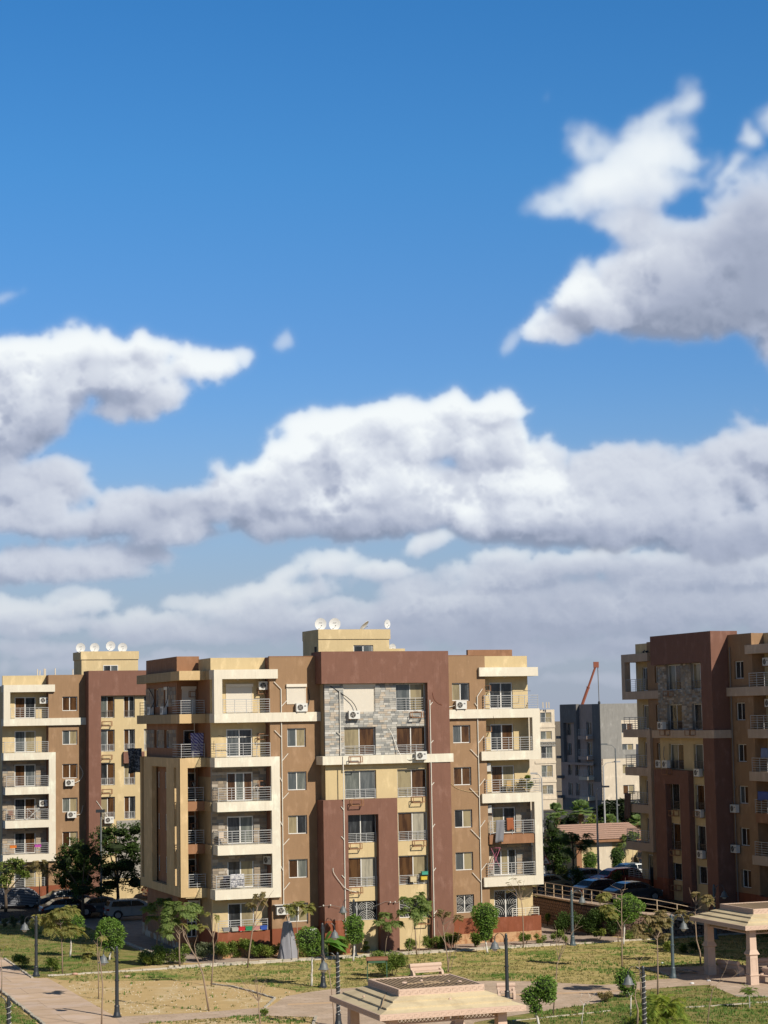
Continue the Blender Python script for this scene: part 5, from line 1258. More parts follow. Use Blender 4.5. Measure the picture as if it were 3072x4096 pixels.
# wall hoses, junction spots
def hose(m_, pts, label, mt='whitepipe', r=.022):
    b = MB(); sm_ = []; P_ = [Vector(p) for p in pts]
    for i in range(len(P_) - 1):
        for s_ in range(5):
            t_ = s_ / 5; p0 = P_[max(i - 1, 0)]; a_ = P_[i]; c_ = P_[i + 1]; p3 = P_[min(i + 2, len(P_) - 1)]
            sm_.append(.5 * ((2 * a_) + (c_ - p0) * t_ + (2 * p0 - 5 * a_ + 4 * c_ - p3) * t_ * t_ + (3 * a_ - p0 - 3 * c_ + p3) * t_ ** 3))
    sm_.append(P_[-1]); b.tube(sm_, r, 5); o = b.build('wall_hose', M[mt]); o.matrix_world = m_; return tag(o, label, 'hose')
hose(MW, [(-4.15, -.06, 5.75), (-4.1, -.1, 5.4), (-3.6, -.08, 4.7), (-3.2, -.12, 4.3), (-2.4, .2, 4.05)], 'pale hose sagging from a hole in the left maroon pier')
hose(MW, [(3.35, -.02, 17.5), (3.5, -.03, 17.0), (4.0, -.03, 16.65), (4.6, .3, 16.5)], 'thin cable looping over the right maroon pier', 'red', .012)
hose(MW, [(4.62, 1.36, 12.0), (5.3, 1.36, 11.0), (6.2, 1.36, 10.6), (7.2, 1.3, 10.5)], 'thin yellow cable sagging under the windows right of the tower', 'yellow', .012)
hose(MW, [(7.95, 1.3, 18.0), (8.3, 1.2, 16.4), (8.5, 1.1, 15.2)], 'thin dark cable falling beside the top right balcony', 'black', .010)
# crane beyond
def far(px, py, dist):
    d = ray(px, py); return Vector((0, 0, CAMH)) + d * (dist / d.y)
a, b_ = far(2318, 2850, 420), far(2385, 2657, 420); t = thing('mobile_crane', 'orange red telescopic crane boom rising behind the grey block', 'crane', a)
mmc = mat('crane_orange_red', (.27, .085, .05), .6, .3)
mid = a.lerp(b_, .52); MB().tube([(0, 0, 0), tuple(mid - a)], .34, 6).build('boom_section', mmc, t); MB().tube([tuple(mid - a), tuple(b_ - a)], .25, 6).build('boom_section', mmc, t)
MB().tube([tuple(mid - a - (b_ - a) * .01), tuple(mid - a + (b_ - a) * .01)], .42, 6).build('boom_collar', mmc, t)
h_ = far(2391, 2664, 420) - a; g_ = far(2398, 2850, 420) - a; MB().box(b_.x - a.x - .6, h_.x + .2, b_.y - a.y - .3, b_.y - a.y + .3, b_.z - a.z - .7, b_.z - a.z + .5).build('boom_head', mmc, t)
MB().tube([tuple(h_), tuple(g_)], .09, 4).build('hoist_rope', M['cable'], t)
MB().box(-3.5, 2.5, -1.5, 1.5, -11.5, -8.5).build('carrier', mmc, t); MB().tube([(0, 0, -9), (0, 0, 0)], .6, 6).build('boom_section', mmc, t)
MB().sphere(tuple(h_ + (g_ - h_) * .8), .28, .28, .5, 8, 5).build('hook_block', M['black'], t)
# ---- cars
M['carglass'] = mat('car_glass', (.015, .018, .02), .06, .6)
M['tyre'] = mat('tyre_rubber', (.018, .018, .018), .8)
M['rim'] = mat('alloy_rim', (.42, .42, .42), .35, .5, metal=.6)
M['tail'] = mat('tail_light_red', (.30, .02, .015), .2)
M['headl'] = mat('head_light_glass', (.6, .6, .6), .1)
PROF = {'sedan': [(-2.2, .35), (-2.22, .62), (-2.12, .86), (-1.75, .98), (-1.62, 1.0), (-1.05, 1.36), (-.55, 1.45), (.35, 1.45), (.75, 1.36), (1.35, .98), (1.9, .84), (2.16, .70), (2.22, .45), (2.18, .30), (0, .22), (-2.1, .26)],
        'wagon': [(-2.1, .35), (-2.14, .70), (-2.10, .98), (-1.85, 1.42), (-1.4, 1.52), (.45, 1.50), (.8, 1.38), (1.35, 1.0), (1.95, .85), (2.16, .68), (2.2, .40), (2.15, .28), (0, .22), (-2.05, .26)],
        'suv': [(-2.1, .42), (-2.16, .80), (-2.08, 1.08), (-1.75, 1.52), (-1.2, 1.66), (.4, 1.64), (.8, 1.50), (1.3, 1.12), (1.95, 1.0), (2.18, .82), (2.22, .50), (2.16, .34), (0, .28), (-2.05, .32)]}
def car(p, rz, kind, col, label, rough=.3, door_lines=True):
    t = thing('parked_car', label, 'car', p, rz, 'cars parked along the streets'); pr = PROF[kind]; n = len(pr)
    cm = mat('car_paint', col, rough, .5, coat=.6, var=.05, vscale=1)
    b = MB(); sec = [(-.86, .86), (-.80, 1.0), (.80, 1.0), (.86, .86)]
    belt = 1.0 if kind != 'suv' else 1.12
    def wy(x, z):                                   # half width narrows above the belt and at the ends
        w = .88 - max(0, (z - belt)) * .42 - max(0, abs(x) - 1.8) * .28 - (.04 if z < .35 else 0); return w
    vs = [(x, -wy(x, z), z) for x, z in pr] + [(x, wy(x, z), z) for x, z in pr]
    fs = [tuple(range(n)), tuple(range(2 * n - 1, n - 1, -1))] + [(i, n + i, n + (i + 1) % n, (i + 1) % n) for i in range(n)]
    b.add(vs, fs); bo = b.build('body', cm, t)
    bv = bo.modifiers.new('soft_edges', 'BEVEL'); bv.width = .05; bv.segments = 3; bv.limit_method = 'ANGLE'; bv.angle_limit = radians(25)
    # glass house
    top = max(z for x, z in pr); g = [q for q in pr if q[1] >= belt - .03]; xs0, xs1 = min(q[0] for q in g), max(q[0] for q in g)
    for s_ in (-1, 1):
        def sp(x, z): return (x, s_ * (wy(x, z) + .012), z)
        zt = top - .10; xa0, xa1 = (-1.45, .85) if kind == 'sedan' else ((-1.95, .9) if kind == 'wagon' else (-1.9, .85)); ta0, ta1 = (-.95, .30) if kind == 'sedan' else ((-1.7, .35) if kind == 'wagon' else (-1.55, .35))
        m1_, m2_ = -.25, -.20
        b2 = MB(); b2.add([sp(xa0 + .1, belt + .02), sp(m1_, belt + .02), sp(m1_, zt), sp(ta0, zt)], [(0, 1, 2, 3) if s_ < 0 else (3, 2, 1, 0)]); b2.build('side_window', M['carglass'], t)
        b2 = MB(); b2.add([sp(m2_, belt + .02), sp(xa1 + .1, belt + .02), sp(ta1, zt), sp(m2_, zt)], [(0, 1, 2, 3) if s_ < 0 else (3, 2, 1, 0)]); b2.build('side_window', M['carglass'], t)
        if door_lines:
            b2 = MB()
            for x in (-.22, .92, -1.15): b2.add([sp(x, .40), sp(x + .015, .40), sp(x + .015, belt - .02), sp(x, belt - .02)], [(0, 1, 2, 3) if s_ < 0 else (3, 2, 1, 0)])
            b2.build('door_seam', M['black'], t)
        MB().box(.80, .95, s_ * .90 if s_ > 0 else -1.06, s_ * 1.06 if s_ > 0 else -.90, belt + .0, belt + .14).build('wing_mirror', cm, t)
        for x in (-1.33, 1.38):
            w_ = MB(); m_ = Matrix.Translation((x, s_ * .80, .33)) @ Matrix.Rotation(pi / 2, 4, 'X')
            w_.lathe([(.01, -.1), (.33, -.1), (.345, -.06), (.345, .06), (.33, .1), (.01, .1)], 20); wh = w_.build('wheel', M['tyre'], t, m_)
            rr = MB(); rr.lathe([(.23, .104), (.21, .112), (.20, .104)], 20); rr.lathe([(.05, .112), (.01, .115)], 12)
            for q in range(5):
                a_ = q * 2 * pi / 5; c_, s2 = cos(a_), sin(a_); rr.add([(c_ * .04 - s2 * .025, s2 * .04 + c_ * .025, .110), (c_ * .04 + s2 * .025, s2 * .04 - c_ * .025, .110), (c_ * .21 + s2 * .04, s2 * .21 - c_ * .04, .108), (c_ * .21 - s2 * .04, s2 * .21 + c_ * .04, .108)], [(0, 1, 2, 3)])
            rr.lathe([(.21, .101), (.01, .101)], 16)
            if s_ > 0: rr.build('rim', M['rim'], wh, Matrix.Rotation(pi, 4, 'X'))
            else: rr.build('rim', M['rim'], wh)
            ar = MB(); ar.add([(x + .40 * cos(pi * i / 12), s_ * .885, .33 + .40 * sin(pi * i / 12)) for i in range(13)], [tuple(range(13)) if s_ < 0 else tuple(range(12, -1, -1))]); ar.build('wheel_arch', M['black'], t)
    def across(name, xa, za, xb, zb, m_, off=.012, k_=.86):
        b2 = MB(); nx, nz = (zb - za), -(xb - xa); L = sqrt(nx * nx + nz * nz); sgn = 1 if (nx * (xa + xb) > 0) else -1; ox, oz = sgn * nx / L * off, abs(nz / L) * off
        b2.add([(xa + ox, -wy(xa, za) * k_, za + oz), (xa + ox, wy(xa, za) * k_, za + oz), (xb + ox, wy(xb, zb) * k_, zb + oz), (xb + ox, -wy(xb, zb) * k_, zb + oz)], [(0, 1, 2, 3)]); b2.build(name, m_, t)
    if kind == 'sedan': across('windscreen', 1.28, 1.03, .78, 1.34, M['carglass']); across('rear_window', -1.52, 1.05, -1.08, 1.34, M['carglass'])
    elif kind == 'wagon': across('windscreen', 1.28, 1.04, .82, 1.36, M['carglass']); across('rear_window', -2.07, 1.03, -1.88, 1.38, M['carglass'])
    else: across('windscreen', 1.24, 1.15, .82, 1.48, M['carglass']); across('rear_window', -2.02, 1.14, -1.80, 1.48, M['carglass'])
    for s_ in (-1, 1):
        z1 = pr[2][1] - .12
        MB().box(-2.20, -2.02, s_ * .50 if s_ > 0 else -.80, s_ * .80 if s_ > 0 else -.50, z1 - .16, z1).build('tail_light', M['tail'], t)
        MB().box(1.98, 2.17, s_ * .46 if s_ > 0 else -.78, s_ * .78 if s_ > 0 else -.46, .62, .76).build('headlight', M['headl'], t)
    MB().box(-2.235, -2.18, -.26, .26, .5, .62).build('number_plate', M['white'], t); MB().box(2.2, 2.235, -.26, .26, .38, .5).build('number_plate', M['white'], t)
    MB().box(2.17, 2.225, -.4, .4, .55, .66).build('front_grille', M['black'], t)
    return t
def carat(px, py, z, rz, *a, **k_): return car(at(px, py, z), TH + rz, *a, **k_)
# a striped cover hides the first car of the row
cv = carat(55, 3632, RZ, pi, 'suv', (.05, .05, .06), 'car under a fitted black and white striped cover at the left edge')
for ch in list(cv.children):
    if ch.name.split('.')[0] not in ('wheel',): D.objects.remove(ch)
b = MB(); n = 16; L = []
for i in range(15):
    x = -2.35 + 4.7 * i / 14; h_ = 1.72 * (1 - max(0, abs(x) - .9) ** 2 * .28) ; wv = .98 - max(0, abs(x) - 1.6) * .35
    L.append([(x, wv * (abs(cos(pi * j / n)) ** .6) * (1 if j < n / 2 else -1), .28 + (h_ - .28) * (sin(pi * j / n) ** .55 if 0 < j < n else 0)) for j in range(n + 1)])
for i in range(14):
    for j in range(n): b.quad(L[i][j], L[i + 1][j], L[i + 1][j + 1], L[i][j + 1])
b.add(L[0], [tuple(range(n + 1))]); b.add(L[-1], [tuple(range(n, -1, -1))])
b.build('striped_cover', stripe_mat('striped_cover_cloth', (.03, .03, .035), (.22, .23, .26), 2.4, 'Z'), cv, smooth=True)
carat(252, 3627, RZ, pi, 'sedan', (.11, .12, .14), 'grey sedan facing left beside the left block terrace wall')
carat(268, 3664, RZ * .9, 0, 'sedan', (.035, .012, .018), 'dark maroon sedan half hidden by the small feathery tree')
carat(405, 3657, RZ * .7, 0.05, 'sedan', (.085, .10, .12), 'blue grey sedan seen from behind next to the tall dark street light')
carat(528, 3671, RZ * .5, 0, 'wagon', (.36, .35, .33), 'silver estate car at the corner of the middle block')
carat(505, 3583, RZ, 0, 'sedan', (.10, .11, .12), 'dark car deep in the tree shade behind the estate car'); carat(672, 3596, RZ, 0.1, 'suv', (.30, .03, .03), 'red car peeping out behind the flank of the middle block')
carat(2352, 3544, 1.9, 0.1, 'sedan', (.30, .30, .31), 'silver car behind the dark spiky bush on the raised street')
carat(2466, 3556, 1.9, pi + .1, 'suv', (.28, .012, .022), 'dark red hatchback parked before the kiosk')
carat(2525, 3522, 1.9, pi, 'sedan', (.42, .44, .44), 'pale grey car behind the dark red hatchback')
carat(2580, 3474, 1.9, -pi / 2 - .35, 'suv', (.012, .015, .022), 'black four by four facing the camera right of the kiosk'); carat(2538, 3425, 1.9, -pi / 2, 'sedan', (.02, .22, .19), 'teal car mostly hidden by the black four by four')
carat(2185, 3572, 1.9, 0.3, 'sedan', (.26, .24, .16), 'pale olive car next to the corner of the middle block'); carat(2400, 3592, 1.9, .15, 'sedan', (.02, .022, .028), 'black car in shade behind the street railing'); carat(2532, 3604, 1.9, .1, 'sedan', (.05, .055, .06), 'dark grey car beside the red terrace of the right block')
# ---- kiosk with a tiled roof
t = thing('tiled_kiosk', 'small yellow building with a pink tiled pitched roof between the blocks', 'kiosk', W(29.8, 33.2, 1.9), TH)
tag(t, group=None)
MB().wall(0, 6.6, 0, 2.55, 0, [(3.9, 5.6, 2.1, 2.4)], .2).build('wall', M['yellow'], t); MB().box(.003, 6.6, .21, 7.5, 0, 2.54).build('wall', M['yellow'], t); MB().box(3.9, 5.6, .12, .2, 2.1, 2.4).build('vent', M['white'], t)
for x in (-.02, 6.1): MB().box(x, x + .5, -.03, -.002, 0, 2.5).build('pilaster', M['brown2'], t)
MB().box(2.2, 3.5, -.02, -.003, 0, 2.5).build('door', M['pale'], t)
MB().box(-.45, 7.05, -.6, 8.1, 2.56, 2.80).build('eaves_slab', M['brown2'], t)
rf = MB(); n = 76; zc = 1.0
for s_ in (0, 1):
    for i in range(n):
        x0 = -.5 + 7.6 * i / n; x1 = -.5 + 7.6 * (i + .5) / n; x2 = -.5 + 7.6 * (i + 1) / n
        e = (-.7, 2.80) if s_ == 0 else (8.2, 2.80); r0 = (3.7, 3.95)
        for k_ in range(8):
            f0, f1 = k_ / 8, (k_ + 1) / 8; l = .03
            q = lambda x, f, dz: (x, e[0] + (r0[0] - e[0]) * f, e[1] + (r0[1] - e[1]) * f + dz)
            pts = [q(x0, f0, .0 + l), q(x1, f0, .035 + l), q(x1, f1, .035), q(x0, f1, 0)], [q(x1, f0, .035 + l), q(x2, f0, 0 + l), q(x2, f1, 0), q(x1, f1, .035)]
            for w_ in pts: rf.quad(*(w_ if s_ == 0 else w_[::-1]))
rf.build('roof_tiles', mat('pink_clay_tile', (.66, .44, .34), .85, var=.15, vscale=2, bump=.3), t, kind='stuff')
b = MB(); b.add([(-.40, -.3, 2.81), (-.40, 7.8, 2.81), (-.40, 3.7, 3.85)], [(0, 1, 2)]); b.add([(7.0, -.3, 2.81), (7.0, 7.8, 2.81), (7.0, 3.7, 3.85)], [(2, 1, 0)]); b.build('gable', M['yellow'], t)
# ---- grey block, a street farther back
gp = far(2410, 3200, 292); gz = 15.8 - (3199 - 2857) / 27.6
t = thing(NB, 'dark grey and cream apartment block in the background between the middle and right blocks', 'apartment building', (gp.x, gp.y, gz), TH, 'five storey apartment blocks of the estate'); BM[t.name] = t.matrix_basis
gb = t; GZ = [.35 + 2.96 * i for i in range(4)]; TOP = 13.9
# lit front (faces the camera): cream floors with grey cap and window column
hs = [(3.4, 5.2, GZ[i] + .35, GZ[i] + 1.75) for i in range(4)]
MB().wall(0, 8.2, .0, 5.95, 0, hs[:2], .25).build('cream_wall', M['pale'], gb); MB().wall(0, 3.35, 5.951, TOP, -.02, [], .3).build('grey_wall', M['grey'], gb); MB().wall(3.351, 8.2, 7.2, 11.5, 0, hs[2:], .25).build('cream_wall', M['pale'], gb)
MB().box(3.351, 14, -.02, .3, 11.501, TOP).build('grey_cap', M['grey'], gb); MB().box(3.351, 7.3, -.02, .3, 5.951, 7.199).build('grey_band', M['grey'], gb)
for i, h in enumerate(hs): window(gb, h[0] + .02, h[1] - .02, h[2] + .02, h[3] - .02, .14, ('bt', 'tg', 'ut', 'db')[i])
MB().box(8.21, 14, 2.5, 8, -6, TOP).build('grey_rear', M['mauve'], gb)
for i in range(4):
    slab(gb, 8.2, 13.5, .4, 2.6, GZ[i] - .4, GZ[i] + .1, 'grey'); railing(gb, 8.3, 13.4, .5, GZ[i] + .1, .95, 5, 4)
    window(gb, 9.0, 11.0, GZ[i] + .15, GZ[i] + 2.1, 2.42, 'db', name='balcony_door')
MB().box(0, 8.2, .3, 13.6, -6, .0).build('undercroft', M['dkgrey'], gb); MB().box(.3, 8.19, .31, 13.5, 0, TOP - .1).build('core', M['inside'], gb); MB().box(.1, 8.1, .32, 13.6, TOP - .09, TOP - .02).build('roof', M['roof'], gb)
# shaded side (faces left)
LX = Matrix.Rotation(-pi / 2, 4, 'Z')
sh = [(-11.4 + k_ * 2.6, -10.0 + k_ * 2.6, GZ[i] + .1, GZ[i] + 1.95) for i in range(4) for k_ in range(2)] + [(-4.7, -3.0, GZ[i] + .1, GZ[i] + 2.1) for i in range(4)]
MB().wall(-13.7, -8.0 + .4, 5.96, TOP, 0, [h for h in sh if h[0] < -8 and h[2] > 5.9], .3).build('dark_wall', M['dkgrey'], gb, LX) if False else None
MB().wall(-13.8, 0, 0, TOP, 0, sh, .28).build('mauve_wall', M['mauve'], gb, LX)
MB().box(-12.6, -7.0, -.5, -.01, 11.2, TOP + .05).build('dark_cap', M['dkgrey'], gb, LX)
for x0, x1 in ((-12.6, -11.6), (-7.9, -7.0)): MB().box(x0, x1, -.5, -.01, 5.3, 11.199).build('dark_pier', M['dkgrey'], gb, LX)
MB().box(-2.6, 0, -.03, -.001, 2.6, TOP).build('dark_panel', M['dkgrey'], gb, LX)
MB().box(-11.5, -1.6, -.7, -.5, 5.0, 5.35).build('grey_band', M['mauve'], gb, LX)
for i, h in enumerate(sh):
    window(gb, h[0] + .02, h[1] - .02, h[2] + .02, h[3] - .02, .15, ('gd', 'ub', 'dt', 'db')[i % 4], LX)
    if i < 8: sill_guard(gb, h[0], h[1], -.04, h[2] - .05, LX, mt='raildark', h=.8, n=4)
for i in range(4):
    slab(gb, -5.4, -2.4, -1.1, -.01, GZ[i] - .45, GZ[i] + .05, 'mauve' if i > 1 else 'pale', xf=LX); railing(gb, -5.3, -2.5, -1.05, GZ[i] + .05, .95, 4, 4, xf=LX)
    slab(gb, -13.9, -12.7, -.7, -.01, GZ[i] - .4, GZ[i] + .0, 'dkgrey', xf=LX)
# ---- beige block behind it
bp = far(2150, 3200, 345); bz = 15.8 - (3270 - 2862) / 23.4
t = thing(NB, 'pale beige apartment block, a narrow strip behind the right edge of the middle block', 'apartment building', (bp.x, bp.y, bz), TH, 'five storey apartment blocks of the estate'); BM[t.name] = t.matrix_basis
rows = [(2.0, 3.5), (4.9, 6.6), (7.7, 9.2), (10.4, 11.8), (13.5, 15.6)]
hs = [(x, x + 2.1, a_, c_) for a_, c_ in rows for x in (1.0, 4.6)]
hs = [(.9, 3.0, 4.0, 5.5), (.9, 3.0, 6.9, 8.9), (.9, 3.0, 10.1, 12.1), (.9, 3.0, 13.3, 14.7), (.9, 3.0, 16.2, 17.9)]
MB().wall(-3, 3.6, -4, 18.4, 0, hs, .25).build('beige_wall', M['pale'], t); MB().box(-3, 3.6, .26, 12, -4, 18.3).build('beige_body', M['pale'], t)
for i, h in enumerate(hs):
    window(t, h[0] + .02, h[1] - .02, h[2] + .02, h[3] - .02, .14, ('tg', 'gt', 'dg', 'gt', 'ut')[i]); 
    if i != 3: sill_guard(t, h[0], h[1], -.04, h[2] - .05, h=.9, n=5)
    MB().box(-.3, 3.62, -.12, -.001, h[2] - .9, h[2] - .5).build('cream_band', M['pale'], t)
MB().box(.2, 3.62, -.12, -.001, 11.9 + .25, 12.9).build('grey_panel', M['grey'], t)
for i, px in enumerate((2172, 2186, 2196)):
    q = far(px, 2832, 345); o = MB().box(-.09, .09, -.09, .09, 0, 1.0).build('roof_stub', M['pale'], t, t.matrix_basis.inverted() @ Matrix.Translation(q))
# two birds on the open frame of the right block
def pigeon(m_, label):
    t = thing('pigeon', label, 'bird'); t.matrix_world = m_; mm = mat('dark_feathers', (.04, .04, .045), .7)
    MB().sphere((0, 0, .12), .15, .075, .075, 10, 6).build('body', mm, t, smooth=True); MB().sphere((.15, 0, .23), .045, .04, .045, 8, 5).build('head', mm, t, smooth=True)
    b = MB(); b.add([(-.1, -.03, .12), (-.1, .03, .12), (-.30, .04, .08), (-.30, -.04, .08), (-.1, 0, .15)], [(0, 1, 2, 3), (0, 3, 4), (1, 4, 2), (2, 4, 3)]); b.build('tail', mm, t); MB().box(-.01, .01, -.03, .03, 0, .07).build('leg', mm, t)
    b = MB(); b.tube([(.11, 0, .17), (.15, 0, .21)], .035, 6); b.build('neck', mm, t)
pigeon(BM[rb.name] @ TR(-8.6, 1.4, SB[5][1]), 'dark pigeon farther from the wall on the open concrete frame'); pigeon(BM[rb.name] @ TR(-7.9, 1.3, SB[5][1], 2.0), 'dark pigeon nearer the maroon wall on the open concrete frame')
# debris on the pavilion roof and litter
for i, (x, y, z, sx, sy, sz) in enumerate(((-1.2, -.6, 4.3, .22, .1, .08), (-.3, -.3, 4.3, .14, .12, .08), (.7, -1.0, 4.3, .18, .1, .07), (1.1, -1.3, 4.3, .2, .14, .07), (-2.1, -2.2, 3.86, .3, .08, .04), (.2, -2.4, 3.72, .16, .12, .12), (-2.8, .2, 3.72, .1, .1, .08))):
    sx, sy, sz = sx * .62, sy * .62, sz * .7; o = MB().sphere((0, 0, sz * .4), sx, sy, sz, 7, 4).build('rubble_piece', M['pinkstone']); o.matrix_world = p1.matrix_basis @ TR(x, y, z, i * .8)
    tag(o, ('leftmost broken stone on the slats', 'second broken stone on the slats', 'third broken stone on the slats', 'rightmost broken stone on the slats', 'thin stone at the front hip', 'upright curled stone on the front slope', 'stone on the left slope')[i] + ' of the near pavilion roof', 'rubble', 'broken pieces on the pavilion roof')
for i, (x0, y0, x1, y1) in enumerate(((-1.2, -.9, .4, -.6), (.2, .9, 1.5, 1.5), (-.6, -1.4, .5, -1.0), (-3.0, -2.6, -1.7, .1))):
    o = MB().tube([(x0, y0, 4.29 if i < 3 else 3.64), ((x0 + x1) / 2, (y0 + y1) / 2 + .05, 4.31 if i < 3 else 3.86), (x1, y1, 4.29 if i < 3 else 4.0)], .022, 5).build('dry_stick', M['slat']); o.matrix_world = p1.matrix_basis
    tag(o, ('long dry stick at the left of the slats', 'dry stick at the back of the slats', 'dry stick at the front of the slats', 'dry branch across the left slope')[i] + ' of the near pavilion roof', 'stick', 'dry sticks on the pavilion roof')
# small things on the grass
for i, (px, py, lb_, c, s_) in enumerate(((509, 3912, 'curled pink stone scrap on the sand beside the lawn', (.5, .32, .22), .22), (300, 3901, 'flat pink stone on the lawn edge near the path', (.55, .33, .25), .2), (2835, 3926, 'white litter on the paving before the far pavilion', (.6, .6, .62), .13), (2768, 3937, 'white bag lying at the lawn edge', (.7, .7, .7), .14), (2650, 3854, 'small white scrap on the lawn left of the blue lamp', (.7, .7, .7), .10), (2048, 3757, 'dark scrap on the pavement before the right wing', (.05, .04, .04), .22), (1465 + 8, 3785, 'black pot at the foot of the tower', (.03, .03, .03), .22), (1500, 3786, 'second black pot right of the first at the tower foot', (.03, .03, .03), .20))):
    o = MB().sphere((0, 0, s_ * .4), s_, s_ * .6, s_ * (.45 if i < 6 else 1.0), 9, 5).build('scrap' if i < 6 else 'plant_pot', mat('scrap_surface', c, .7, var=.2, vscale=8), smooth=True); o.location = at(px, py); tag(o, lb_, 'litter' if i not in (0, 1, 6, 7) else ('stone' if i < 2 else 'pot'))
def plank_pile():
    t = thing('debris_heap', 'heap of broken boards in the shade of the far pavilion', 'debris', at(2750, 3895)); R = random.Random(3)
    for i in range(9):
        o = MB().box(-.5, .5, -.05, .05, 0, .03).build('board', M['slat'] if i % 2 else M['cable'], t, TR(R.uniform(-.6, .6), R.uniform(-.5, .5), .03 + .03 * i, R.uniform(0, 3)))
plank_pile()
# ------------------------------------------------------------------ plants
def leafmat(name, c1, c2, rough=.6, trans=.25, sc=3.0):
    c1, c2 = [tuple(q * ALB for q in c_) for c_ in (c1, c2)]
    m_ = D.materials.new(name); m_.use_nodes = True; t = m_.node_tree; n = NT(t); b = t.nodes['Principled BSDF']
    b.inputs['Roughness'].default_value = rough; b.inputs['Specular IOR Level'].default_value = .3
    co = n.new('ShaderNodeTexCoord').outputs['Object']; c = n.mix(n.sm(n.noise(co, sc, 4, .6), .38, .62), tuple(c1) + (1,), tuple(c2) + (1,))
    n.put(b.inputs['Base Color'], c)
    tr = n.new('ShaderNodeBsdfTranslucent'); n.put(tr.inputs[0], n.v('MULTIPLY', c, (1.3, 1.5, .6))); mx = n.new('ShaderNodeMixShader'); mx.inputs[0].default_value = trans
    t.links.new(b.outputs[0], mx.inputs[1]); t.links.new(tr.outputs[0], mx.inputs[2]); t.links.new(mx.outputs[0], t.nodes['Material Output'].inputs[0]); return m_
M['bark'] = mat('tan_bark', (.30, .22, .16), .9, .1, var=.2, vscale=8)
M['barkdark'] = mat('dark_bark', (.10, .075, .055), .9, .1, var=.2, vscale=8)
M['limewash'] = mat('limewashed_bark', (.66, .63, .58), .85, .1, var=.1, vscale=8, col2=(.45, .38, .3), c2scale=4)
M['ficus'] = leafmat('clipped_ficus_leaves', (.115, .215, .030), (.19, .31, .055))
M['ficusdk'] = leafmat('deep_ficus_leaves', (.055, .11, .02), (.09, .16, .03))
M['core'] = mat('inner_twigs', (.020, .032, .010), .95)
M['feather'] = leafmat('feathery_green_leaves', (.19, .27, .075), (.27, .33, .11), trans=.4)
M['featheryel'] = leafmat('yellowing_feathery_leaves', (.36, .31, .10), (.26, .28, .09), trans=.4)
M['featherbrown'] = leafmat('dry_feathery_leaves', (.34, .25, .12), (.24, .21, .09), trans=.35)
M['dark'] = M['dark']
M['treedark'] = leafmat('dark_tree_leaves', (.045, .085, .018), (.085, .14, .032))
M['treeshade'] = leafmat('shaded_tree_leaves', (.018, .032, .010), (.032, .050, .015))  # leaf colour darkened to carry the shade of the right gap
M['bushg'] = leafmat('hedge_leaves', (.15, .225, .04), (.27, .31, .08), sc=1.6)
M['bushy'] = leafmat('yellow_green_leaves', (.20, .26, .045), (.28, .30, .07), sc=1.6)
M['greyleaf'] = leafmat('grey_green_leaves', (.14, .17, .09), (.20, .22, .13), sc=1.6)
M['palm'] = leafmat('fan_palm_leaves', (.16, .25, .08), (.25, .34, .12), trans=.35)
M['areca'] = leafmat('yellow_palm_leaves', (.34, .38, .06), (.19, .28, .05), trans=.4, sc=2)
M['banana'] = leafmat('banana_leaves', (.10, .24, .04), (.15, .30, .06), rough=.4, trans=.4)
M['skirt'] = mat('dry_palm_skirt', (.34, .22, .13), .9, .1, var=.3, vscale=6)
def planeat(p, px, py):                  # point at the depth of p seen at a pixel
    d = ray(px, py); t = p.y / d.y; return Vector((d.x * t, d.y * t, CAMH + d.z * t))
def quadleaf(b, c, R, ln, wd, up=.35, droop=0):
    a = R.uniform(0, 2 * pi); e = R.uniform(-.5, 1.0); d = Vector((cos(a) * cos(e), sin(a) * cos(e), sin(e) * (1 - droop) - droop)).normalized()
    s_ = d.cross(Vector((R.uniform(-.6, .6), R.uniform(-.6, .6), 1))).normalized() * wd * .5
    m_ = c + d * ln * .5 + Vector((0, 0, ln * .06)); t_ = c + d * ln
    b.add([c, m_ - s_, t_, m_ + s_], [(0, 1, 2, 3)])
def clipped(b, core, c, rx, ry, rz, R, n, ln=.13, lump=.10, seed=0):
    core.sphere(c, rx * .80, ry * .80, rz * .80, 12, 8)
    for i in range(n):
        z = R.uniform(-1, 1); a = R.uniform(0, 2 * pi); s_ = sqrt(1 - z * z); d = Vector((s_ * cos(a), s_ * sin(a), z))
        k_ = R.choice((1, 1, .96, .92, .86)) * (1 + lump * mnoise.noise(d * 2.6 + Vector((seed, 3, 1)))*2 + R.uniform(-.03, .04))
        p = Vector(c) + Vector((d.x * rx, d.y * ry, d.z * rz)) * k_
        q = p + d * .01; a2 = R.uniform(0, 2 * pi); dd = (d * R.uniform(.2, 1.0) + Vector((cos(a2), sin(a2), R.uniform(-.4, .9)))).normalized()
        s2 = dd.cross(Vector((R.uniform(-1, 1), R.uniform(-1, 1), R.uniform(-1, 1)))).normalized() * ln * .26
        b.add([q, q + dd * ln * .5 - s2, q + dd * ln, q + dd * ln * .5 + s2], [(0, 1, 2, 3)])
def trunkline(p0, p1, R, wob=.05, n=6):
    return [p0.lerp(p1, i / n) + Vector((R.uniform(-1, 1), R.uniform(-1, 1), 0)) * wob * (0 if i in (0,) else 1) for i in range(n + 1)]
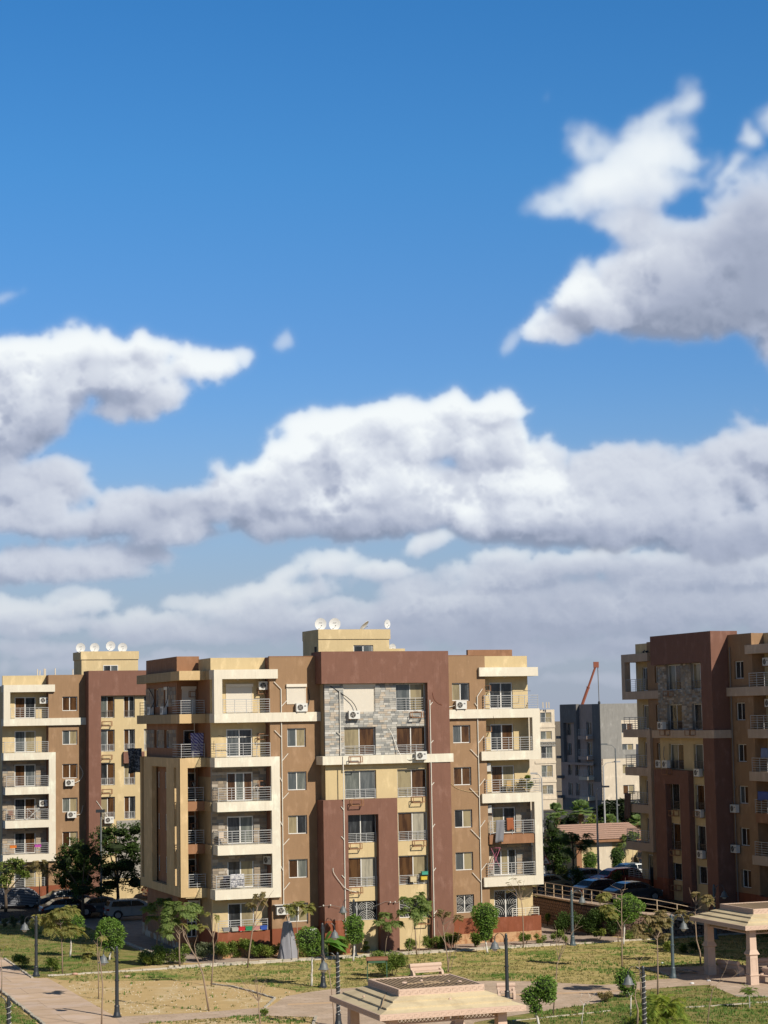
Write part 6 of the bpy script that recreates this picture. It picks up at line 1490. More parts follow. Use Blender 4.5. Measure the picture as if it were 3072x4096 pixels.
def topiary(base, balls, label, trunk='limewash', m_='ficus', cat='tree', z0=0.0, tr=.07, seed=1, dens=1.0, name='clipped_tree'):
    """balls: (px, py, rx px, ry px); base: pixel of the trunk foot"""
    R = random.Random(seed); p = at(base[0], base[1], z0); k_ = mpp(p); t = thing(name, label, cat, p, 0, 'clipped round trees')
    cs = [planeat(p, x, y) - p for x, y, *_ in balls]; low = min(cs, key=lambda c: c.z)
    MB().tube([tuple(q) for q in trunkline(Vector((0, 0, -.03)), Vector(low), R, .03)], [tr, tr * .95, tr * .9, tr * .85, tr * .8, tr * .75, tr * .7], 7).build('trunk', M[trunk], t, smooth=True)
    b = MB(); co = MB()
    for (x, y, rx, ry), c in zip(balls, cs):
        n = int(dens * 900 * (rx * k_) * (ry * k_) / .35)
        clipped(b, co, c, rx * k_, rx * k_ * .95, ry * k_, R, max(160, min(4200, n)), seed=seed, lump=.12)
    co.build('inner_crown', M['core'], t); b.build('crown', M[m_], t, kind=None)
    return t
def bush(base, w, h, label, m_='bushg', seed=1, z0=0.0, dens=1.0, cat='bush', group=None, lean=0, name='bush', p=None, depth=.8):
    """loose leafy shrub, w x h in pixels of the photograph"""
    R = random.Random(seed); p = at(base[0], base[1], z0) if p is None else p; k_ = mpp(p); W_, H_ = w * k_ / 2, h * k_
    t = thing(name, label, cat, p, 0, group); b = MB(); st = MB()
    n = int(max(220, min(6500, dens * 1150 * W_ * 2 * H_)))
    cl = [(R.uniform(-.72, .72) * W_, R.uniform(-.6, .6) * min(W_, .8) * depth, R.uniform(.25, .78) * H_, R.uniform(.30, .46) * min(H_, W_ * 1.3)) for _ in range(max(4, int(W_ * 5)))]
    for i in range(n):
        c = R.choice(cl); d = Vector((R.gauss(0, 1), R.gauss(0, 1), R.gauss(0, 1))).normalized() * c[3] * R.uniform(.35, 1.05)
        q = Vector((c[0], c[1], c[2])) + d
        if q.z < .03: q.z = R.uniform(.03, .25)
        if q.z > H_ * 1.08: q.z = H_ * R.uniform(.8, 1.05)
        quadleaf(b, q, R, R.uniform(.11, .19), R.uniform(.05, .085))
    for c in cl: st.tube([(c[0] * .3, c[1] * .3, 0), (c[0], c[1], c[2])], [.02, .008], 4)
    st.build('stem', M['barkdark'], t); b.build('foliage', M[m_], t); return t
def frond(b, p, d, ln, R, wid=.28, npin=9, sag=.35, lw=.05):
    """a twice pinnate leaf: sagging rib with rows of narrow leaflets"""
    d = Vector(d).normalized(); side = d.cross(Vector((0, 0, 1)))
    if side.length < .1: side = Vector((1, 0, 0))
    side.normalize(); up = side.cross(d).normalized()
    pts = [p + d * ln * f + Vector((0, 0, -sag * ln * f * f)) for f in [i / npin for i in range(npin + 1)]]
    for i in range(1, npin + 1):
        f = i / npin; w = wid * ln * (1.15 - abs(f - .45) * 1.3) * 1.6; q = pts[i]; dv = (pts[i] - pts[i - 1]).normalized()
        for s_ in (-1, 1):
            e = q + side * s_ * w + dv * w * .45 + Vector((0, 0, -w * R.uniform(.15, .4))); h = dv * lw * .5
            mid = (q + e) * .5 + Vector((0, 0, w * .10))
            b.add([q - h * .4, mid - h, e, mid + h], [(0, 1, 2, 3)])
    b.add([pts[0], pts[npin // 2] + side * .008, pts[-1], pts[npin // 2] - side * .008], [(0, 1, 2, 3)])
def feathery(base, trunk, crowns, label, m_='feather', bark='bark', z0=0.0, r0=.05, seed=1, fl=.55, per=9, cat='tree', group='young feathery leaved trees', name='feathery_tree', extra=(), up=.15, base_p=None):
    """trunk: pixel path upward; crowns: (px, py, radius px, number of sprays) sprays of fronds"""
    R = random.Random(seed); p = at(base[0], base[1], z0) if base_p is None else base_p; k_ = mpp(p); t = thing(name, label, cat, p, 0, group)
    tp = [Vector((0, 0, -.03))] + [planeat(p, x, y) - p for x, y in trunk]; n = len(tp)
    MB().tube(tp, [r0 * (1 - .55 * i / (n - 1)) for i in range(n)], 7).build('trunk', M[bark], t, smooth=True)
    br = MB(); lf = MB(); fork = tp[-1]
    for (x, y, rp, ns) in crowns:
        c = planeat(p, x, y) - p; c.y += R.uniform(-.4, .4); src = min(tp[1:], key=lambda q: (q - c).length + (2 if q.z > c.z else 0))
        mid = src.lerp(c, .55) + Vector((R.uniform(-.1, .1), R.uniform(-.15, .15), .08)); br.tube([src, mid, c], [r0 * .5, r0 * .34, r0 * .16], 5)
        for j in range(ns):
            a = R.uniform(0, 2 * pi); rr = rp * k_ * sqrt(R.random()) * .6; q = c + Vector((cos(a) * rr, sin(a) * rr, R.uniform(-.5, .55) * rp * k_ * .8))
            br.tube([c.lerp(mid, R.uniform(0, .5)), q], [r0 * .16, r0 * .07], 3)
            for m in range(per + 2):
                an = a + R.uniform(-1.6, 1.6); frond(lf, q, (cos(an), sin(an), R.uniform(-.5, 1.1)), fl * 1.15 * R.uniform(.7, 1.15), R, lw=.075, wid=.32, sag=.6)
    for path in extra:
        q = [planeat(p, x, y) - p + Vector((0, R.uniform(-.2, .2), 0)) for x, y in path]; br.tube(q, [r0 * .45 * (1 - .8 * i / max(1, len(q) - 1)) for i in range(len(q))], 5)
    if br.v: br.build('branches', M[bark], t, kind=None)
    if lf.v: lf.build('crown', M[m_], t)
    return t
def bare(base, trunk, tips, label, bark='bark', r0=.035, seed=1, z0=0.0, leaves=0, m_='featheryel', group='bare saplings on the lawns', name='sapling'):
    """leafless sapling: each tip is a pixel path that starts from the nearest trunk point"""
    R = random.Random(seed); p = at(base[0], base[1], z0); t = thing(name, label, 'sapling', p, 0, group); k_ = mpp(p)
    tp = [Vector((0, 0, -.03))] + [planeat(p, x, y) - p for x, y in trunk]; n = len(tp)
    MB().tube(tp, [r0 * (1 - .5 * i / (n - 1)) for i in range(n)], 6).build('trunk', M[bark], t, smooth=True)
    br = MB(); lf = MB()
    for path in tips:
        c0 = planeat(p, *path[0]) - p; src = min(tp[1:], key=lambda q: (q - c0).length); q = [src]
        off = 0
        for (x, y) in path:
            off += R.uniform(-.12, .12); v = planeat(p, x, y) - p; v.y += off; q.append(v)
        br.tube(q, [max(.006, r0 * .5 * (1 - .8 * i / (len(q) - 1))) for i in range(len(q))], 5)
        e = q[-1]
        for j in range(3):
            s0 = q[-2].lerp(e, R.uniform(.2, .95)); d = Vector((R.uniform(-1, 1), R.uniform(-1, 1), R.uniform(.1, 1))).normalized() * R.uniform(.15, .45); br.tube([s0, s0 + d], [.008, .004], 3)
            for _ in range(leaves): frond(lf, s0 + d * R.random(), (R.uniform(-1, 1), R.uniform(-1, 1), R.uniform(-.1, .4)), R.uniform(.22, .42), R, lw=.04)
    br.build('branches', M[bark], t)
    if lf.v: lf.build('sparse_leaves', M[m_], t)
    return t
def bigtree(base, blobs, label, m_='treedark', z0=0.0, seed=1, dens=1.0, bark='barkdark', name='leafy_tree', ln=.22, base_p=None, group=None):
    """broad tree: leaf clumps inside pixel ellipses with gaps between them"""
    R = random.Random(seed); p = at(base[0], base[1], z0) if base_p is None else base_p; k_ = mpp(p); t = thing(name, label, 'tree', p, 0, group)
    b = MB(); br = MB(); co = MB(); top = max((planeat(p, x, y) - p).z for x, y, *_ in blobs); fk = Vector((0, 0, top * .35))
    MB().tube([Vector((0, 0, -.05)), fk * .5 + Vector((.05, 0, 0)), fk], [.16, .13, .11], 8).build('trunk', M[bark], t, smooth=True)
    for x, y, rx, ry in blobs:
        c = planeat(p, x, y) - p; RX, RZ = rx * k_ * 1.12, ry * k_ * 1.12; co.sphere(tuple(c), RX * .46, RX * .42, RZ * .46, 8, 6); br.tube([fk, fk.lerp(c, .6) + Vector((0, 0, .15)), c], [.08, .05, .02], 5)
        nc = int(max(5, RX * RZ * 9))
        for i in range(int(nc * 2.5)):
            a = R.uniform(0, 2 * pi); e = R.uniform(-1, 1); s_ = sqrt(1 - e * e) * R.uniform(.5, 1) ; q = c + Vector((RX * s_ * cos(a), RX * .9 * s_ * sin(a), RZ * e * R.uniform(.5, 1)))
            rr = R.uniform(.18, .36)
            for j in range(int(34 * dens)):
                d = Vector((R.gauss(0, 1), R.gauss(0, 1), R.gauss(0, .7))) * rr * .5; quadleaf(b, q + d, R, ln * 1.25 * R.uniform(.6, 1.1), ln * .6)
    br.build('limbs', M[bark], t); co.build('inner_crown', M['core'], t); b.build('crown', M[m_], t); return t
def fanpalm(base, crown, rpx, label, z0=1.9, seed=1, skirt=40, n=26):
    R = random.Random(seed); p = at(base[0], base[1], z0); k_ = mpp(p); t = thing('fan_palm', label, 'palm tree', p, 0, 'fan palms between the blocks')
    c = planeat(p, *crown) - p; MB().tube([Vector((0, 0, 0)), c * .5, c], [.28, .24, .2], 8).build('trunk', M['skirt'], t)
    s_ = MB()
    for i in range(150):
        a = R.uniform(0, 2 * pi); f = R.random(); q = c + Vector((0, 0, -.1 - f * skirt * k_)); d = Vector((cos(a), sin(a), -.9)) * (.55 - .28 * f); w = Vector((-sin(a), cos(a), 0)) * .05
        s_.add([q - w, q + w, q + d + w * .3, q + d - w * .3], [(0, 1, 2, 3)])
    s_.build('dry_skirt', M['skirt'], t)
    b = MB(); Rr = rpx * k_
    for i in range(n):
        a = 2 * pi * i / n + R.uniform(-.2, .2); e = R.uniform(-.35, 1.25); d = Vector((cos(a) * cos(e), sin(a) * cos(e), sin(e))); hub = c + d * Rr * .45; side = d.cross(Vector((0, 0, 1))); side = side.normalized() if side.length > .05 else Vector((1, 0, 0)); up = side.cross(d)
        b.tube([c, hub], [.03, .02], 3, False)
        for j in range(15):
            th = (j - 7) / 7 * 1.25; dd = d * cos(th) + side * sin(th) + up * .12; L = Rr * .62 * (1 - .25 * abs(th)); w = (side * cos(th) - d * sin(th)) * .085
            tip = hub + dd * L + Vector((0, 0, -L * .22)); m_ = hub + dd * L * .55; b.add([hub, m_ - w, tip, m_ + w], [(0, 1, 2, 3)])
    b.build('fronds', M['palm'], t); return t
def areca(base, rpx, hpx, label, seed=1, n=34):
    R = random.Random(seed); p = at(*base); k_ = mpp(p); t = thing('feather_palm', label, 'palm', p); b = MB(); st = MB()
    for i in range(n):
        a = R.uniform(0, 2 * pi); inc = R.uniform(.25, 1.25); L = rpx * k_ * R.uniform(1.1, 1.75); base_ = Vector((R.uniform(-.25, .25), R.uniform(-.25, .25), R.uniform(0, .35 * hpx * k_)))
        d = Vector((cos(a) * sin(inc), sin(a) * sin(inc), cos(inc))); pts = [base_ + d * L * f + Vector((0, 0, -.55 * L * f ** 2.2)) for f in [j / 12 for j in range(13)]]
        st.tube(pts[:9:2], [.025, .02, .015, .01, .006], 4)
        for j in range(3, 13):
            dv = (pts[j] - pts[j - 1]).normalized(); side = dv.cross(Vector((0, 0, 1))).normalized()
            for s_ in (-1, 1):
                for q_ in (0, .5):
                    q = pts[j - 1].lerp(pts[j], q_); ln = .55 * (1 - .4 * abs(j / 12 - .5)); e = q + side * s_ * ln * .75 + dv * ln * .55 + Vector((0, 0, -ln * R.uniform(.1, .45))); w = dv * .028; m_ = q.lerp(e, .45) + Vector((0, 0, .03)); b.add([q, m_ - w, e, m_ + w], [(0, 1, 2, 3)])
    st.build('stems', mat('pale_palm_stem', (.35, .33, .10), .7), t); b.build('fronds', M['areca'], t); return t
# ---- left lawn
feathery((250, 3896), [(249, 3820), (246, 3740), (243, 3700)], [(190, 3672, 34, 5), (235, 3650, 40, 6), (285, 3645, 36, 5), (215, 3700, 34, 5), (275, 3705, 36, 5), (300, 3720, 24, 3), (165, 3668, 20, 2)], 'small feathery tree with yellowing leaves on the left lawn before the parked cars', 'featheryel', seed=2, fl=.50, per=7)
topiary((281, 3829), [(290, 3705, 42, 46), (310, 3685, 22, 25)], 'round clipped tree with a whitewashed trunk behind the left feathery tree', seed=3)
topiary((437, 3842), [(441, 3735, 56, 50), (436, 3700, 40, 26), (448, 3775, 44, 26)], 'bushy round clipped tree with its trunk hidden, beside the walkway of the left lawn', seed=4, dens=1.2)
feathery((395, 3996), [(394, 3900), (391, 3820), (388, 3775)], [(358, 3790, 22, 4), (352, 3820, 16, 3), (400, 3745, 14, 1)], 'thin half bare tree with a tuft of olive leaves left of the second park lamp', 'featheryel', seed=5, fl=.30, per=6, r0=.035, extra=[((390, 3780), (420, 3750), (445, 3742)), ((391, 3785), (372, 3760))])
bare((406, 4110), [(408, 4040), (411, 3940), (402, 3860), (396, 3825)], [((392, 3800),), ((405, 3780), (412, 3740))], 'crooked bare sapling crossing the second park lamp', r0=.05, seed=6)
for px_, py_, w, h, m_, s_, lb_ in ((90, 3872, 75, 55, 'bushg', 1, 'low bush at the left kerb before the first park lamp'), (200, 3888, 70, 62, 'bushg', 2, 'dense bush just right of the first park lamp'), (55, 3712, 40, 50, 'greyleaf', 3, 'pale climbing shrub at the left road edge'), (100, 3712, 34, 56, 'greyleaf', 4, 'second pale shrub from the left at the road edge'), (15, 3712, 30, 40, 'greyleaf', 5, 'pale shrub cut by the left edge of the picture')):
    bush((px_, py_), w, h, lb_, m_, s_, group='shrubs on the left lawn')
bare((6, 3990), [(8, 3900), (4, 3830)], [((0, 3790), (4, 3760)), ((16, 3800), (10, 3780))], 'thin sapling at the very left edge beside the path', seed=7, leaves=2)
# ---- before the middle block
feathery((626, 3800), [(630, 3740), (636, 3700), (630, 3650), (626, 3625)], [(590, 3628, 28, 4), (620, 3618, 26, 4), (656, 3612, 32, 5), (612, 3668, 18, 2), (682, 3622, 24, 3)], 'slender feathery tree before the shaded flank corner', 'feather', seed=8, fl=.42, per=7, extra=[((634, 3718), (655, 3690), (668, 3660))])
feathery((719, 3872), [(717, 3800), (718, 3735), (722, 3680)], [(672, 3650, 32, 5), (700, 3625, 34, 5), (742, 3612, 32, 6), (772, 3630, 30, 5), (690, 3690, 32, 5), (755, 3650, 26, 4), (668, 3720, 24, 3), (775, 3700, 14, 1)], 'larger feathery tree by the terrace corner of the middle block', 'feather', seed=9, fl=.46, per=7, r0=.06, extra=[((718, 3740), (690, 3700), (650, 3660)), ((719, 3700), (745, 3670), (762, 3650)), ((716, 3755), (700, 3725))])
feathery((836, 4044), [(822, 3960), (812, 3900), (790, 3840), (760, 3790), (735, 3745)], [(728, 3700, 12, 1)], 'long leaning bare tree sweeping across the sand patch toward the terrace corner', 'featheryel', seed=10, fl=.28, per=3, r0=.055, extra=[((785, 3830), (778, 3780), (790, 3740)), ((760, 3790), (740, 3730), (700, 3690)), ((735, 3745), (745, 3700))])
feathery((845, 3944), [(850, 3880), (855, 3810), (852, 3750)], [(812, 3700, 14, 2), (838, 3650, 12, 2), (870, 3660, 10, 1)], 'forked half bare tree left of the trough planters', 'featheryel', seed=11, fl=.28, per=4, r0=.05, extra=[((854, 3790), (872, 3750), (880, 3680)), ((852, 3755), (838, 3720), (826, 3690)), ((852, 3760), (862, 3720), (850, 3660))])
feathery((990, 3872), [(998, 3800), (1010, 3720), (1022, 3665), (1030, 3630)], [(1010, 3618, 18, 3), (1048, 3600, 18, 3), (1062, 3575, 14, 2), (1034, 3585, 12, 2)], 'tall leaning sparse tree before the trough planters', 'featherbrown', seed=12, fl=.30, per=4, r0=.06, extra=[((1016, 3690), (1050, 3640), (1080, 3580), (1095, 3560)), ((1022, 3665), (1000, 3630)), ((1010, 3720), (1040, 3680), (1075, 3670))])
feathery((1193, 3844), [(1192, 3780), (1188, 3700), (1186, 3665)], [(1160, 3625, 24, 4), (1190, 3612, 28, 5), (1225, 3630, 26, 4), (1180, 3655, 16, 2)], 'slim feathery tree with yellow leaves beside the grey covered object', 'featheryel', seed=13, fl=.38, per=6, r0=.045)
topiary((1246, 3947), [(1232, 3752, 48, 42), (1250, 3800, 30, 24)], 'round clipped tree with a white trunk left of the banana plant', seed=14)
topiary((1412, 3846), [(1415, 3700, 38, 36), (1418, 3740, 34, 34)], 'egg shaped clipped tree with a white trunk before the tower', seed=15, dens=1.3)
topiary((1950, 3813), [(1940, 3655, 50, 40), (1945, 3690, 44, 32), (1940, 3735, 28, 26)], 'two tiered clipped tree with a leaning white trunk before the right wing', seed=16, dens=1.3)
topiary((2155, 4110), [(2178, 3950, 46, 42), (2190, 3985, 34, 26), (2122, 3985, 32, 34), (2143, 4032, 22, 24)], 'clipped tree of joined balls right of the near pavilion', seed=17, dens=1.2)
topiary((2494, 3779), [(2512, 3628, 58, 46), (2500, 3665, 44, 26)], 'large bright clipped tree with a white trunk before the street railing', seed=18, dens=1.2)
topiary((2508, 3990), [(2500, 3915, 38, 40), (2510, 3945, 34, 28)], 'round clipped bush tree left of the feathery palm', seed=19, dens=1.1, trunk='bark')
# banana
def banana(base, label):
    R = random.Random(4); p = at(*base); t = thing('banana_plant', label, 'banana plant', p); k_ = mpp(p)
    for i in range(3): MB().tube([(-.15 + i * .15, 0, 0), (-.1 + i * .12, 0, 1.1)], [.10, .06], 8).build('stem', M['feather'], t)
    for a, L, e in ((pi * .98, 1.9, .55), (.05, 1.9, .5), (.25, 1.8, .1), (-.25, 1.6, -.1), (pi * 1.05, 1.2, 1.0), (.4, 1.3, 1.15), (pi * .8, 1.3, .2), (-.5, 1.5, .3)):
        d = Vector((cos(a), sin(a) * .6, 0)); pts = [Vector((0, 0, 1.0)) + d * L * f * cos(e) + Vector((0, 0, L * f * sin(e) - .42 * L * f * f)) for f in [j / 8 for j in range(9)]]
        b = MB(); side = Vector((-d.y, d.x, .0)).normalized() * .7 + Vector((0, 0, .5)); vs = []
        for j, q in enumerate(pts):
            w = .24 * sin(pi * min(1, (j + .6) / 8.3)) ** .6; vs += [q - side * w + Vector((0, 0, .03)), q, q + side * w]
        b.add(vs, [(3 * j + s_, 3 * j + s_ + 1, 3 * j + s_ + 4, 3 * j + s_ + 3) for j in range(8) for s_ in (0, 1)]); b.build('leaf', M['banana'], t, smooth=True)
banana((1300, 3828), 'banana plant with long arching leaves at the left foot of the tower')
R0 = random.Random(21)
for i, (px_, py_, w, h, m_) in enumerate(((600, 3858, 90, 60, 'bushg'), (665, 3862, 90, 66, 'bushg'), (725, 3862, 70, 70, 'bushg'), (585, 3868, 60, 34, 'bushy'), (820, 3850, 90, 60, 'greyleaf'), (880, 3846, 80, 66, 'bushg'), (930, 3838, 70, 60, 'bushg'), (985, 3836, 70, 80, 'bushg'), (1035, 3838, 76, 58, 'bushg'), (1090, 3836, 80, 60, 'bushy'), (1145, 3834, 80, 58, 'bushg'), (1205, 3832, 80, 60, 'bushg'), (1262, 3830, 84, 70, 'bushg'), (1330, 3826, 80, 60, 'bushg'), (1385, 3822, 70, 56, 'bushg'))):
    bush((px_, py_ - 4), w * 1.12, h * 1.12, ('end', 'second', 'third', 'yellow leaved front', 'pale grey green', 'sixth', 'seventh', 'tall leafy eighth', 'ninth', 'yellowish tenth', 'eleventh', 'twelfth', 'thirteenth', 'fourteenth', 'last')[i] + ' shrub from the left in the hedge before the middle block', m_, 30 + i, group='hedge shrubs before the middle block')
for i, (px_, py_, w, h, m_, lb_) in enumerate(((1465, 3812, 26, 54, 'bushg', 'thin shrub by the black pots'), (1640, 3806, 60, 54, 'bushg', 'bush behind the three slim trunks of the feathery tree'), (1722, 3802, 66, 56, 'bushg', 'bush left of the multi stemmed bare tree'), (1778, 3798, 60, 50, 'bushg', 'bush behind the multi stemmed bare tree'), (1815, 3796, 66, 72, 'bushy', 'taller yellow green bush right of the multi stemmed tree'),
      (1900, 3790, 64, 66, 'bushg', 'bush left of the two tiered clipped tree'), (2100, 3780, 46, 64, 'bushg', 'pointed bush at the foot of the slim bare tree'), (2162, 3778, 44, 40, 'bushg', 'round bush on the pavement edge right of the right wing'), (2230, 3772, 56, 48, 'bushg', 'bush left of the blue grey lamp'), (2262, 3772, 34, 30, 'bushg', 'small bush touching the blue grey lamp'), (2396, 3758, 44, 52, 'bushy', 'bright bush against the dark retaining wall'), (2525, 3758, 48, 40, 'bushg', 'bush right of the large clipped tree trunk'), (1565, 3908, 170, 96, 'bushg', 'round dense bush behind the near pavilion'))):
    bush((px_, py_), w, h, lb_, m_, 60 + i, group='bushes along the kerb' if i < 12 else None, dens=1.0 if i < 12 else 1.8)
feathery((1668, 3822), [(1664, 3770), (1660, 3710), (1655, 3650)], [(1630, 3600, 28, 4), (1665, 3590, 30, 5), (1700, 3605, 26, 4), (1640, 3640, 34, 6), (1680, 3640, 30, 6), (1615, 3650, 20, 3), (1660, 3670, 24, 3)], 'feathery tree with three slim trunks before the barred tower window', 'feather', seed=22, fl=.42, per=7, r0=.05, extra=[((1632, 3884), (1634, 3800), (1650, 3720), (1655, 3650)), ((1674, 3830), (1680, 3740), (1690, 3640), (1700, 3540)), ((1690, 3640), (1672, 3560)), ((1690, 3640), (1716, 3570))])
feathery((1540, 3700 + 120), [(1545, 3760), (1560, 3710)], [(1545, 3662, 24, 4), (1515, 3685, 16, 3), (1556, 3700, 24, 5), (1590, 3690, 18, 3)], 'small drooping feathery tree against the middle maroon pier', 'feather', seed=23, fl=.34, per=6, r0=.03)
feathery((1795, 3890), [(1790, 3830), (1780, 3770), (1772, 3700)], [(1750, 3660, 12, 2), (1800, 3650, 16, 3), (1830, 3665, 16, 3), (1770, 3640, 10, 2)], 'multi stemmed bare tree with a few brown leaves left of the right wing', 'featherbrown', seed=24, fl=.26, per=4, r0=.05, extra=[((1790, 3885), (1805, 3800), (1815, 3720), (1826, 3640)), ((1792, 3885), (1800, 3790), (1790, 3740)), ((1780, 3770), (1752, 3720), (1745, 3650)), ((1800, 3885), (1825, 3800), (1840, 3700)), ((1776, 3740), (1800, 3690), (1835, 3655))])
bare((2093, 3790), [(2093, 3700), (2088, 3620), (2084, 3600)], [((2060, 3560), (2040, 3530)), ((2050, 3570), (2015, 3550)), ((2090, 3560), (2098, 3520)), ((2115, 3575), (2150, 3545)), ((2120, 3590), (2155, 3575)), ((2075, 3540), (2060, 3515))], 'slim bare tree standing before the right wing ground floor grille', r0=.05, seed=25, leaves=1, m_='featherbrown')
bare((2212, 4062), [(2222, 3950), (2228, 3860), (2235, 3842)], [((2226, 3790), (2226, 3720)), ((2245, 3800), (2290, 3730), (2330, 3660)), ((2255, 3770), (2262, 3720)), ((2290, 3725), (2325, 3706)), ((2240, 3810), (2235, 3760))], 'pale bare tree forking right before the plaza', 'bark', r0=.042, seed=26)
feathery((2488, 3876), [(2488, 3800), (2487, 3720), (2486, 3650), (2487, 3600)], [(2410, 3585, 22, 4), (2440, 3580, 18, 3), (2425, 3625, 24, 4), (2440, 3655, 20, 3)], 'tall thin tree with feathery side branches before the large clipped tree', 'featheryel', seed=27, fl=.36, per=5, r0=.05, extra=[((2487, 3600), (2484, 3560), (2440, 3540)), ((2486, 3580), (2500, 3550), (2502, 3510)), ((2487, 3560), (2510, 3553)), ((2487, 3700), (2520, 3660))])
feathery((2631, 3985), [(2631, 3880), (2630, 3800), (2628, 3752)], [(2600, 3670, 22, 4), (2640, 3655, 24, 4), (2660, 3690, 24, 4), (2620, 3700, 20, 3), (2555, 3700, 22, 4), (2572, 3740, 20, 3), (2665, 3735, 14, 2), (2540, 3715, 16, 2)], 'slender tree with brownish feathery leaves left of the pavilion lamp', 'featherbrown', seed=28, fl=.34, per=6, r0=.055, extra=[((2628, 3760), (2595, 3725), (2565, 3695)), ((2629, 3750), (2650, 3715), (2680, 3710)), ((2628, 3740), (2632, 3680))])
feathery((2802, 3858), [(2800, 3810), (2786, 3760), (2782, 3700), (2780, 3650), (2784, 3620)], [(2790, 3572, 14, 2), (2820, 3585, 18, 3), (2726, 3650, 18, 3), (2750, 3665, 16, 3), (2830, 3600, 12, 2)], 'crooked sparse tree between the pavilion lamp and the far pavilion', 'featherbrown', seed=29, fl=.34, per=5, r0=.06, extra=[((2784, 3620), (2765, 3580), (2758, 3550)), ((2783, 3640), (2840, 3600), (2862, 3586)), ((2782, 3660), (2830, 3645)), ((2784, 3620), (2800, 3590)), ((2800, 3820), (2797, 3795))])
bare((2473, 3770), [(2472, 3730), (2471, 3680)], [((2446, 3702),)], 'short leafless stump beside the large clipped tree', r0=.05, seed=30)
areca((2645, 4100), 108, 170, 'feathery yellow green palm at the bottom right', seed=31, n=58)
bare((2565, 3996), [(2560, 3900), (2556, 3850)], [((2540, 3820), (2520, 3800)), ((2570, 3830), (2580, 3800))], 'thin bare sapling above the round bush tree', seed=32, leaves=1, m_='featherbrown')
bare((2548, 4130), [(2552, 4040), (2540, 3990)], [((2545, 3950), (2550, 3930))], 'twisted trunk crossing the wrapped lamp at the bottom right', r0=.06, seed=33)
bare((2522, 4074), [(2523, 4020), (2524, 3990)], [((2524, 3985),)], 'whitewashed stump under the bottom right lamp head', 'limewash', r0=.06, seed=34)
bare((2998, 4032), [(2998, 4000), (2996, 3978)], [((2985, 3960),), ((3005, 3965),), ((2996, 3955),)], 'little whitewashed shrub tree on the right lawn', 'limewash', r0=.04, seed=35, leaves=5, m_='bushg')
bare((2826, 4130), [(2838, 4020), (2850, 3960), (2875, 3930)], [((2900, 3880), (2915, 3840)), ((2930, 3910), (2975, 3880)), ((2840, 3940), (2836, 3915))], 'long pale sapling arching before the far pavilion', 'bark', r0=.03, seed=36)
bare((2325, 4110), [(2330, 4060), (2335, 4020)], [((2350, 3995), (2380, 3980)), ((2320, 4000), (2330, 3980)), ((2345, 4020), (2356, 4000))], 'small pale sapling on the right lawn before the plaza', 'limewash', r0=.025, seed=37)
bare((1046, 4140), [(1038, 4060), (1034, 4005)], [((1000, 3960), (950, 3905)), ((985, 3960), (945, 3935)), ((1030, 3940), (1024, 3890)), ((1045, 3950), (1070, 3905)), ((1022, 3940), (1018, 3920)), ((1048, 3975), (1066, 3930))], 'leafless forking sapling at the bottom beside the path', r0=.05, seed=38)
bare((1338, 4130), [(1334, 4040), (1326, 3960), (1318, 3900)], [((1310, 3860), (1290, 3800)), ((1322, 3870), (1326, 3840))], 'thin pinkish sapling just left of the wrapped lamp', r0=.045, seed=39)
bush((1056, 4063), 34, 26, 'tiny round green bush at the base of the bottom sapling', 'bushg', 90)
bare((1300, 3805), [(1297, 3760), (1290, 3730)], [((1265, 3700), (1230, 3690))], 'dead branch beside the clipped tree and lamp', seed=41)
bush((2420, 4010), 60, 44, 'loose tan shrub at the corner of the right lawn', 'featherbrown', 91)
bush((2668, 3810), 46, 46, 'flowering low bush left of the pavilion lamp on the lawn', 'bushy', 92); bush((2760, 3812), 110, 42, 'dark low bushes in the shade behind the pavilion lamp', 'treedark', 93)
bush((2850, 4140), 60, 50, 'dark tuft at the bottom right corner', 'bushg', 95)
# ---- behind: trees by the left road
bigtree((300, 3650), [(300, 3400, 50, 50), (268, 3440, 42, 50), (330, 3450, 46, 60), (295, 3500, 66, 52), (350, 3520, 40, 40), (250, 3520, 30, 34)], 'dark leafy tree between the two tall street lights on the left', z0=RZ, seed=51, dens=1.0, ln=.2)
bigtree((470, 3645), [(420, 3345, 60, 34), (480, 3330, 60, 34), (540, 3320, 50, 36), (460, 3390, 90, 40), (530, 3390, 50, 50), (500, 3460, 80, 50), (420, 3480, 50, 50), (540, 3530, 50, 40), (440, 3540, 60, 36)], 'wide dark tree filling the gap between the left and middle blocks', z0=RZ, seed=52, dens=.9, m_='treedark', ln=.2)
bigtree((22, 3648), [(30, 3480, 40, 34), (68, 3450, 34, 30), (95, 3500, 24, 24), (10, 3520, 30, 30)], 'small yellow green tree before the lowest balcony of the left block', 'bushg', z0=RZ, seed=53, dens=1.0, ln=.2)
feathery((160, 3644), [(158, 3540), (156, 3500)], [(130, 3470, 26, 3), (165, 3455, 30, 4), (195, 3480, 20, 3)], 'thin feathery tree before the ground floor of the left block', 'featherbrown', z0=RZ, seed=54, fl=.5, per=5)
bigtree((330, 3668), [(250, 3460, 34, 40), (340, 3400, 40, 44), (380, 3440, 44, 50), (330, 3560, 60, 36), (400, 3560, 44, 30)], 'dense dark tree just left of the tall dark street light', z0=RZ, seed=59, ln=.2)
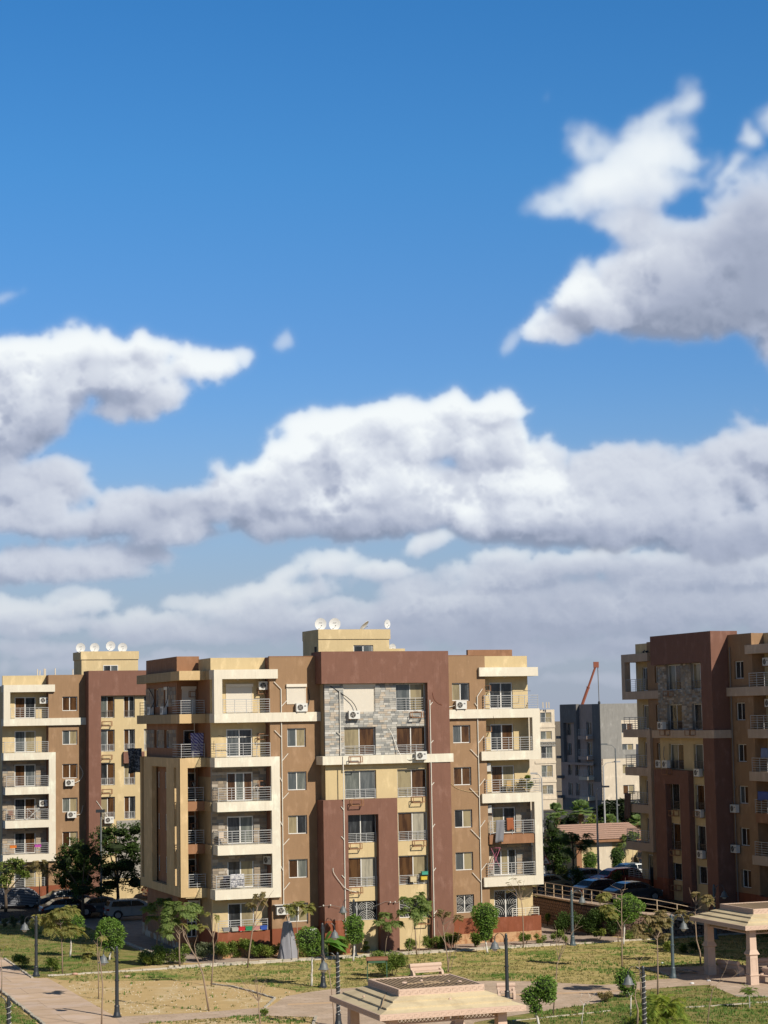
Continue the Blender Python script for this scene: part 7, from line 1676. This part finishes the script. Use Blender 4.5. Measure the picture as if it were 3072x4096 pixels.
# ---- behind: the right gap
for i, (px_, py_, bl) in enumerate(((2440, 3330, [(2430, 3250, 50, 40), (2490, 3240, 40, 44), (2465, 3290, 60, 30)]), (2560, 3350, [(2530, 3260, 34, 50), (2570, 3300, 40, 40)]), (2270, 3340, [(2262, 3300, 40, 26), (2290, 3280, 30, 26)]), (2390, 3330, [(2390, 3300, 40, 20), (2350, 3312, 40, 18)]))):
    bigtree((px_, py_), bl, m_='treeshade', label=('dark tree under the grey block, behind the kiosk roof', 'dark tree between the kiosk and the open frame of the right block', 'dark tree behind the leftmost fan palm', 'low dark tree behind the ridge of the kiosk')[i], z0=1.9, seed=80 + i, ln=.34)
bigtree((2215, 3500), [(2205, 3310, 36, 40), (2230, 3360, 50, 46), (2200, 3410, 40, 44), (2250, 3420, 50, 34), (2225, 3460, 30, 24)], 'dark tree against the right edge of the middle block', z0=1.9, seed=55, ln=.22, dens=.9)
feathery((2294, 3520), [(2293, 3440), (2291, 3390), (2290, 3372)], [(2250, 3370, 30, 4), (2285, 3345, 34, 5), (2330, 3350, 34, 4), (2355, 3370, 24, 3), (2320, 3395, 20, 3), (2260, 3400, 26, 3)], 'spreading dark tree before the kiosk roof', 'treedark', bark='barkdark', z0=1.9, seed=56, fl=.55, per=5, r0=.10)
topiary((2362, 3500), [(2362, 3438, 28, 26), (2358, 3460, 22, 24)], 'small round clipped tree before the kiosk wall', z0=1.9, seed=57, trunk='bark', dens=1.3)
topiary((2472, 3500), [(2470, 3424, 26, 30), (2468, 3462, 20, 22)], 'tall waisted clipped tree at the right of the kiosk wall', m_='ficusdk', z0=1.9, seed=58, trunk='bark', dens=1.4)
fanpalm((2226, 3400), (2226, 3250), 48, 'leftmost fan palm with a shaggy skirt behind the kiosk', seed=61); fanpalm((2323, 3395), (2324, 3245), 56, 'widest fan palm behind the left end of the kiosk roof', seed=62, n=34)
fanpalm((2443, 3390), (2440, 3290), 42, 'fan palm rising behind the middle of the kiosk roof', seed=63); fanpalm((2548, 3450), (2547, 3290), 38, 'fan palm beside the shaded right block', seed=64, skirt=60)
bigtree((2365, 3400), [(2365, 3290, 26, 24), (2350, 3310, 30, 20)], 'bushy green tree between two fan palms behind the kiosk', 'bushg', z0=1.9, seed=65, ln=.3)
feathery((2530, 3480), [(2532, 3400)], [(2510, 3350, 24, 4), (2540, 3340, 24, 4), (2495, 3370, 18, 3)], 'feathery shrub tree where the kiosk meets the right block', 'feather', z0=1.9, seed=66, fl=.5, per=5)
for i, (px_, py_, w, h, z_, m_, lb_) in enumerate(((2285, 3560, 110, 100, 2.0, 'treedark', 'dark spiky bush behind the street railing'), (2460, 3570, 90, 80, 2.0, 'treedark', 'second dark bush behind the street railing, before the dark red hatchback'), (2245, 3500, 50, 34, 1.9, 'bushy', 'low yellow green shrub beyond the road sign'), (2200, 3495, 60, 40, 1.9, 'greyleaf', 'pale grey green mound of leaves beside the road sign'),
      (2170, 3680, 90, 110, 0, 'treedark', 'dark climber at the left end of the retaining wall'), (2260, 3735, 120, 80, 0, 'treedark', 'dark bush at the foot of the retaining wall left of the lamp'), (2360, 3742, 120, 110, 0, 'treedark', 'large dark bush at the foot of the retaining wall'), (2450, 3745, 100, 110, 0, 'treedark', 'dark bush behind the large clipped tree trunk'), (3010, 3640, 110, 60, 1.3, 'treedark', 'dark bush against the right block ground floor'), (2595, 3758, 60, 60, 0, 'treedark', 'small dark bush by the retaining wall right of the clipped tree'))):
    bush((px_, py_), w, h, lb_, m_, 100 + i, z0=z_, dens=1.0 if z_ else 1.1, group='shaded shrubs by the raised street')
# plant on a balcony
b_ = BM[mb.name] @ Vector((11.2, FY + .6, SB[2][1])); bush(None, 44, 74, 'leafy potted plant behind the rail of the third right balcony', 'bushg', 120, p=b_, name='potted_plant', dens=1.2, depth=.3)
b_ = BM[mb.name] @ Vector((10.6, FY + .5, SB[2][1])); bush(None, 50, 60, 'wispy reddish climber on the third right balcony', 'featherbrown', 121, p=b_, name='potted_plant', dens=.35, depth=.3)
bush((2188, 3705), 24, 84, 'tall weed growing at the end of the terrace wall', 'bushg', 122)
# ---- rough grass: tufts standing on the lawns
def grass():
    R = random.Random(77); 
    gr = [(MB(), 'dry'), (MB(), 'green')]
    polys = [(0, 3700, 3072, 4096)]
    mats_ = [leafmat('dry_grass_blade', (.30, .25, .10), (.22, .20, .07), trans=.2), leafmat('green_grass_blade', (.10, .19, .03), (.15, .22, .05), trans=.25)]
    N = 0
    for _ in range(24000):
        x = R.uniform(-20, 3090); y = R.uniform(3705, 4096) ; p = at(x, y); u, v = site(p)
        if v > KV - .1 and not (KV + .2 < v < -1.9 or x < 480 and y > 3712): continue
        # keep off paths and plaza
        if pip(x, y, PLZ) or pip(x, y, PTH) or pip(x, y, SND) and R.random() < .93: continue
        if x > 1300 and x < 2130 and y > 3980: continue
        n_ = mnoise.noise(Vector((p.x * .35, p.y * .5, 0))); g = 1 if n_ > .12 or (y > 4010 and x > 2000) and R.random() < .5 else 0
        b = gr[g][0]; h = R.uniform(.03, .11) * (1.5 if g else 1)
        for k_ in range(4):
            a = R.uniform(0, 2 * pi); w = Vector((cos(a), sin(a), 0)) * R.uniform(.02, .05); q = Vector((p.x + R.uniform(-.12, .12), p.y + R.uniform(-.12, .12), .008))
            b.add([q - w, q + w, q + w * .2 + Vector((R.uniform(-.03, .03), R.uniform(-.03, .03), h))], [(0, 1, 2)])
    for (b, nm), m_ in zip(gr, mats_):
        o = b.build('grass', m_); o['kind'] = 'stuff'; tag(o, ('straw coloured' if nm == 'dry' else 'green') + ' grass tufts growing on the lawns', 'grass')
def pip(x, y, P):
    c = False; j = len(P) - 1
    for i in range(len(P)):
        if (P[i][1] > y) != (P[j][1] > y) and x < (P[j][0] - P[i][0]) * (y - P[i][1]) / (P[j][1] - P[i][1]) + P[i][0]: c = not c
        j = i
    return c
PLZ = [(463, 4068), (800, 4051), (1076, 4029), (1144, 3986), (1226, 3971), (1327, 3957), (1945, 3924), (2122, 3926), (2400, 3941), (2472, 3938), (2640, 3918), (2709, 3914), (2579, 3872), (3072, 3858), (3300, 3850), (3300, 3992), (3072, 3990), (2951, 3988), (2835, 3940), (2709, 3947), (2500, 3968), (2416, 4001), (2400, 4011), (2050, 4064), (1900, 4090), (1850, 4140), (1300, 4140), (1250, 4070), (1008, 4063), (800, 4077), (555, 4096), (500, 4120)]
PTH = [(-60, 3815), (19, 3836), (130, 3913), (193, 3913), (463, 4068), (520, 4115), (190, 4118), (169, 4096), (0, 3962), (-60, 3930)]
SND = [(193, 3913), (300, 3925), (460, 3922), (800, 3922), (1062, 3942), (1220, 3973), (1144, 3986), (1076, 4029), (800, 4051), (463, 4068)]
grass()
# pebbles over the sandy patch
b = MB(); R0 = random.Random(5)
for _ in range(1500):
    x = R0.uniform(200, 1230); y = R0.uniform(3920, 4096)
    if (not pip(x, y, SND)) and not (y > 4070 and 560 < x < 1240): continue
    if R0.random() > .35 + .65 * (mnoise.noise(Vector((x * .006, y * .03, 0))) > .05): continue
    q = at(x, y); s_ = R0.uniform(.015, .05); b.add([q + Vector((s_, 0, 0)), q + Vector((0, s_, 0)), q + Vector((-s_, 0, 0)), q + Vector((0, -s_, 0)), q + Vector((0, 0, s_))], [(0, 1, 4), (1, 2, 4), (2, 3, 4), (3, 0, 4)])
o = b.build('gravel', mat('pale_pebbles', (.62, .54, .42), .9, var=.3, vscale=6)); tag(o, 'pale pebbles scattered over the sandy patch', 'gravel', kind='stuff')
